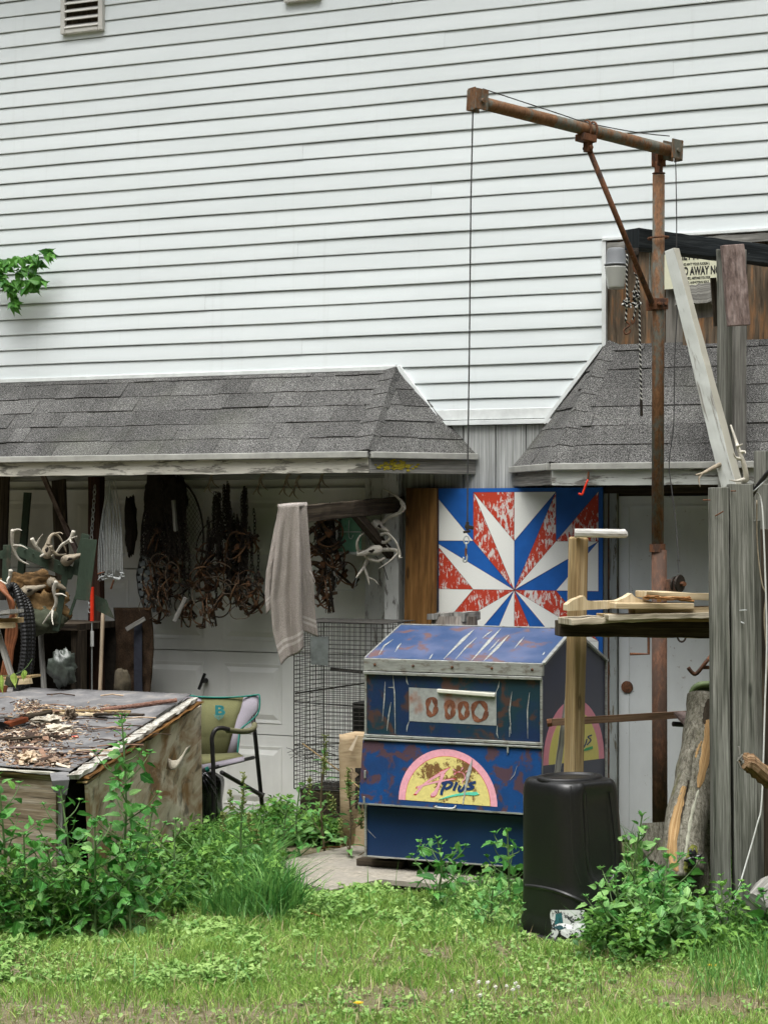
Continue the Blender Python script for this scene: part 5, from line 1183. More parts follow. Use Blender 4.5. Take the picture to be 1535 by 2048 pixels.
# thick chain bundles
cbn = 0
for (px, w_, y0_, y1_, lab) in ((312, 26, 960, 1120, 'dark bundle of chains above the left-hand traps'), (352, 22, 970, 1110, 'second dark bundle of chains above the left-hand traps, nearer the net'), (434, 10, 985, 1110, 'thin chain bundle on the left of the middle traps'), (452, 9, 965, 1070, 'short thick chain bundle over the middle traps'), (470, 18, 1040, 1180, 'glinting heap of black chain hanging down the centre of the middle traps'), (489, 9, 975, 1130, 'long chain bundle on the right of the middle traps'), (655, 22, 1020, 1100, 'dark chain bundle above the right-hand traps behind the bracket arm')):
    cth = thing('chain_bundle', lab, 'chains', W(px, y0_, .12), 'chain bundles hanging under the left eave'); mb = MB(); ln = (y1_ - y0_) / 317.0
    for k in range(int(w_ * 1.1) + 4):
        c = W(px + random.uniform(-w_, w_) * .6, y0_ + random.uniform(0, 18), .12 + random.uniform(-.05, .05)); n = int(ln / .022); ph = random.random() * 6
        for i in range(n):
            a = (i + k) % 2; A = V((1, 0, 0)) if a else V((0, 1, 0)); spread = 1 + .9 * (i / n)
            q = V((W(px, HY, .12).x + (c.x - W(px, HY, .12).x) * spread + .004 * math.sin(i * .7 + ph), c.y, c.z - i * .022))
            mb.tube([q + A * (.008 * math.cos(t)) + Z * (.0145 * math.sin(t)) for t in lin(0, 2 * math.pi, 7)], .0026, 4, caps=False)
    tag(mb.build('chains', M['ironchain'], cth), kind='stuff')
# wire loops in the bunches
lp_ = thing('wire_loops', 'rusty wire loops and snares tangled over the hanging traps', 'wire', W(440, 1150, .2))
dwm = plain('dull_wire', (.10, .075, .05), .6, metal=.3, var=.5)
for (px, py, rx, ry) in ((424, 1190, 40, 36), (470, 1190, 26, 22), (438, 1140, 24, 14), (500, 1175, 16, 20), (320, 1120, 18, 12), (300, 1215, 22, 20), (455, 1175, 12, 14), (415, 1225, 12, 12), (345, 1150, 14, 26), (578, 1250, 11, 9), (480, 1225, 20, 14)):
    mb = MB(); ph = random.random() * 3; mb.tube([W(px + rx * math.cos(t), py + ry * math.sin(t) * (1 + .1 * math.sin(3 * t + ph)), .22) for t in lin(ph, ph + 5.2, 18)], .0028, 5); mb.build('loop', dwm, lp_)
dp_ = thing('dark_post', 'dark reddish-brown timber post standing behind the chain and red-gripped rod', 'post', W(192, 1690, .25))
mb = MB(); a_ = W(193, 1200, .2); mb.beam((a_.x, -.2, 0), (a_.x, -.2, 2.17), .09, .06, up=V((0, -1, 0)), n=14, jit=.002); mb.build('post', wood('dark_red_post', ((.015, .008, .006), (.045, .022, .015), (.08, .04, .028)), stretch=(2, 30)), dp_, bevel=.003)
for (a_, b_, w1, mt, lb) in (((86, 950), (166, 1130), .03, 'redwood', 'reddish pole leaning behind the antler pile under the left eave'), ((56, 985), (40, 1180), .05, 'greenmetal', 'dark green upright strip added to darken the left of the antler pile'), ((8, 950), (0, 1200), .09, 'dark', 'dark board added to deepen the shade at the left edge under the eave'), ((118, 960), (126, 1160), .10, 'dark', 'dark narrow board added to deepen the shade behind the antler pile')):  # besides the reddish pole, these are dark strips added to deepen the corner's shade
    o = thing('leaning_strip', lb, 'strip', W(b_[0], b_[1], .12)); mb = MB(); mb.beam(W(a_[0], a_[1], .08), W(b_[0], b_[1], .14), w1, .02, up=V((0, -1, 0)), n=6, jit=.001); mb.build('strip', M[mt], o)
for k, (px, py, sx, sz_, lb) in enumerate(((262, 1050, .04, .20, 'dark roll added to darken the gap between the snare cables and the left-hand traps'),)):
    o = thing('shade_roll', lb, 'cloth', W(px, py, .1)); lump_later = (px, py, sx, sz_, o, k); CL.append(lump_later)  # dark lump added only to deepen the shade beside the traps
# landing net
net = thing('landing_net', 'dark diamond-mesh landing net with a long oval hoop behind the left-hand traps', 'net', W(350, 1090, .04))
hoop = [W(345 + 62 * math.cos(t), 1075 + 118 * math.sin(t), .045) for t in lin(0, 2 * math.pi, 33)]
mb = MB(); mb.tube(hoop, .006, 6, caps=False); mb.tube([W(505 - 60 + 52 * math.cos(t), 1100 - 64 * math.sin(t), .05) for t in lin(0.2, math.pi - .1, 20)], .004, 5); mb.build('hoop', M['ironchain'], net)
mb = MB()
for k in range(-26, 27):
    for s in (-1, 1):
        seg = []
        for t in lin(-1, 1, 41):
            x = 345 + k * 7.5 + s * t * 75; y = 1075 + t * 118
            if ((x - 345) / 62) ** 2 + ((y - 1075) / 118) ** 2 < 1: seg.append(W(x, y, .044))
        if len(seg) > 2: mb.tube([seg[0], seg[-1]], .0011, 4)
tag(mb.build('mesh', M['ironchain'], net), kind='stuff')
# tyre tread piece behind traps
tt = thing('tread_scrap', 'pale grey piece of tyre tread hanging behind the left-hand traps', 'tyre piece', W(285, 1150, .06))
mb = MB(); mb.tube([W(300, 1092, .03), W(282, 1120, .03), W(276, 1150, .03), W(280, 1185, .03), W(290, 1215, .03)], .012, 6); mb.build('carcass', M['black'], tt)
for k in range(9):
    t = k / 8; cxk = 306 - 24 * math.sin(t * math.pi * .75 + .4); cyk = 1098 + 118 * t
    for s in (0, 1):
        mb = MB(); ww = 9; x = cxk + s * 14; y = cyk + s * 3; mb.prism([W(x - ww * .7, y - 5, .07), W(x + ww * .6, y - 6.4, .07), W(x + ww * .75, y + 3.5, .07), W(x - ww * .4, y + 5.4, .07)], (0, -.012, 0)); mb.build('tread_block', M['pale'], tt, bevel=.003)
# bundle of hanging snare cables
sn = thing('snare_bundle', 'bundle of bright galvanised snare cables hanging from the left eave', 'cables', W(222, 955, .35))
for k in range(16):
    t = k / 15; xt = 222 + random.gauss(0, 3); xb = 197 + 48 * t; yb = 1150 + random.uniform(-6, 8); b_ = .35
    mb = MB(); mb.tube(spline([W(xt, 958, b_), W(xt + (xb - xt) * .62 + random.gauss(0, 1.5), 1020, b_ - .02 + random.gauss(0, .012)), W(xb + (222 - xb) * .04, 1090, b_), W(xb, yb, b_)], 5), .0030, 5); mb.build('cable', M['galv'], sn, smooth=True)
mb = MB()
for k in range(34):
    c = W(random.uniform(196, 246), 1155 + random.gauss(0, 4), .35 + random.gauss(0, .02)); mb.tube([c, c + V((random.gauss(0, .03), random.gauss(0, .01), random.gauss(0, .007)))], .0035, 5)
tag(mb.build('swivel_cluster', M['galv'], sn), kind='stuff')
for (a, b, c2, d2) in ((196, 1148, 210, 1144), (228, 1160, 222, 1178)):
    mb = MB(); mb.tube([W(a, b, .38), W(c2, d2, .38)], .006, 6); mb.build('rusty_swivel', M['rust'], sn)
# red-handled rod and its chain
rd = thing('red_grip_rod', 'thin steel rod with a bright red grip and white band standing in the dark corner', 'rod', P(184, 1385, 11.6))
DR = dpt(W(184, 1200, .45))
mb = MB(); mb.tube([P(184, 1190, DR), P(184, 1470, DR)], .0045, 8); mb.build('rod', M['galv'], rd)
mb = MB(); mb.tube([P(184.5, 1174, DR), P(184.5, 1242, DR)], .0125, 12); mb.build('red_grip', M['red'], rd, smooth=False)
mb = MB(); mb.tube([P(184.5, 1262, DR), P(184.5, 1293, DR)], .0118, 12); mb.build('white_band', M['white'], rd)
hc = thing('hanging_chain', 'slim steel chain hanging straight down behind the red-gripped rod', 'chain', W(183, 960, .3))
mb = MB()
for i in range(28):
    c = W(190 - 11 * min(1, i / 18), 975, .3) - Z * (i * .029); A = V((1, 0, 0)) if i % 2 else V((0, 1, 0)); mb.tube([c + A * (.0095 * math.cos(t)) + Z * (.020 * math.sin(t)) for t in lin(0, 2 * math.pi, 11)], .0027, 5, caps=False)
mb.build('chain', M['galv'], hc, smooth=True)
# tool handles
def handle(label, a, b, r, mat, off, lean=.3):
    o = thing('tool_handle', label, 'handle', P(b[0], b[1], off), 'wooden tool handles leaning in the dark corner'); mb = MB(); A = P(a[0], a[1], off + lean); B = P(b[0], b[1], off)
    B2 = A + (B - A) * ((A.z) / (A.z - B.z)); pts = [A.lerp(B2, t) for t in lin(0, 1, 12)]; mb.tube(pts, [r * .8] + [r] * 11, 10, jit=.0006); mb.build('handle', mat, o, smooth=True); return o
handle('thick pale grey tool handle nearest the left edge, leaning behind the plywood box', (77, 1192), (89, 1385), .0175, M['wgrey'], 12.25)
handle('slim brown tool handle leaning just right of the red-gripped rod', (207, 1202), (200, 1392), .0125, wood('old_handle', ((.12, .08, .05), (.25, .19, .13), (.36, .30, .22)), stretch=(3, 60)), 12.2)
# green steel frame with flanges
gf = thing('green_steel_frame', 'dark green riveted steel angle frame holding skulls and antlers in the left corner', 'frame', W(140, 1200, .5))
DG = 12.2
def gbar(a, b, w1, w2=.008, d=DG):
    mb = MB(); mb.beam(P(a[0], a[1], d), P(b[0], b[1], d), w2, w1, up=Z if abs(a[0] - b[0]) > abs(a[1] - b[1]) else R_); mb.beam(P(a[0], a[1], d) + F_ * .02, P(b[0], b[1], d) + F_ * .02, .045, .007, up=Z); mb.build('bar', M['greenmetal'], gf, bevel=.002)
gbar((35, 1098), (148, 1148), .075); gbar((172, 1068), (150, 1150), .05); gbar((131, 1150), (112, 1262), .04); gbar((180, 1078), (165, 1200), .09, .006, 12.1); gbar((168, 1150), (140, 1230), .018); gbar((0, 1110), (22, 1108), .05); gbar((15, 1090), (12, 1170), .05)
for k in range(6):
    mb = MB(); mb.lathe(P(50 + k * 17, 1100 + k * 7.5, DG - .01), [(0, .007), (.005, .006), (.007, .002)], 8, ax=-F_); mb.build('rivet', M['greenmetal'], gf)
sm_ = thing('steel_wedge', 'dark green pointed steel plate jutting right behind the brown tool handle', 'plate', P(212, 1215, 12.2))
mb = MB(); mb.prism(PP([(190, 1190, 12.2), (213, 1200, 12.15), (229, 1238, 12.1), (192, 1220, 12.2)]), F_ * .006); mb.build('plate', M['greenmetal'], sm_)
# pile of antlers
ant = [((26, 1060), (25, 1075), (27, 1095), (38, 1118), (58, 1129)), ((64, 1077), (72, 1092), (82, 1102), (90, 1112)), ((148, 1062), (140, 1080), (124, 1090), (113, 1105), (103, 1112)), ((97, 1090), (100, 1075), (110, 1068), (122, 1078), (133, 1104)), ((102, 1092), (107, 1104), (118, 1110), (133, 1108)), ((113, 1163), (108, 1180), (113, 1203), (106, 1220), (95, 1235), (86, 1248)), ((22, 1140), (20, 1155), (15, 1168), (0, 1160))]
tin = [[(.05, (44, 1061)), (.45, (56, 1098))], [(.35, (86, 1068)), (.9, (80, 1112))], [(.5, (155, 1072)), (.2, (147, 1085))], [(.5, (126, 1068))], [(.3, (104, 1095))], [(.3, (134, 1193)), (.62, (107, 1250))], [(.3, (14, 1163))]]
alab = ['large bone-white antler curving down at the left end of the green steel frame', 'short forked antler standing on the green steel frame beside the grey skull', 'branched pale antler at the right end of the antler pile under the left eave', 'arched brownish antler in the middle of the antler pile', 'small curved antler lying low on the green frame in the antler pile', 'lone pale antler hanging below the green frame in front of the hide pile', 'small antler tip at the left edge above the orange hose']
for k, a in enumerate(ant):
    D_ = DG - .12 - .02 * (k % 3); o = thing('antler', alab[k], 'antler', P(a[0][0], a[0][1], D_), 'antlers piled in the left corner'); mb = MB(); L = [P(x, y, D_ + .02 * i) for i, (x, y) in enumerate(a)]
    antler(mb, None, L, .0125, [(t, P(q[0], q[1], D_ - .05)) for t, q in tin[k]]); mb.build('antler', M['boned'] if k in (3, 4) else M['bone'], o, smooth=True)
for k, (px, py, L, an, lb) in enumerate(((95, 1100, .16, 80, 'grey skull with teeth upright in the middle of the antler pile'), (140, 1118, .17, 20, 'pale round skull at the right end of the green steel frame'), (60, 1180, .20, 15, 'long bleached skull lying on the hide pile'), (110, 1168, .15, -25, 'small brown skull on the upper part of the hide pile'))):
    o = thing('animal_skull', lb, 'skull', P(px, py, DG), 'skulls heaped in the left corner'); skull(P(px, py, DG - .03), L * .85, .036, .034, math.radians(an), o, M['boned'], k + 5, 'cranium')
# hides under the skulls
hd = thing('hide_pile', 'tan and brown hides draped below the green steel frame', 'hides', P(80, 1200, DG))
def lump(nm, px, py, d, sx, sy, sz, mat, parent, seed, amp=.25, n=18):
    mb = MB(); pts = []; c = P(px, py, d)
    rings = []
    for i in range(1, n):
        ph = math.pi * i / n; ring = []
        for j in range(2 * n):
            th = math.pi * j / n; q = V((math.sin(ph) * math.cos(th), math.sin(ph) * math.sin(th), math.cos(ph))); k = 1 + amp * mnoise.noise(q * 2.3 + V((seed, 0, 0))) + amp * .6 * mnoise.noise(q * 6 + V((seed, 3, 0)))
            ring.append(c + R_ * (q.x * sx * k) + F_ * (q.y * sy * k) + Z * (q.z * sz * k))
        rings.append(ring)
    mb.loft(rings, [i * .05 for i in range(len(rings))], [j / (2 * n) for j in range(2 * n + 1)]); return mb.build(nm, mat, parent, smooth=True)
lump('hide', 62, 1168, DG + .1, .17, .1, .07, M['hide'], hd, 1, .5); lump('hide', 85, 1215, DG + .1, .16, .1, .11, plain('tan_hide', (.24, .15, .065), .95, var=.5, scale=20, bump=.8), hd, 2, .6); lump('hide', 80, 1240, DG + .05, .15, .1, .09, plain('olive_canvas', (.075, .085, .055), .9, var=.3), hd, 3, .3)
for (px, py, sx, sz_, o, k) in CL: lump('cloth', px, py, dpt(W(px, py, .1)), sx, .04, sz_, M['darkcloth'], o, 31 + k, .3, 14)
# hoses
ho = thing('orange_hose', 'coil of orange hose hanging at the left edge in the dark corner', 'hose', P(15, 1220, 11.9))
for k in range(4):
    mb = MB(); mb.tube(spline(PP([(-6, 1164 + 3 * k, 11.9), (8, 1172 + k * 4, 11.9 - .02 * k), (21 - 3 * k + k * 5, 1210, 11.88 - .02 * k), (28 - 6 * k + 5, 1260, 11.88), (19 - 4 * k + 6, 1300, 11.9), (14 - k * 5 + 6, 1345, 11.92), (8 - 4 * k, 1390, 11.95)]), 6), .011, 8); mb.build('hose_turn', M['orange'], ho, smooth=True)
bh = thing('corrugated_hose', 'thick black corrugated drain hose looped beside the orange hose', 'hose', P(45, 1260, 12.0))
for k in range(3):
    pts = spline(PP([(14 + k * 3, 1180 + k * 6, 12.0), (30 + k * 6, 1174 + k * 8, 12.0 + .04 * k), (44 + 8 * k, 1220, 12 + .04 * k), (50 + 7 * k, 1280, 12 + .04 * k), (44 + 8 * k, 1340, 12 + .04 * k), (28 + 8 * k, 1400, 12 + .04 * k)]), 16)
    mb = MB(); mb.tube(pts, [.026 if i % 2 else .022 for i in range(len(pts))], 12); mb.build('hose_turn', M['black'], bh)
# dark cabinet and clutter closing the corner
dk = thing('dark_workbench', 'dark wooden bench with junk in the deep shade at the left', 'bench', W(120, 1600, .4))
xA_, xB_ = WX(-40, .1), WX(305, .1)
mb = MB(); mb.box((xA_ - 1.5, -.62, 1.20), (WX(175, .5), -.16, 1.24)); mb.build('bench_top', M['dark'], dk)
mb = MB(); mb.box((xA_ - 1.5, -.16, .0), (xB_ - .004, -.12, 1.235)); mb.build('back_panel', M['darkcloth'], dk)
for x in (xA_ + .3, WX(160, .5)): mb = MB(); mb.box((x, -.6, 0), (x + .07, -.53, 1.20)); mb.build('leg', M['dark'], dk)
fb = thing('rust_brown_mat', 'shaggy dark brown mat hanging behind the tool handles', 'mat', W(270, 1300, .14))
mb = MB(); gx = []
for i in range(24):
    for j in range(40): u, v = i / 23, j / 39; gx.append(W(228 + (302 - 228) * u + 5 * math.sin(v * 5), 1215 + 250 * v, .17 + .02 * mnoise.noise(V((u * 6, v * 9, 0)))))
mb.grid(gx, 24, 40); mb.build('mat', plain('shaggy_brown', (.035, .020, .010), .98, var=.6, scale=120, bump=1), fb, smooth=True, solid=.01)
bb = thing('dark_blue_strap', 'worn dark blue strap hanging against the brown mat', 'strap', W(273, 1300, .22))
mb = MB(); mb.prism([W(268, 1245, .2), W(284, 1245, .2), W(284, 1360, .2), W(286, 1420, .2), W(270, 1420, .2), W(268, 1355, .2)], (0, .006, 0)); mb.build('strap', plain('strap_blue', (.025, .028, .04), .8), bb)
bd2 = thing('dark_cloth_bundle', 'almost black cloth bundle over the chains under the left eave', 'cloth', W(330, 985, .15))
lump('cloth', 322, 985, dpt(W(322, 985, .12)), .10, .06, .22, M['darkcloth'], bd2, 9, .25); lump('cloth', 352, 1000, dpt(W(352, 1000, .14)), .07, .05, .16, M['darkcloth'], bd2, 19, .35)
tb = thing('crumpled_tarp', 'crumpled grey-green plastic sheet stuffed in the dark corner under the bench', 'tarp', P(128, 1330, 11.9))
lump('sheet', 125, 1335, 11.9, .08, .05, .10, plain('tarp_grey', (.045, .055, .045), .35, var=.6, scale=30, bump=1, spec=.6), tb, 11, .45, 14)
sc_ = thing('curved_scoop', 'dull brown canvas bag slumped against the brown mat', 'bag', P(244, 1370, 11.9)); lump('bag', 245, 1370, 11.9, .05, .05, .10, plain('dull_canvas', (.055, .045, .028), .9, var=.4), sc_, 13, .3, 12)
for (a, b, lb) in (((253, 1259), (290, 1237), 'pale weathered lath poking out at an angle below the left-hand traps'), ((349, 1243), (372, 1195), 'bleached horn-like piece hanging right of the left-hand traps'), ((347, 1000), (352, 1062), 'thin pale lath upright above the left-hand traps')):
    plank(lb, W(a[0], a[1], .25), W(b[0], b[1], .22), .018, .028, M['wgrey'], n=4, jit=.001, group=None, name='lath')
# hanging hook gear under header right of towel
for k, (x0, y0_) in enumerate(((528, 955), (580, 955), (600, 960), (650, 950), (430, 950))):
    o = thing('eave_antler', ['dark antler hooked under the left eave above the towel', 'thin dark antler tine under the eave right of the towel top', 'branched dark antler under the eave above the bracket arm', 'dark curved antler under the eave near the deer skulls', 'dull antler under the eave above the middle traps'][k], 'antler', W(x0, y0_, .2), 'dark antlers tucked under the left eave'); mb = MB()
    antler(mb, None, [W(x0, y0_ - 8, .2), W(x0 - 6, y0_, .2), W(x0 - 12, y0_ + 18, .2), W(x0 - 22, y0_ + 34, .2)], .011, [(.4, W(x0 + 8, y0_ + 26, .2)), (.7, W(x0 - 4, y0_ + 38, .2))]); mb.build('antler', M['boned'], o, smooth=True)
# green plastic scent board and wire frame
gp = thing('green_panel_trap', 'pale green plastic plate with hooks hanging left of the deer skulls', 'plate', W(698, 1030, .1))
a = W(676, 1032, .1); b = W(723, 1105, .1)
mb = MB(); mb.box((a.x, -.105, b.z), (b.x, -.1, a.z)); mb.build('plate', plain('sea_green_plastic', (.10, .24, .16), .4, var=.2, scale=8), gp, bevel=.002)
mb = MB(); mb.box((a.x - .002, -.113, b.z - .01), (b.x + .002, -.1055, b.z + .004)); mb.box((a.x - .002, -.111, a.z - .10), (b.x + .002, -.1055, a.z - .095)); mb.build('rib', M['galv'], gp)
mb = MB(); mb.tube([W(x, y, .12) for x, y in ((675, 1105), (670, 1180), (707, 1180), (723, 1120))], .0025, 5); mb.tube(spline([W(x, y, .12) for x, y in ((698, 1040), (697, 1070), (702, 1078), (706, 1070))], 4), .0025, 5); mb.build('wire_hook', M['galv'], gp)

# ================================================================== WIRE CAGE
cg = thing('wire_cage', 'tall dark wire-mesh cage trap hanging beside the garage door', 'cage', W(650, 1590, .4))
gA = P(588, 1243, 11.75); wv_ = V((1, 0, 0)); W_ = .60; D_ = .40; zt = gA.z; zb2 = P(588, 1577, 11.75).z
ox, oy = gA.x, gA.y
def wires(name, o, a, b, na, nb, r=.0017, heavy=None):
    mb = MB()
    for i in range(na + 1):
        p = o + a * (i / na); mb.tube([p + V((random.gauss(0, .0012), 0, 0)), p + b * .5 + V((random.gauss(0, .003), random.gauss(0, .004), 0)), p + b], r, 4)
    for i in range(nb + 1):
        p = o + b * (i / nb); mb.tube([p, p + a * .5 + V((0, random.gauss(0, .004), random.gauss(0, .0022))), p + a], r, 4)
    return tag(mb.build(name, M['wirecage'], cg), kind='stuff')
o_ = V((ox, oy, zb2)); up_ = Z * (zt - zb2); dx_ = V((W_, 0, 0)); dy_ = V((0, D_, 0)); NVt = int((zt - zb2) / .0255)
wires('front_mesh', o_, dx_, up_, 17, NVt); wires('rear_mesh', o_ + dy_, dx_, up_, 17, NVt); wires('side_mesh', o_, dy_, up_, 11, NVt); wires('side_mesh', o_ + dx_, dy_, up_, 11, NVt)
wires('top_mesh', o_ + up_, dx_, dy_, 24, 16); wires('floor_mesh', o_, dx_, dy_, 17, 11)
mb = MB()
for p, q in ((o_, o_ + dx_), (o_, o_ + up_), (o_ + up_, o_ + up_ + dx_), (o_ + dx_, o_ + dx_ + up_), (o_ + up_, o_ + up_ + dy_), (o_ + up_ * .52, o_ + up_ * .50 + dx_), (o_ + up_ * .26, o_ + up_ * .27 + dx_ + dy_), (o_ + dy_, o_ + dy_ + up_)): mb.tube([p, q], .0038, 5)
mb.beam(P(660, 1338, 11.7), P(733, 1345, 11.7), .01, .02); mb.beam(P(590, 1387, 11.72), P(730, 1366, 11.72), .008, .010); mb.build('frame_rod', M['wirecage'], cg)
mb = MB(); sN = V((0, -1, 0)); mb.prism([P(x, y, 11.65) for x, y in ((620, 1273), (657, 1273), (656, 1332), (622, 1328))], (0, -.002, 0)); mb.build('metal_tag', plain('dull_zinc', (.19, .21, .21), .4, metal=.4, var=.3, scale=20), cg)
mb = MB()
for k in range(60):
    a = P(random.uniform(600, 690), random.uniform(1490, 1525), 11.9 + random.uniform(-.1, .1)); mb.tube([a, a + V((random.gauss(0, .06), random.gauss(0, .05), random.gauss(0, .022)))], .0016, 4)
tag(mb.build('torn_netting', M['wirecage'], cg), kind='stuff')
mb = MB(); mb.box((ox + .02, oy + .04, -.02), (ox + W_ - .02, oy + D_ - .04, zb2 - .003)); cr = mb.build('low_crate', M['dark'], None); tag(cr, 'low dark wooden crate under the wire cage, hidden in weeds', 'crate')
stx = thing('cage_stick', 'thin brown stick leaning across the cage and cardboard box', 'stick', P(725, 1580, 11.2))
mb = MB(); mb.tube(PP([(605, 1487, 11.6), (680, 1543, 11.4), (724, 1580, 11.2)]), .004, 6); mb.build('stick', M['tan'], stx)
dbx = thing('dark_box', 'black plastic crate standing inside the shade between cage and blue chest', 'crate', P(715, 1430, 11.6)); mb = MB(); q = P(704, 1466, 11.72); mb.box((q.x, q.y, 0), (q.x + .12, q.y + .15, P(704, 1405, 11.72).z)); mb.build('crate', M['black'], dbx, bevel=.004)
# cardboard box
cbx = thing('cardboard_box', 'torn tan cardboard box with sideways black lettering beside the blue chest', 'box', P(706, 1650, 11.4))
DC = 11.35; n_c = -F_ * .9 + R_ * .1; rows = [(678, 733, 1468), (679, 733, 1480), (677, 733, 1500), (679, 733, 1540), (680, 733, 1600), (682, 736, 1690)]
pts = []; 
for (xa, xb, yy) in rows:
    for k in range(9): u = k / 8; pts.append(P(xa + (xb - xa) * u, yy + 2 * math.sin(u * 7), DC - .02 * math.sin(u * math.pi) - .008 * math.sin(yy * .4 + u * 3)))
mb = MB(); mb.grid(pts, len(rows), 9); cm = NT('tan_cardboard', .85, .15); wv = cm.noise(cm.co('Object', (9, 9, 60)), 1, 4, .6, .6); cm.color(cm.ramp(wv, [(.3, (.33, .24, .14)), (.6, (.47, .36, .23)), (.8, (.55, .44, .30))])); cm.bump(wv, .5, .006)
mb.build('front_panel', cm.mat, cbx, smooth=True, solid=.005)
mb = MB(); a_ = P(680, 1690, DC + .02); mb.box((a_.x, a_.y, -.01), (a_.x + .16, a_.y + .2, P(680, 1470, DC).z)); mb.build('carton', cm.mat, cbx)
mb = MB(); mb.prism(PP([(714, 1470, DC - .05), (716, 1472, DC - .05), (704, 1502, DC - .06), (697, 1500, DC - .06)]), F_ * .004); mb.build('torn_flap', plain('flap_tan', (.58, .48, .35), .8, var=.1), cbx)
ck = plain('box_ink', (.03, .025, .02), .8)
text('lettering', 'Mic', P(711, 1535, DC - .045), -Z, R_, .078, ck, cbx, bold=.004, sx=1.35); text('lettering', 'KE', P(711, 1582, DC - .045), -Z, R_, .078, ck, cbx, bold=.004, sx=1.1)
text('lettering', 'Granite Quality ITO', P(698, 1536, DC - .045), -Z, R_, .032, ck, cbx, sx=1.25)
# pale debris by the cage foot
# ================================================================== PLYWOOD BOX UNDER A TARP
TBR = P(384, 1392, 11.5); TFR = P(140, 1548, 9.5); L0 = P(0, 1377, 12.2)
dirL = (L0 - TBR).normalized(); TBL = TBR + dirL * 2.6; TFL = TFR + dirL * 2.6; TFL.z = TFR.z + .02
tpn = (TBR - TFR).cross(TBL - TFR).normalized(); tpn = tpn if tpn.z > 0 else -tpn
ftop = onpl(TFR, tpn)
boxT = thing('plywood_box', 'low rotting plywood box with a grey tarred-paper lid and debris on top at the left', 'box', G(250, 1790))
tar = NT('grey_roofing_felt', .7, .3); o = tar.co('Object'); n = tar.noise(o, 5, 6, .65, .5); n2 = tar.noise(o, 60, 4, .7)
c = tar.ramp(n, [(.3, (.085, .085, .088)), (.55, (.18, .178, .18)), (.75, (.32, .295, .265))]); c = tar.mix(.35, c, tar.ramp(n2, [(.3, .6), (.7, 1.3)]), 'MULTIPLY')
tar.color(c); tar.bump(tar.math('ADD', n, tar.math('MULTIPLY', n2, .3)), .5, .01)
mb = MB(); gp = []; nu, nv = 30, 24
for i in range(nu):
    for j in range(nv):
        u, v = i / (nu - 1), j / (nv - 1); a = TFL.lerp(TFR, u); b = TBL.lerp(TBR, u); p = a.lerp(b, v)
        gp.append(p + tpn * (.010 * mnoise.noise(V((u * 9, v * 6, 2))) + .012))
mb.grid(gp, nu, nv); mb.build('felt_lid', tar.mat, boxT, smooth=True, solid=.004)
# hanging corner of the felt
mb = MB(); mb.grid([ftop(100, 1550) + V((0, 0, .008)), ftop(138, 1546) + V((0, 0, .008)), P(104, 1562, 9.40), P(139, 1560, 9.36), P(108, 1584, 9.41), P(134, 1590, 9.38)], 3, 2); mb.build('felt_flap', tar.mat, boxT, smooth=False, solid=.003)
mb = MB(); mb.beam(P(386, 1399, 11.48), P(146, 1554, 9.42), .062, .016, up=tpn, n=46, jit=.0055); mb.build('white_batten', wood('flaking_batten', ((.16, .14, .11), (.38, .36, .31), (.52, .50, .46)), paint=(.50, .49, .44), amount=.50, stretch=(3, 30), pscale=(14, 24)), boxT)
for k in range(3):
    mb = MB(); mb.beam(P(398 - 3 * k, 1404 + 3 * k, 11.5), P(168 - 2 * k, 1556 + 4 * k, 9.5), .05, .009, up=tpn, n=24, jit=.005); mb.build('loose_ply', [M['brown'], M['dark'], M['tan']][k], boxT)
rp = [(402, 1411, 11.42), (405, 1649, 11.42), (345, 1682, 11.0), (300, 1706, 10.62), (240, 1740, 10.1), (185, 1775, 9.6), (175, 1570, 9.5), (240, 1517, 10.05), (300, 1474, 10.6)]
pp = PP(rp); nrm = (pp[1] - pp[0]).cross(pp[6] - pp[0]).normalized()
if nrm.dot(F_) > 0: nrm = -nrm
mb = MB(); ux_ = (pp[0] - pp[6]).normalized(); bs_ = []
mb.prism(pp, -nrm * .014, uvf=lambda p: ((p - pp[0]).dot(ux_) * 1.0 + p.z * .35, p.z - (p - pp[0]).dot(ux_) * .35)); mb.build('side_panel', M['oldply'], boxT)
mb = MB()
for k in range(3): mb.prism([p - nrm * (.016 + .006 * k) + V((0, 0, -.006 * k)) + ux_ * (.004 * k) for p in pp[1:5]] + [p - nrm * (.016 + .006 * k) + V((0, 0, .012)) for p in pp[1:5]][::-1], -nrm * .004)
mb.build('delaminated_edge', M['tan'], boxT)
# curled veneer peeling from the panel
mb = MB(); cu_ = []
for i, (x, y, d) in enumerate(((333, 1538, 10.75), (342, 1541, 10.68), (352, 1538, 10.66), (362, 1526, 10.68), (370, 1510, 10.75), (378, 1503, 10.85))):
    for j in range(3): cu_.append(P(x + j * 1.5, y - j * (11 - i), d + .01 * j))
mb.grid(cu_, 6, 3); mb.build('peeling_veneer', plain('veneer_grey', (.36, .33, .26), .85, var=.25), boxT, smooth=True, solid=.003)
FL = P(112, 1553, 9.55); fd2 = dirL; fn = fd2.cross(Z).normalized(); fn = fn if fn.dot(F_) < 0 else -fn
mb = MB(); q = [FL, FL + fd2 * 2.4, FL + fd2 * 2.4 - Z * .66, FL - Z * .66]; mb.prism(q, -fn * .016, uvf=lambda p: ((p - FL).dot(fd2), p.z)); mb.build('front_panel', wood('brown_stained_ply', ((.07, .05, .03), (.24, .19, .13), (.44, .40, .33)), stretch=(2.2, 30)), boxT)
mb = MB(); mb.beam(FL + V((0, 0, .0)) + fn * -.03, FL - Z * .66 + fn * -.03, .05, .026, up=fn, n=10, jit=.002); mb.build('corner_post', M['wgrey'], boxT)
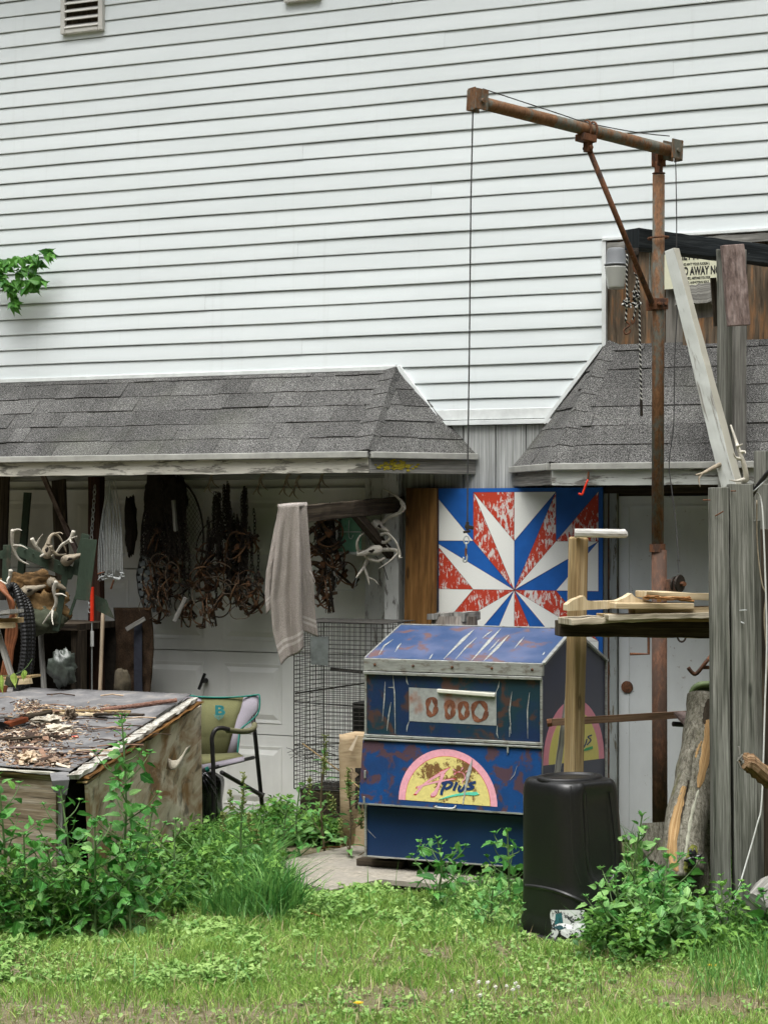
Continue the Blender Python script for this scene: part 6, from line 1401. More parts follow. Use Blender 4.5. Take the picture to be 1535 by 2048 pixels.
for k in range(3):
    mb = MB(); mb.beam(FL + Z * (.006 + .006 * k) + fn * .006 * k, FL + fd2 * 2.4 + Z * (.010 + .006 * k), .04, .005, up=Z, n=30, jit=.004); mb.build('loose_ply', [M['tan'], M['wgrey'], M['cream']][k], boxT)
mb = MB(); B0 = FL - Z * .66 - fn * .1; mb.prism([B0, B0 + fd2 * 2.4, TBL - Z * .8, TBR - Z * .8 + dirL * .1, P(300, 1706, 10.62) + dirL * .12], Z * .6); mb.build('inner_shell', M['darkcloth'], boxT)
# ---- debris on the lid
def onlid(px, py, l=0.0): return ftop(px, py) + tpn * (.018 + l)
def lidthing(name, label, cat, px, py, group=None): return thing(name, label, cat, onlid(px, py), group)
o = lidthing('rusty_rod', 'rusty steel rod lying on the felt lid, pointing to its rear corner', 'rod', 280, 1425)
mb = MB(); mb.tube([onlid(203, 1434, .02).lerp(onlid(354, 1412, .015), t) for t in lin(0, 1, 24)], .012, 8, jit=.0015); mb.build('rod', wood('bark_rod', ((.10, .05, .035), (.22, .12, .09), (.34, .22, .17)), stretch=(60, 30)), o)
for k, (a, b, w1, lab, mt) in enumerate((((55, 1437), (215, 1440), .035, 'long pale lath lying across the middle of the felt lid', 'fresh'), ((88, 1433), (262, 1434), .02, 'second pale lath just behind the long one on the felt lid', 'tan'), ((190, 1442), (288, 1441), .03, 'dark lath continuing right of the pale laths on the felt lid', 'dark'))):
    o = lidthing('lath', lab, 'lath', (a[0] + b[0]) / 2, a[1], None); mb = MB(); mb.beam(onlid(*a, .012 + .004 * k), onlid(*b, .012), w1, .010, up=tpn, n=10, jit=.002); mb.build('lath', M[mt], o)
o = lidthing('old_brush', 'worn brush with black bristles and an orange ferrule on the felt lid', 'brush', 25, 1460)
mb = MB(); mb.beam(onlid(16, 1467, .03), onlid(52, 1456, .03), .05, .028, up=tpn); mb.build('ferrule', plain('brush_orange', (.30, .08, .03), .5), o, bevel=.004)
mb = MB(); mb.tube(spline([onlid(52, 1456, .035), onlid(70, 1450, .035), onlid(105, 1443, .035)], 4), [.018] * 4 + [.014] * 5, 8); mb.build('handle', M['dark'], o, smooth=True)
mb = MB()
for k in range(60): a = onlid(18 + random.gauss(0, 2), 1467 + random.gauss(0, 2), .03); mb.tube([a, a - R_ * random.uniform(.04, .075) - F_ * .03 + V((0, 0, random.gauss(-.005, .012)))], .0022, 3)
tag(mb.build('bristles', M['black'], o), kind='stuff')
def crumple(name, label, cat, px, py, sx, sy, sz, mat, seed):
    o = lidthing(name, label, cat, px, py); mb = MB(); c = onlid(px, py, sz * .6); n = 12; rings = []
    for i in range(1, n):
        ph = math.pi * i / n; ring = []
        for j in range(20):
            th = math.pi * 2 * j / 20; q = V((math.sin(ph) * math.cos(th), math.sin(ph) * math.sin(th), math.cos(ph))); k = 1 + .8 * mnoise.noise(q * 2.1 + V((seed, 0, 0))) + .5 * mnoise.noise(q * 5 + V((seed, 3, 0)))
            ring.append(c + R_ * (q.x * sx * k) + F_ * (q.y * sy * k) + Z * (q.z * sz * k))
        rings.append(ring)
    mb.loft(rings, [i * .05 for i in range(len(rings))], [j / 20 for j in range(21)]); mb.build('lump', mat, o)
WP = plain('damp_paper', (.52, .47, .38), .9, var=.22, scale=40, bump=.6)
crumple('paper_wad', 'crumpled white paper wad in the middle of the debris on the felt lid', 'paper', 98, 1452, .075, .10, .022, WP, 1)
crumple('paper_wad', 'wide flattened cream paper wad nearer the front of the debris', 'paper', 118, 1473, .075, .07, .025, WP, 2)
crumple('dirt_clod', 'brown root clod behind the crumpled paper on the felt lid', 'clod', 140, 1447, .036, .05, .034, plain('root_clod', (.13, .10, .07), .95, var=.6, scale=90, bump=1), 3)
crumple('bark_chunk', 'pale curled bark chunk near the front edge of the felt lid', 'bark', 60, 1530, .045, .10, .026, plain('pale_bark', (.47, .37, .26), .9, var=.3, scale=60, bump=.8), 4)
crumple('bark_chunk', 'knobbly brown bark chunk at the front right corner of the debris', 'bark', 118, 1537, .055, .05, .018, plain('brown_bark', (.24, .17, .12), .95, var=.6, scale=90, bump=1), 5)
for k, (px, py, L, an, lab, mt) in enumerate(((30, 1493, .20, 3.3, 'dark curved bark strip in the front debris heap', 'dark'), (90, 1490, .34, -.25, 'thin dark stick with an orange tip across the front debris', 'dark'), (60, 1512, .22, .3, 'brown twig lying at the front of the felt lid', 'redwood'), (20, 1450, .22, .2, 'grey twig at the left end of the felt lid', 'wgrey'))):
    o = lidthing('twig', lab, 'twig', px, py); a = onlid(px, py, .016); dv = R_ * math.cos(an) - F_ * math.sin(an) * 1.5
    mb = MB(); mb.tube(spline([a - dv * L / 2, a + V((0, 0, .01)), a + dv * L / 2], 4), .008, 6, jit=.0015); mb.build('twig', M[mt], o)
    if k == 1: mb = MB(); mb.tube([a + dv * L * .40, a + dv * L * .5], .0095, 6); mb.build('orange_tip', M['red'], o)
# bark crumbs (nobody could count them)
mb = MB(); rnd = random.Random(4)
for k in range(1900):
    cl = rnd.choice(((35, 1485, 34, 9), (85, 1482, 40, 8), (50, 1522, 40, 9), (95, 1535, 26, 7), (60, 1425, 18, 8), (190, 1430, 40, 5), (110, 1470, 40, 10), (10, 1500, 20, 12), (210, 1470, 90, 22) if rnd.random() < .12 else (60, 1495, 40, 14)))
    px = rnd.gauss(cl[0], cl[2]); py = min(1542, rnd.gauss(cl[1], cl[3]))
    if px > 250: continue
    a = onlid(px, py, rnd.uniform(-.004, .018)); L = rnd.uniform(.007, .030); an = rnd.uniform(0, 6.28)
    mb.beam(a, a + (R_ * math.cos(an) + F_ * math.sin(an)) * L + Z * rnd.gauss(0, .005), rnd.uniform(.003, .012), .003, up=Z, roll=rnd.gauss(0, .6), m=rnd.choice((0, 0, 1, 1, 2, 3)))
for k in range(90):
    px = rnd.gauss(70, 45); py = rnd.choice((1485, 1525, 1455)) + rnd.gauss(0, 10)
    if px > 190 or py > 1543: continue
    a = onlid(px, py, rnd.uniform(.0, .03)); L = rnd.uniform(.025, .075); an = rnd.uniform(0, 6.28); mb.beam(a, a + (R_ * math.cos(an) + F_ * math.sin(an)) * L + Z * rnd.gauss(0, .008), rnd.uniform(.012, .035), .005, n=3, jit=.004, roll=rnd.gauss(0, .5), m=rnd.choice((0, 1, 1, 3, 2)))
for k in range(70):
    px = rnd.gauss(100, 70); py = rnd.gauss(1475, 32)
    if px > 330 or py > 1543: continue
    a = onlid(px, py, .01); an = rnd.gauss(.2, .5); L = rnd.uniform(.08, .26); mb.tube([a, a + (R_ * math.cos(an) + F_ * math.sin(an) * .4) * L * .5 + Z * .008, a + (R_ * math.cos(an) + F_ * math.sin(an) * .6) * L], rnd.uniform(.0018, .004), 4, m=rnd.choice((1, 2, 2, 0)))
o = mb.build('bark_crumbs', [plain('crumb_tan', (.42, .31, .21), .9, var=.3), plain('crumb_brown', (.20, .12, .08), .9, var=.4), plain('crumb_dark', (.06, .04, .03), .9), plain('crumb_pale', (.52, .45, .36), .9)], None); tag(o, 'scattered bark and wood crumbs over the front of the felt lid', 'debris', kind='stuff')
# sawhorse offcuts at the far left edge
sw = thing('sawhorse', 'pale wooden sawhorse parts with offcuts at the far left edge above the plywood box', 'sawhorse', P(20, 1370, 10.9))
for a, b, w1, h1, mt in (((-60, 1236, 10.9), (34, 1222, 10.6), .09, .02, 'wgrey'), ((-40, 1243, 10.8), (42, 1240, 10.7), .06, .025, 'tan'), ((-60, 1253, 10.75), (29, 1250, 10.65), .03, .028, 'fresh'), ((-60, 1362, 10.75), (72, 1352, 10.6), .10, .012, 'tan'), ((-60, 1370, 10.7), (62, 1362, 10.55), .03, .03, 'fresh')):
    mb = MB(); mb.beam(P(*a), P(*b), w1, h1, n=8, jit=.002); mb.build('offcut', M[mt], sw)
mb = MB(); mb.beam(P(-12, 1240, 10.8), P(24, 1352, 10.7), .03, .03, up=F_, n=6, jit=.001); mb.build('leg', M['wgrey'], sw)
mb = MB(); mb.beam(P(17, 1360, 10.52), P(31, 1366, 10.5), .05, .045); mb.build('clamp', M['greenmetal'], sw)
mb = MB(); t_ = P(-40, 1370, 10.8); mb.beam(t_, V((t_.x, t_.y, 0)), .04, .04, up=F_); mb.build('leg', M['wgrey'], sw)

# ================================================================== CAMP CHAIR
ch = thing('camp_chair', 'folding camp chair with an olive and lilac padded back before the garage door', 'chair', P(455, 1690, 11.9))
OL = plain('olive_fabric', (.125, .125, .055), .95, var=.12, scale=150, bump=.3); LI = plain('lilac_grey_fabric', (.25, .23, .26), .95, var=.10, scale=150, bump=.3); TE = plain('teal_piping', (.015, .17, .13), .7); DK = plain('chair_frame', (.022, .02, .02), .4, var=.3); OL2 = plain('olive_sleeve', (.15, .145, .08), .9)
def fab(name, quads, mat, th=.02):
    """rows of (left, right) points"""
    mb = MB(); pts = []
    for l, r in quads:
        for k in range(7): u = k / 6; p = P(*l).lerp(P(*r), u); pts.append(p - F_ * (.012 * math.sin(math.pi * u)))
    mb.grid(pts, len(quads), 7); return mb.build(name, mat, ch, smooth=True, solid=th)
fab('back_panel', [((404, 1395, 12.10), (487, 1395, 12.10)), ((403, 1430, 12.04), (478, 1430, 12.04)), ((401, 1466, 11.99), (468, 1466, 11.99)), ((400, 1472, 12.0), (466, 1472, 12.0)), ((399, 1508, 11.95), (455, 1509, 11.95))], OL)
fab('back_panel', [((368, 1391, 12.12), (403, 1395, 12.10)), ((374, 1430, 12.06), (402, 1430, 12.04)), ((380, 1470, 12.0), (400, 1470, 12.0)), ((385, 1508, 11.96), (398, 1508, 11.95))], LI)
fab('back_panel', [((488, 1395, 12.10), (518, 1391, 12.08)), ((482, 1415, 12.07), (516, 1422, 12.05)), ((477, 1430, 12.04), (498, 1444, 12.03)), ((468, 1466, 11.99), (480, 1462, 11.99)), ((456, 1509, 11.95), (475, 1507, 11.95))], LI)
mb = MB(); mb.tube(spline(PP([(370, 1390, 12.1), (404, 1394, 12.08), (445, 1395, 12.07), (487, 1393, 12.07), (512, 1390, 12.06), (519, 1393, 12.04), (517, 1424, 12.03), (499, 1444, 12.01), (485, 1455, 11.98), (479, 1466, 11.97), (475, 1508, 11.93)]), 4), .0055, 6); mb.build('piping', TE, ch, smooth=True)
mb = MB(); s4 = [((398, 1512, 11.95), (482, 1508, 11.93)), ((396, 1524, 11.80), (486, 1514, 11.75)), ((396, 1540, 11.62), (489, 1520, 11.6))]
fab('seat', [((397, 1532, 11.66), (488, 1514, 11.64)), ((396, 1542, 11.62), (489, 1522, 11.6))], LI, .012); fab('seat_pad', [((399, 1510, 11.95), (476, 1507, 11.94)), ((398, 1521, 11.80), (482, 1511, 11.78)), ((397, 1531, 11.67), (487, 1514, 11.65))], OL, .014)
mb = MB(); mb.tube(PP([(397, 1546, 11.6), (412, 1540, 11.6)]), .014, 8); mb.build('seat_rail', DK, ch); mb = MB(); mb.tube(PP([(412, 1540, 11.6), (418, 1537, 11.6)]), .015, 8); mb.build('teal_band', TE, ch)
def fr(nm, pts, r=.0125, mat=DK): mb = MB(); mb.tube(spline(PP(pts), 5), r, 10); return mb.build(nm, mat, ch, smooth=True)
fr('arm_frame', [(428, 1700, 11.55), (427, 1560, 11.55), (425, 1500, 11.55), (424, 1476, 11.55), (430, 1461, 11.56), (441, 1456, 11.58), (458, 1459, 11.62)], .013)
fr('arm_sleeve', [(455, 1460, 11.62), (480, 1463, 11.75), (500, 1461, 11.86), (508, 1455, 11.93), (509, 1449, 11.98)], .017, OL2)
fr('rear_leg', [(505, 1425, 12.05), (510, 1470, 12.0), (517, 1540, 12.05), (523, 1600, 12.1), (526, 1628, 12.12)], .013)
fr('cross_leg', [(443, 1545, 11.6), (480, 1566, 11.8), (524, 1591, 12.05)], .013); fr('side_rail', [(430, 1535, 11.58), (470, 1524, 11.75), (507, 1515, 11.98)], .011)
fr('foot', [(518, 1588, 12.08), (528, 1592, 12.08)], .018)
lg_ = P(436, 1430, 11.99)
mb = MB()
BL = plain('turquoise_logo', (.06, .35, .38), .7)
def cp(x, y, d=11.985): return P(350 + x / 3.07, 1340 + y / 3.07, d)
text('back_logo', 'B', cp(243, 275), R_, (Z + F_ * -.18), .082, BL, ch, bold=.003, sx=1.35, depth=.001)
mb = MB()
for k in range(7):
    x = 240 + k * 10; mb.tube([cp(x, 278 + abs(k - 3) * -2), cp(x + (3 - k) * 3, 308 - abs(k - 3) * 5)], .0016, 4)
mb.build('back_logo', BL, ch)

# ================================================================== BLACK BAG
bg2 = thing('rubbish_bag', 'shiny black rubbish bag bunched up behind the side of the plywood box', 'bag', P(412, 1760, 11.6))
mb = MB(); c = P(408, 1640, 11.75); n = 22; rings = []
for i in range(n + 1):
    t = i / n; zz = .03 + (P(408, 1545, 11.7).z - .03) * t; rw = .16 * (1 - .12 * t) * (1 if t < .9 else 1 - (t - .9) * 5); ring = []
    for j in range(40):
        th = 2 * math.pi * j / 40; k = 1 + .10 * mnoise.noise(V((math.cos(th) * 2, math.sin(th) * 2, t * 3))) + .05 * math.sin(th * 9 + 6 * t) * t
        ring.append(V((c.x, c.y, 0)) + R_ * (rw * .75 * k * math.cos(th)) + F_ * (rw * k * math.sin(th)) + Z * zz)
    rings.append(ring)
mb.loft(rings, [i * .05 for i in range(n + 1)], [j / 40 for j in range(41)]); mb.build('bag', M['bag'], bg2, smooth=True)
mb = MB()
for k in range(26):
    a = P(400 + random.gauss(0, 3), 1548 + random.gauss(0, 2), 11.5); e = P(404 + random.uniform(-10, 34), 1560 + random.uniform(0, 40), 11.5 + random.gauss(0, .02)); mb.tube(spline([a, a.lerp(e, .5) - F_ * .02 + Z * .02, e], 3), [.007, .009, .009, .008, .006, .004, .002], 5)
mb.build('gathered_neck', M['bag'], bg2, smooth=True)

# ================================================================== LEAVES AND PLANTS
def leaf_mesh(name, mat, prof, fold=.18, droop=.25, n=None, serr=0.0, seed=0):
    rnd = random.Random(seed); n = len(prof); mb = MB(); pts = []; uv = []
    for i, w_ in enumerate(prof):
        t = i / (n - 1); zc = -droop * t * t; sw = w_ * (1 + (serr if i % 2 else -serr)) 
        for s in (-1, 0, 1):
            pts.append(V((t, s * sw, zc + abs(s) * fold * sw + rnd.gauss(0, .008)))); uv.append((t, .5 + s * .5))
    mb.grid(pts, n, 3, uvs=uv); return mb.mesh(name, mat, False)
LW = leafmat('weed_leaf', (.030, .15, .028), (.115, .33, .065)); LW2 = leafmat('pale_weed_leaf', (.09, .27, .065), (.25, .46, .14)); LV = leafmat('vine_leaf', (.03, .13, .025), (.14, .36, .06)); LD = leafmat('dock_leaf', (.07, .24, .06), (.20, .40, .12))
LFRESH = leafmat('fresh_leaf', (.09, .24, .04), (.20, .40, .08))
STM = plain('plant_stem', (.10, .17, .06), .7, var=.3); SEEDG = plain('seed_green', (.17, .20, .06), .9, var=.4, scale=90); STB = plain('brown_stem', (.12, .09, .05), .8, var=.3)
goose = [0.02, .16, .34, .27, .36, .19, .21, .08, .0]; lance = [.02, .10, .16, .19, .18, .15, .10, .05, .0]; ivy_ = [.02, .22, .30, .29, .24, .17, .09, .03, 0]
LM = {'goose': [leaf_mesh('leaf', LW, goose, .25, d, serr=.07, seed=k) for k, d in enumerate((.12, .3, .45))], 'pale': [leaf_mesh('leaf', LW2, goose, .25, d, serr=.07, seed=k) for k, d in enumerate((.1, .25, .4))],
      'dock': [leaf_mesh('leaf', LD, lance, .3, d, serr=.03, seed=k) for k, d in enumerate((.2, .5, .7))], 'vine': [leaf_mesh('leaf', LV, ivy_, .3, d, serr=.05, seed=k) for k, d in enumerate((.15, .35, .5))],
      'fresh': [leaf_mesh('leaf', LFRESH, goose, .25, d, serr=.09, seed=k) for k, d in enumerate((.15, .3, .4))], 'oval': [leaf_mesh('leaf', LW2, ivy_, .3, d, serr=.02, seed=k) for k, d in enumerate((.2, .4, .6))]}
def place_leaf(root, kind, p, d, size, rnd, nrm=Z):
    d = d.normalized(); s = nrm.cross(d); s = s.normalized() if s.length > .05 else d.orthogonal().normalized(); u = d.cross(s)
    wf = rnd.uniform(.72, 1.2)
    if kind == 'goose' and rnd.random() < .16: kind = rnd.choice(('pale', 'oval', 'fresh'))
    elif kind == 'pale' and rnd.random() < .25: kind = rnd.choice(('goose', 'oval'))
    rl = rnd.gauss(0, .55); s2 = (s * math.cos(rl) + u * math.sin(rl)) * wf; u2 = d.cross(s2) / wf
    Mx = Matrix(((d.x * size, s2.x * size, u2.x * size, p.x), (d.y * size, s2.y * size, u2.y * size, p.y), (d.z * size, s2.z * size, u2.z * size, p.z), (0, 0, 0, 1)))
    o = bpy.data.objects.new('leaf', rnd.choice(LM[kind])); COL.objects.link(o); o.matrix_basis = Mx; put(o, root); return o
def weed(label, base, H, R, kind, size, seed, nb=7, lean=(0, 0), dens=1.0, group='tall weeds round the yard', name='tall_weed', spike=False, stem=STM):
    rnd = random.Random(seed); base = V((base.x, base.y, 0)); root = thing(name, label, 'weed', base, group); mb = MB()
    top = base + Z * H + R_ * lean[0] + F_ * lean[1]; main = spline([base, base.lerp(top, .5) + V((rnd.gauss(0, .02), rnd.gauss(0, .02), 0)), top], 6)
    mb.tube(main, [.006 * (1 - .7 * i / 12) + .0015 for i in range(len(main))], 6); br = [(main, 1.0)]
    for k in range(nb):
        t = .12 + .72 * (k + rnd.random() * .6) / nb; s = main[int(t * (len(main) - 1))]; a = k * 2.4 + rnd.uniform(-.4, .4); L = R * (1.15 - .75 * t) * rnd.uniform(.75, 1.15)
        dv = V((math.cos(a), math.sin(a), 0)); e = s + dv * L + Z * L * rnd.uniform(.45, 1.1); b = spline([s, s.lerp(e, .5) + dv * .02, e], 4); mb.tube(b, [.0035, .0032, .003, .003, .0028, .0025, .002, .002, .0015], 5); br.append((b, .75))
    mb.build('stem', stem, root)
    for b, kk in br:
        Lb = sum((b[i + 1] - b[i]).length for i in range(len(b) - 1)); n = max(3, int(Lb / (.028 if kk < 1 else .024) * dens)); ph = rnd.uniform(0, 6)
        for i in range(n):
            t = (i + .5) / n
            if kk == 1.0 and t < .10: continue
            if kk < 1 and t < .18: continue
            x = t * (len(b) - 1); j = min(int(x), len(b) - 2); p = b[j].lerp(b[j + 1], x - j); ax_ = (b[j + 1] - b[j]).normalized(); a = ph + i * 2.4
            sz = size * kk * (1.15 - .72 * t ** 1.5) * rnd.uniform(.75, 1.25); ev = .15 + .8 * t
            o1 = ax_.orthogonal().normalized(); o2 = ax_.cross(o1); out = o1 * math.cos(a) + o2 * math.sin(a)
            d = out * (1.1 - .45 * t) + ax_ * ev * .7 + Z * rnd.uniform(-.25, .15); place_leaf(root, kind, p + out * sz * .25, d, sz, rnd)
        tip = b[-1]
        for i in range(5): a = i * 1.26; d = V((math.cos(a), math.sin(a), .9)); place_leaf(root, kind, tip, d, size * .34 * kk, rnd)
    if spike:
        sp_ = MB(); 
        for b, kk in br:
            if b[-1].z < base.z + H * .45: continue
            for i in range(int(60 * kk)):
                p = b[-1] + Z * rnd.uniform(-.06, .06) * (1.4 if kk == 1 else .8); q = p + V((rnd.gauss(0, .009), rnd.gauss(0, .009), rnd.uniform(0, .008))); sp_.tube([p, q, q + V((rnd.gauss(0, .003), rnd.gauss(0, .003), .006))], [.002, .0042, .001], 4)
        tag(sp_.build('seed_spike', SEEDG, root), kind='stuff')
    return root
def at(px, D): p = P(px, 1700, D); return V((p.x, p.y, 0))
W_ = weed
W_('tallest goosefoot weed standing against the side of the plywood box', at(228, 9.25), .98, .21, 'goose', .088, 1, 15, lean=(.03, .05), dens=1.1)
W_('leafy weed leaning left in front of the open corner of the plywood box', at(130, 9.15), .66, .20, 'goose', .088, 2, 12, lean=(-.02, 0))
W_('dark green weed at the left edge with lobed leaves over the plywood box', at(10, 9.0), .74, .20, 'goose', .095, 3, 12, lean=(-.03, 0))
W_('short bushy weed below the plywood box at the left edge', at(48, 8.95), .48, .22, 'goose', .088, 4, 12)
W_('weed with pale tips at the bottom right corner of the plywood box', at(306, 9.55), .52, .16, 'goose', .072, 5, 10)
W_('drooping weed in front of the black rubbish bag', at(352, 9.8), .42, .20, 'pale', .062, 6, 6)
W_('dark weed at the foot of the tallest goosefoot', at(190, 9.05), .52, .24, 'goose', .085, 7, 12)
W_('low weed between the two left goosefoot weeds', at(95, 8.9), .42, .22, 'goose', .082, 8, 10)
W_('seeding weed with yellow-green spikes below the camp chair', at(487, 10.2), .52, .12, 'dock', .10, 9, 8, spike=True)
W_('small weed with upright leaves below the cage', at(600, 11.1), .42, .17, 'pale', .075, 10, 7)
W_('weed with broad leaves under the left corner of the wire cage', at(575, 11.0), .34, .16, 'goose', .080, 11, 6)
W_('thin seeding weed before the cardboard box', at(650, 11.2), .60, .10, 'dock', .085, 12, 6, spike=True, stem=STB)
W_('dark seeding weed at the corner of the blue chest', at(697, 11.0), .44, .12, 'dock', .080, 13, 7, spike=True, stem=STB)
W_('weed growing in front of the base of the blue chest', at(866, 9.75), .335, .18, 'goose', .085, 14, 13, lean=(.02, 0))
W_('weed between the blue chest and the black bin', at(1018, 9.7), .38, .13, 'goose', .085, 15, 10, lean=(-.01, 0))
W_('low weed hugging the left side of the black bin', at(985, 9.15), .20, .16, 'pale', .070, 16, 9)
W_('tallest weed right of the black bin, before the leaning log', at(1283, 9.0), .56, .15, 'pale', .085, 17, 11)
W_('bushy weed nearest the right side of the black bin', at(1228, 8.75), .34, .20, 'pale', .090, 18, 12)
W_('broad bright green weed below the leaning log', at(1335, 8.85), .40, .22, 'goose', .10, 19, 12)
W_('front pale weed of the clump right of the black bin', at(1275, 8.6), .27, .24, 'pale', .085, 20, 12)
W_('second front weed of the right-hand clump, under the bright green one', at(1350, 8.65), .26, .22, 'pale', .085, 21, 11)
W_('fresh yellow-green weed at the foot of the fence boards', at(1440, 9.0), .25, .16, 'fresh', .075, 22, 7)
W_('dark leafy weed at the right edge of the picture', at(1520, 8.9), .24, .20, 'goose', .080, 23, 11)
W_('low pale weed behind the torn sticker of the black bin', at(1222, 8.75), .16, .14, 'pale', .062, 24, 6)
W_('leafy weed under the front of the plywood box', at(262, 9.1), .45, .22, 'goose', .082, 25, 12)
# vine at the left edge
vn = thing('wall_vine', 'green leafy vine shoots hanging on the siding at the left edge', 'vine', W(0, 560, .12)); rnd = random.Random(5); mb = MB()
sh = [[(-30, 520), (0, 522), (30, 518), (60, 512), (85, 508), (98, 505)], [(-30, 540), (10, 530), (40, 535), (70, 530), (85, 520)], [(-10, 530), (10, 560), (22, 575), (28, 600), (26, 608)], [(-30, 560), (10, 566), (40, 562), (65, 560), (86, 560)], [(20, 565), (45, 580), (62, 572), (84, 562)], [(-30, 505), (-5, 515), (5, 545), (0, 560)], [(28, 540), (52, 548), (75, 552)]]
for s in sh:
    pts = spline([W(x, y, .10 + .05 * rnd.random()) for x, y in s], 5); mb.tube(pts, .0022, 5)
    for i in range(1, len(pts)):
        for q in range(2):
            if rnd.random() < .85:
                d = V((rnd.gauss(.25, .55), rnd.gauss(-.3, .3), rnd.uniform(-1.1, .15))); place_leaf(vn, 'vine', pts[i], d, rnd.uniform(.055, .10), rnd, V((0, -1, .3)))
mb.build('stem', STM, vn)
yl = thing('creeper_sprig', 'yellow-green creeper sprig with heart leaves on the sawhorse offcuts', 'creeper', P(20, 1358, 10.5)); mb = MB(); q = spline(PP([(-10, 1352, 10.5), (25, 1350, 10.5), (50, 1338, 10.5), (65, 1318, 10.5)]), 4); mb.tube(q, .0016, 5); mb.build('stem', STM, yl)
LYEL = leafmat('yellow_leaf', (.22, .36, .06), (.40, .50, .12)); LM['yel'] = [leaf_mesh('leaf', LYEL, ivy_, .2, .2)]
for (x, y, s) in ((3, 1350, .10), (29, 1346, .085), (50, 1340, .05), (46, 1344, .05)): place_leaf(yl, 'yel', P(x, y, 10.48), V((.1, -.2, -1)), s, rnd, V((0, -1, .2)))

# ------------------------------------------------------------------ mass vegetation with numpy
def fast(name, VV, TT, tint, mat, label, cat):
    me = bpy.data.meshes.new(name); me.vertices.add(len(VV)); me.vertices.foreach_set('co', VV.astype(np.float32).ravel())
    nt_ = len(TT); me.loops.add(nt_ * 3); me.loops.foreach_set('vertex_index', TT.astype(np.int32).ravel()); me.polygons.add(nt_)
    me.polygons.foreach_set('loop_start', np.arange(nt_, dtype=np.int32) * 3); me.polygons.foreach_set('loop_total', np.full(nt_, 3, dtype=np.int32))
    at_ = me.attributes.new('tint', 'FLOAT', 'POINT'); at_.data.foreach_set('value', tint.astype(np.float32)); me.materials.append(mat); me.update(calc_edges=True)
    o = bpy.data.objects.new(name, me); COL.objects.link(o); return tag(o, label, cat, kind='stuff')
rs = np.random.RandomState(3)
def wxy(px, D): X = (px - CX) / FPX * D; return CAM.x + F_.x * D + R_.x * X, CAM.y + F_.y * D + R_.y * X
def XD(x, y): dx, dy = x - CAM.x, y - CAM.y; D = dx * F_.x + dy * F_.y; return (dx * R_.x + dy * R_.y), D
def fbm(x, y, s, seed=0):
    r = 0; 
    for k, (a, b) in enumerate(((1, 1), (2.1, .5), (4.3, .28))): r = r + b * np.sin(x * s * a * 1.3 + seed * 1.7 + k + 1.6 * np.sin(y * s * a * .9 + seed)) * np.cos(y * s * a * 1.1 + 2 * k + seed * .6 + 1.2 * np.sin(x * s * a * .7))
    return r
def clear(x, y):
    """ground that is open: not under the chest, slab, bin, box or logs"""
    X, D = XD(x, y); px = X / D * FPX + CX; ok = np.ones(len(x), bool)
    ok &= ~((x > cx0 - .05) & (x < cx1 + .05) & (y > y0 - .05) & (y < yb))
    ok &= ~(((x - bo.x) ** 2 + (y - bo.y) ** 2) < .27 ** 2)
    ok &= ~((px > 540) & (px < 1090) & (D > 10.22 + .12 * fbm(x, y, 3)) & (D < 11.5))
    ok &= ~((px < 150) & (D > 9.7)); ok &= ~((px < 400 - (11.4 - D) * 115) & (D > 9.7))
    ok &= y < -.15
    return ok, px, D
def blades(n, Dr, h, wd, lean, mat, name, label, dens=None, tb=(.0, 1.0), pxr=(-260, 1800)):
    D = np.sqrt(rs.uniform(Dr[0] ** 2, Dr[1] ** 2, n)); px = rs.uniform(pxr[0], pxr[1], n); x, y = wxy(px, D); ok, px, D = clear(x, y)
    if dens is not None: ok &= rs.uniform(0, 1, n) < dens(x, y, px, D)
    x, y, px, D = x[ok], y[ok], px[ok], D[ok]; n = len(x)
    hh = h(x, y, px, D) * rs.uniform(.5, 1.35, n); ww = wd * rs.uniform(.6, 1.3, n); a = rs.uniform(0, 6.283, n); la = rs.uniform(0, 6.283, n); ll = hh * np.abs(rs.normal(0, lean, n)); z0 = gznp(x, y)
    ca, sa = np.cos(a) * ww / 2, np.sin(a) * ww / 2; lx, ly = np.cos(la) * ll, np.sin(la) * ll
    P0 = np.stack([x - ca, y - sa, z0], 1); P1 = np.stack([x + ca, y + sa, z0], 1); P2 = np.stack([x - ca * .8 + lx * .35, y - sa * .8 + ly * .35, z0 + hh * .6], 1); P3 = np.stack([x + ca * .8 + lx * .35, y + sa * .8 + ly * .35, z0 + hh * .6], 1); P4 = np.stack([x + lx, y + ly, z0 + hh], 1)
    VV = np.stack([P0, P1, P2, P3, P4], 1).reshape(-1, 3); b = np.arange(n) * 5; TT = np.stack([np.stack([b, b + 1, b + 3], 1), np.stack([b, b + 3, b + 2], 1), np.stack([b + 2, b + 3, b + 4], 1)], 1).reshape(-1, 3)
    t = np.clip(rs.uniform(tb[0], tb[1], n) + .18 * fbm(x, y, 2.2, 4), 0, 1); return fast(name, VV, TT, np.repeat(t, 5), mat, label, 'grass')
GM = leafmat('lawn_blade', (.09, .25, .022), (.42, .58, .15), attr=True, trans=.3); GT_ = leafmat('tall_blade', (.05, .19, .04), (.19, .38, .09), attr=True, trans=.3)
bare = lambda x, y, px, D: np.clip(1.25 - 1.25 * (fbm(x, y, 2.6, 9) > .62) - 1.15 * np.clip((8.0 + .12 * fbm(x, y, 5, 3) - D) * 2.6, 0, 1) * np.clip((760 - px) / 300, 0, 1) - .35 * ((px > 540) & (px < 720) & (D > 9.6)), .06, 1)
blades(210000, (6.9, 10.6), lambda x, y, px, D: .028 + .020 * np.clip(fbm(x, y, 3.0, 2), -.6, 1) + .012 * (D > 8.6), .0036, .75, GM, 'lawn_grass', 'short yellow-green lawn grass covering the front of the yard', bare)
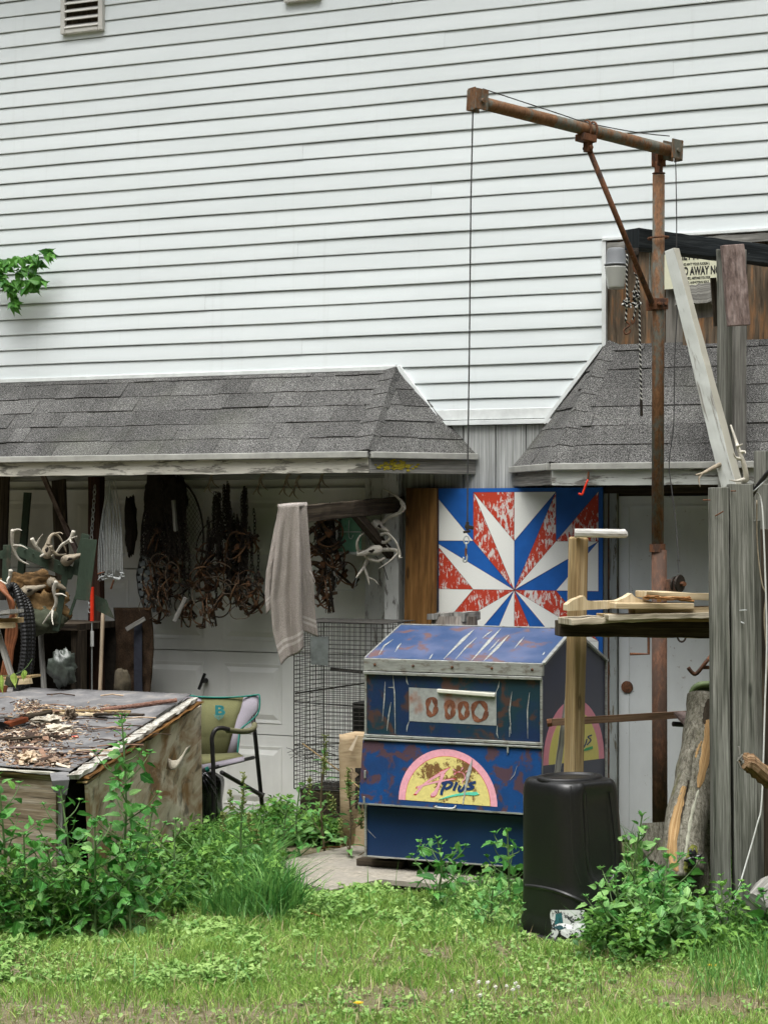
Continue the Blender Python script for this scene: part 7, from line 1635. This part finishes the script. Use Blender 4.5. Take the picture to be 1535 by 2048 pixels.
tallp = lambda x, y, px, D: np.clip(.9 * (fbm(x, y, 4.2, 1) > .15) * ((px < 560) & (D > 8.8 + .9 * px / 560) | (px > 1180) & (D > 8.35)) + .8 * ((px > 430) & (px < 580) & (D > 9.3)) + .5 * ((px > 560) & (px < 730) & (D > 10.6)) + .35 * ((px > 860) & (px < 1050) & (D > 8.9)) + .7 * (px > 1380) * (D > 7.9) + .02, 0, 1)
blades(42000, (7.6, 11.9), lambda x, y, px, D: .10 + .07 * ((px > 420) & (px < 580) & (D > 9.4)) + .04 * fbm(x, y, 5, 3) ** 2, .0058, .65, GT_, 'tall_grass', 'taller dark green grass among the weeds and round the logs', tallp)
tuft = lambda x, y, px, D: ((px > 455) & (px < 560) & (D > 9.55) & (D < 10.6)) * 1.0
blades(6000, (9.3, 10.9), lambda x, y, px, D: .17 + .07 * fbm(x, y, 6, 3), .0115, .75, GT_, 'tall_grass_tuft', 'tall grass tuft below the camp chair', lambda x, y, px, D: np.clip(fbm(x, y, 4.5, 21) * .8 + .25, 0, .8) * (D > 9.45), tb=(.0, 1), pxr=(400, 600))
blades(5500, (7.1, 9.6), lambda x, y, px, D: .055 + 0 * x, .0042, .9, leafmat('dry_blade', (.24, .19, .09), (.42, .36, .20), attr=True, trans=.2), 'dry_grass', 'dry straw-coloured grass blades in the lawn', None)
def leafcloud(name, cen, size, mat, label, tint, up=.7, cat='weeds', asp=.55, droop=.3):
    n = len(cen); T = np.array([[0, 0, 0], [.45, .5 * asp, .10], [.45, -.5 * asp, .10], [.5, 0, -.02], [1, 0, -droop]], float); F3 = np.array([[0, 3, 1], [0, 2, 3], [1, 3, 4], [3, 2, 4]])
    a = rs.uniform(0, 6.283, n); el = rs.normal(.15, .45, n); rl = rs.normal(0, .5, n)
    d = np.stack([np.cos(a) * np.cos(el), np.sin(a) * np.cos(el), np.sin(el)], 1); s = np.stack([-np.sin(a), np.cos(a), np.zeros(n)], 1); u = np.cross(d, s); s2 = s * np.cos(rl)[:, None] + u * np.sin(rl)[:, None]; u2 = np.cross(d, s2)
    VV = cen[:, None, :] + size[:, None, None] * (T[None, :, 0:1] * d[:, None, :] + T[None, :, 1:2] * s2[:, None, :] + T[None, :, 2:3] * u2[:, None, :])
    TT = (np.arange(n) * 5)[:, None, None] + F3[None]; return fast(name, VV.reshape(-1, 3), TT.reshape(-1, 3), np.repeat(tint, 5), mat, label, cat)
def cover(name, label, n_pl, Dr, pxr, dens, hfun, per, lsize, mat, asp=.55, spread=.07):
    D = np.sqrt(rs.uniform(Dr[0] ** 2, Dr[1] ** 2, n_pl)); px = rs.uniform(pxr[0], pxr[1], n_pl); x, y = wxy(px, D); ok, px, D = clear(x, y)
    ok &= rs.uniform(0, 1, n_pl) < dens(x, y, px, D); x, y, px, D = x[ok], y[ok], px[ok], D[ok]; n = len(x); h = hfun(x, y, px, D) * rs.uniform(.6, 1.3, n); k = per
    xx = np.repeat(x, k); yy = np.repeat(y, k); t = rs.uniform(0, 1, n * k); a = rs.uniform(0, 6.283, n * k); r = spread * (1.1 - .6 * t) * rs.uniform(.1, 1, n * k)
    cen = np.stack([xx + np.cos(a) * r, yy + np.sin(a) * r, gznp(xx, yy) + .006 + np.repeat(h, k) * t ** .7], 1); tint = np.clip(np.repeat(rs.uniform(0, .75, n), k) + .35 * t * rs.uniform(.3, 1, n * k), 0, 1)
    return leafcloud(name, cen, lsize * rs.uniform(.55, 1.3, n * k), mat, label, tint, asp=asp)
WM = leafmat('ground_weed', (.03, .13, .022), (.20, .38, .07), attr=True, trans=.3); WM2 = leafmat('pale_ground_weed', (.10, .26, .045), (.34, .50, .15), attr=True, trans=.3)
cover('undergrowth', 'dense low weeds under the plywood box and before the camp chair', 1500, (8.35, 11.7), (-260, 560), lambda x, y, px, D: np.clip((D - 8.75 - .95 * np.clip(px, 0, 560) / 560 + .2 * fbm(x, y, 2.4, 5)) * 2.4, 0, 1), lambda x, y, px, D: .10 + .09 * (fbm(x, y, 3.1, 6) > 0) + .10 * ((px < 330) & (D > 8.8)), 26, .042, WM)
cover('undergrowth', 'low weeds below the wire cage and round the cardboard box', 420, (10.6, 12.1), (540, 735), lambda x, y, px, D: 1.0 + 0 * x, lambda x, y, px, D: .12 + .10 * fbm(x, y, 4, 7) ** 2, 24, .048, WM)
cover('undergrowth', 'low weeds in front of the slab, the blue chest and the bin', 520, (8.9, 10.35), (560, 1180), lambda x, y, px, D: np.clip(.25 + .8 * (fbm(x, y, 3.3, 8) > .0) * (D > 9.35) + .5 * (px > 900), 0, 1) * np.clip((D - 8.7) * 1.4, 0, 1), lambda x, y, px, D: .045 + .035 * fbm(x, y, 3, 2) ** 2, 20, .036, WM2)
cover('undergrowth', 'dense weeds at the foot of the logs and fence boards', 900, (7.95, 10.3), (1170, 1800), lambda x, y, px, D: np.clip((D - 8.45 + .2 * fbm(x, y, 2.4, 5)) * 2.4, 0, 1), lambda x, y, px, D: .09 + .07 * (fbm(x, y, 3.6, 6) > 0), 24, .040, WM)
cover('clover', 'clover and small round weeds scattered through the lawn', 5200, (6.9, 9.9), (-260, 1800), lambda x, y, px, D: np.clip(.22 + .9 * (fbm(x, y, 2.1, 12) > .05), 0, 1) * (1 - .8 * (D < 7.95) * (px < 620)), lambda x, y, px, D: .026 + 0 * x, 7, .018, WM2, asp=.95, spread=.035)
cover('undergrowth', 'pale leafy weeds at the edge between lawn and plywood box', 600, (8.0, 9.2), (-260, 520), lambda x, y, px, D: np.clip(.9 * (fbm(x, y, 3.1, 15) > -.1), 0, 1), lambda x, y, px, D: .05 + 0 * x, 16, .034, WM2)
# small flowers
def dandelion(label, px, py, h):
    b = G(px, py + h * 4); o = thing('dandelion', label, 'flower', b); c = b + Z * (h * .0095); mb = MB(); mb.tube([b, c], .0018, 5); mb.build('stem', STM, o); mb = MB()
    for k in range(26): a = k * 2.4; r = .004 + .0125 * (k / 26); mb.beam(c, c + V((math.cos(a) * r * 1.3, math.sin(a) * r * 1.3, .006 + .004 * (1 - k / 26))), .004, .0015)
    mb.build('petals', plain('dandelion_yellow', (.72, .50, .04), .7, var=.1), o)
dandelion('yellow dandelion in the grass below the right-hand weed clump', 1424, 1936, 5); dandelion('small yellow dandelion low at the bottom of the picture', 717, 2017, 8)
WF = plain('clover_white', (.66, .65, .58), .8, var=.15)
for k, (px, py) in enumerate(((957, 1974), (975, 1975), (990, 1984), (1012, 1983), (1030, 1976), (1036, 1984), (960, 2001), (903, 1993), (1025, 1990))):
    b = G(px, py + 8); o = thing('clover_flower', 'small white clover flower in the lawn patch below the black bin', 'flower', b, 'white clover flowers in the lawn'); mb = MB(); c = b + Z * .035; mb.tube([b, c], .0012, 4)
    for q in range(18): v = V((random.gauss(0, 1), random.gauss(0, 1), random.gauss(.3, .8))).normalized() * .009; mb.beam(c, c + v, .003, .003)
    mb.build('head', WF, o)
# root clump and sticks in the weeds
rc = thing('root_clump', 'dry brown root clump on the ground below the plywood box', 'roots', G(172, 1830)); mb = MB(); c = G(172, 1830) + Z * .05
for k in range(420):
    v = V((random.gauss(0, 1), random.gauss(0, 1), random.gauss(0, .9))).normalized() * random.uniform(.02, .065); mb.tube([c + v * .4, c + v + V((random.gauss(0, .012), random.gauss(0, .012), random.gauss(0, .012)))], .0013, 3)
tag(mb.build('roots', plain('dry_root', (.26, .18, .10), .95, var=.5, scale=60), rc), kind='stuff')
mb = MB(); mb.tube(spline([c, G(140, 1848) + Z * .03, G(100, 1868) + Z * .02], 4), .006, 6, jit=.001); mb.build('root_stem', plain('pale_root', (.40, .30, .17), .9), rc)
for k, (a, b, lab) in enumerate((((1290, 1912), (1350, 1905), 'brown twig in the grass below the right-hand weed clump'), ((560, 1830), (640, 1845), 'dry stalk lying in front of the concrete slab'), ((640, 1716), (680, 1712), 'small brown twig lying on the concrete slab'))):
    o = thing('ground_twig', lab, 'twig', G(*a)); mb = MB(); h_ = .05 if k == 2 else .03; mb.tube(spline([G(*a) + Z * h_, (G(*a) + G(*b)) / 2 + Z * (h_ + .008), G(*b) + Z * h_], 4), .004, 5, jit=.0008); mb.build('twig', M['brown'], o)

# ================================================================== UNSEEN TREE BELT (added behind the viewer to block low sky light)
n = 26000
ang = rs.uniform(math.radians(170), math.radians(370), n); rad = rs.uniform(19.5, 24, n); hgt = 10.5 + 1.5 * np.sin(ang * 9) + 1.0 * np.sin(ang * 23)
zz = rs.uniform(0, 1, n) ** .8 * hgt; cen = np.stack([2 + np.cos(ang) * rad, 1 + np.sin(ang) * rad, zz], 1)
leafcloud('sky_blocker_trees', cen, rs.uniform(.7, 1.5, n), leafmat('blocker_foliage', (.02, .05, .015), (.06, .11, .03), attr=True, trans=.15), 'unseen leafy tree belt added behind the viewer to block low sky light', rs.uniform(0, 1, n), cat='trees', asp=.8)
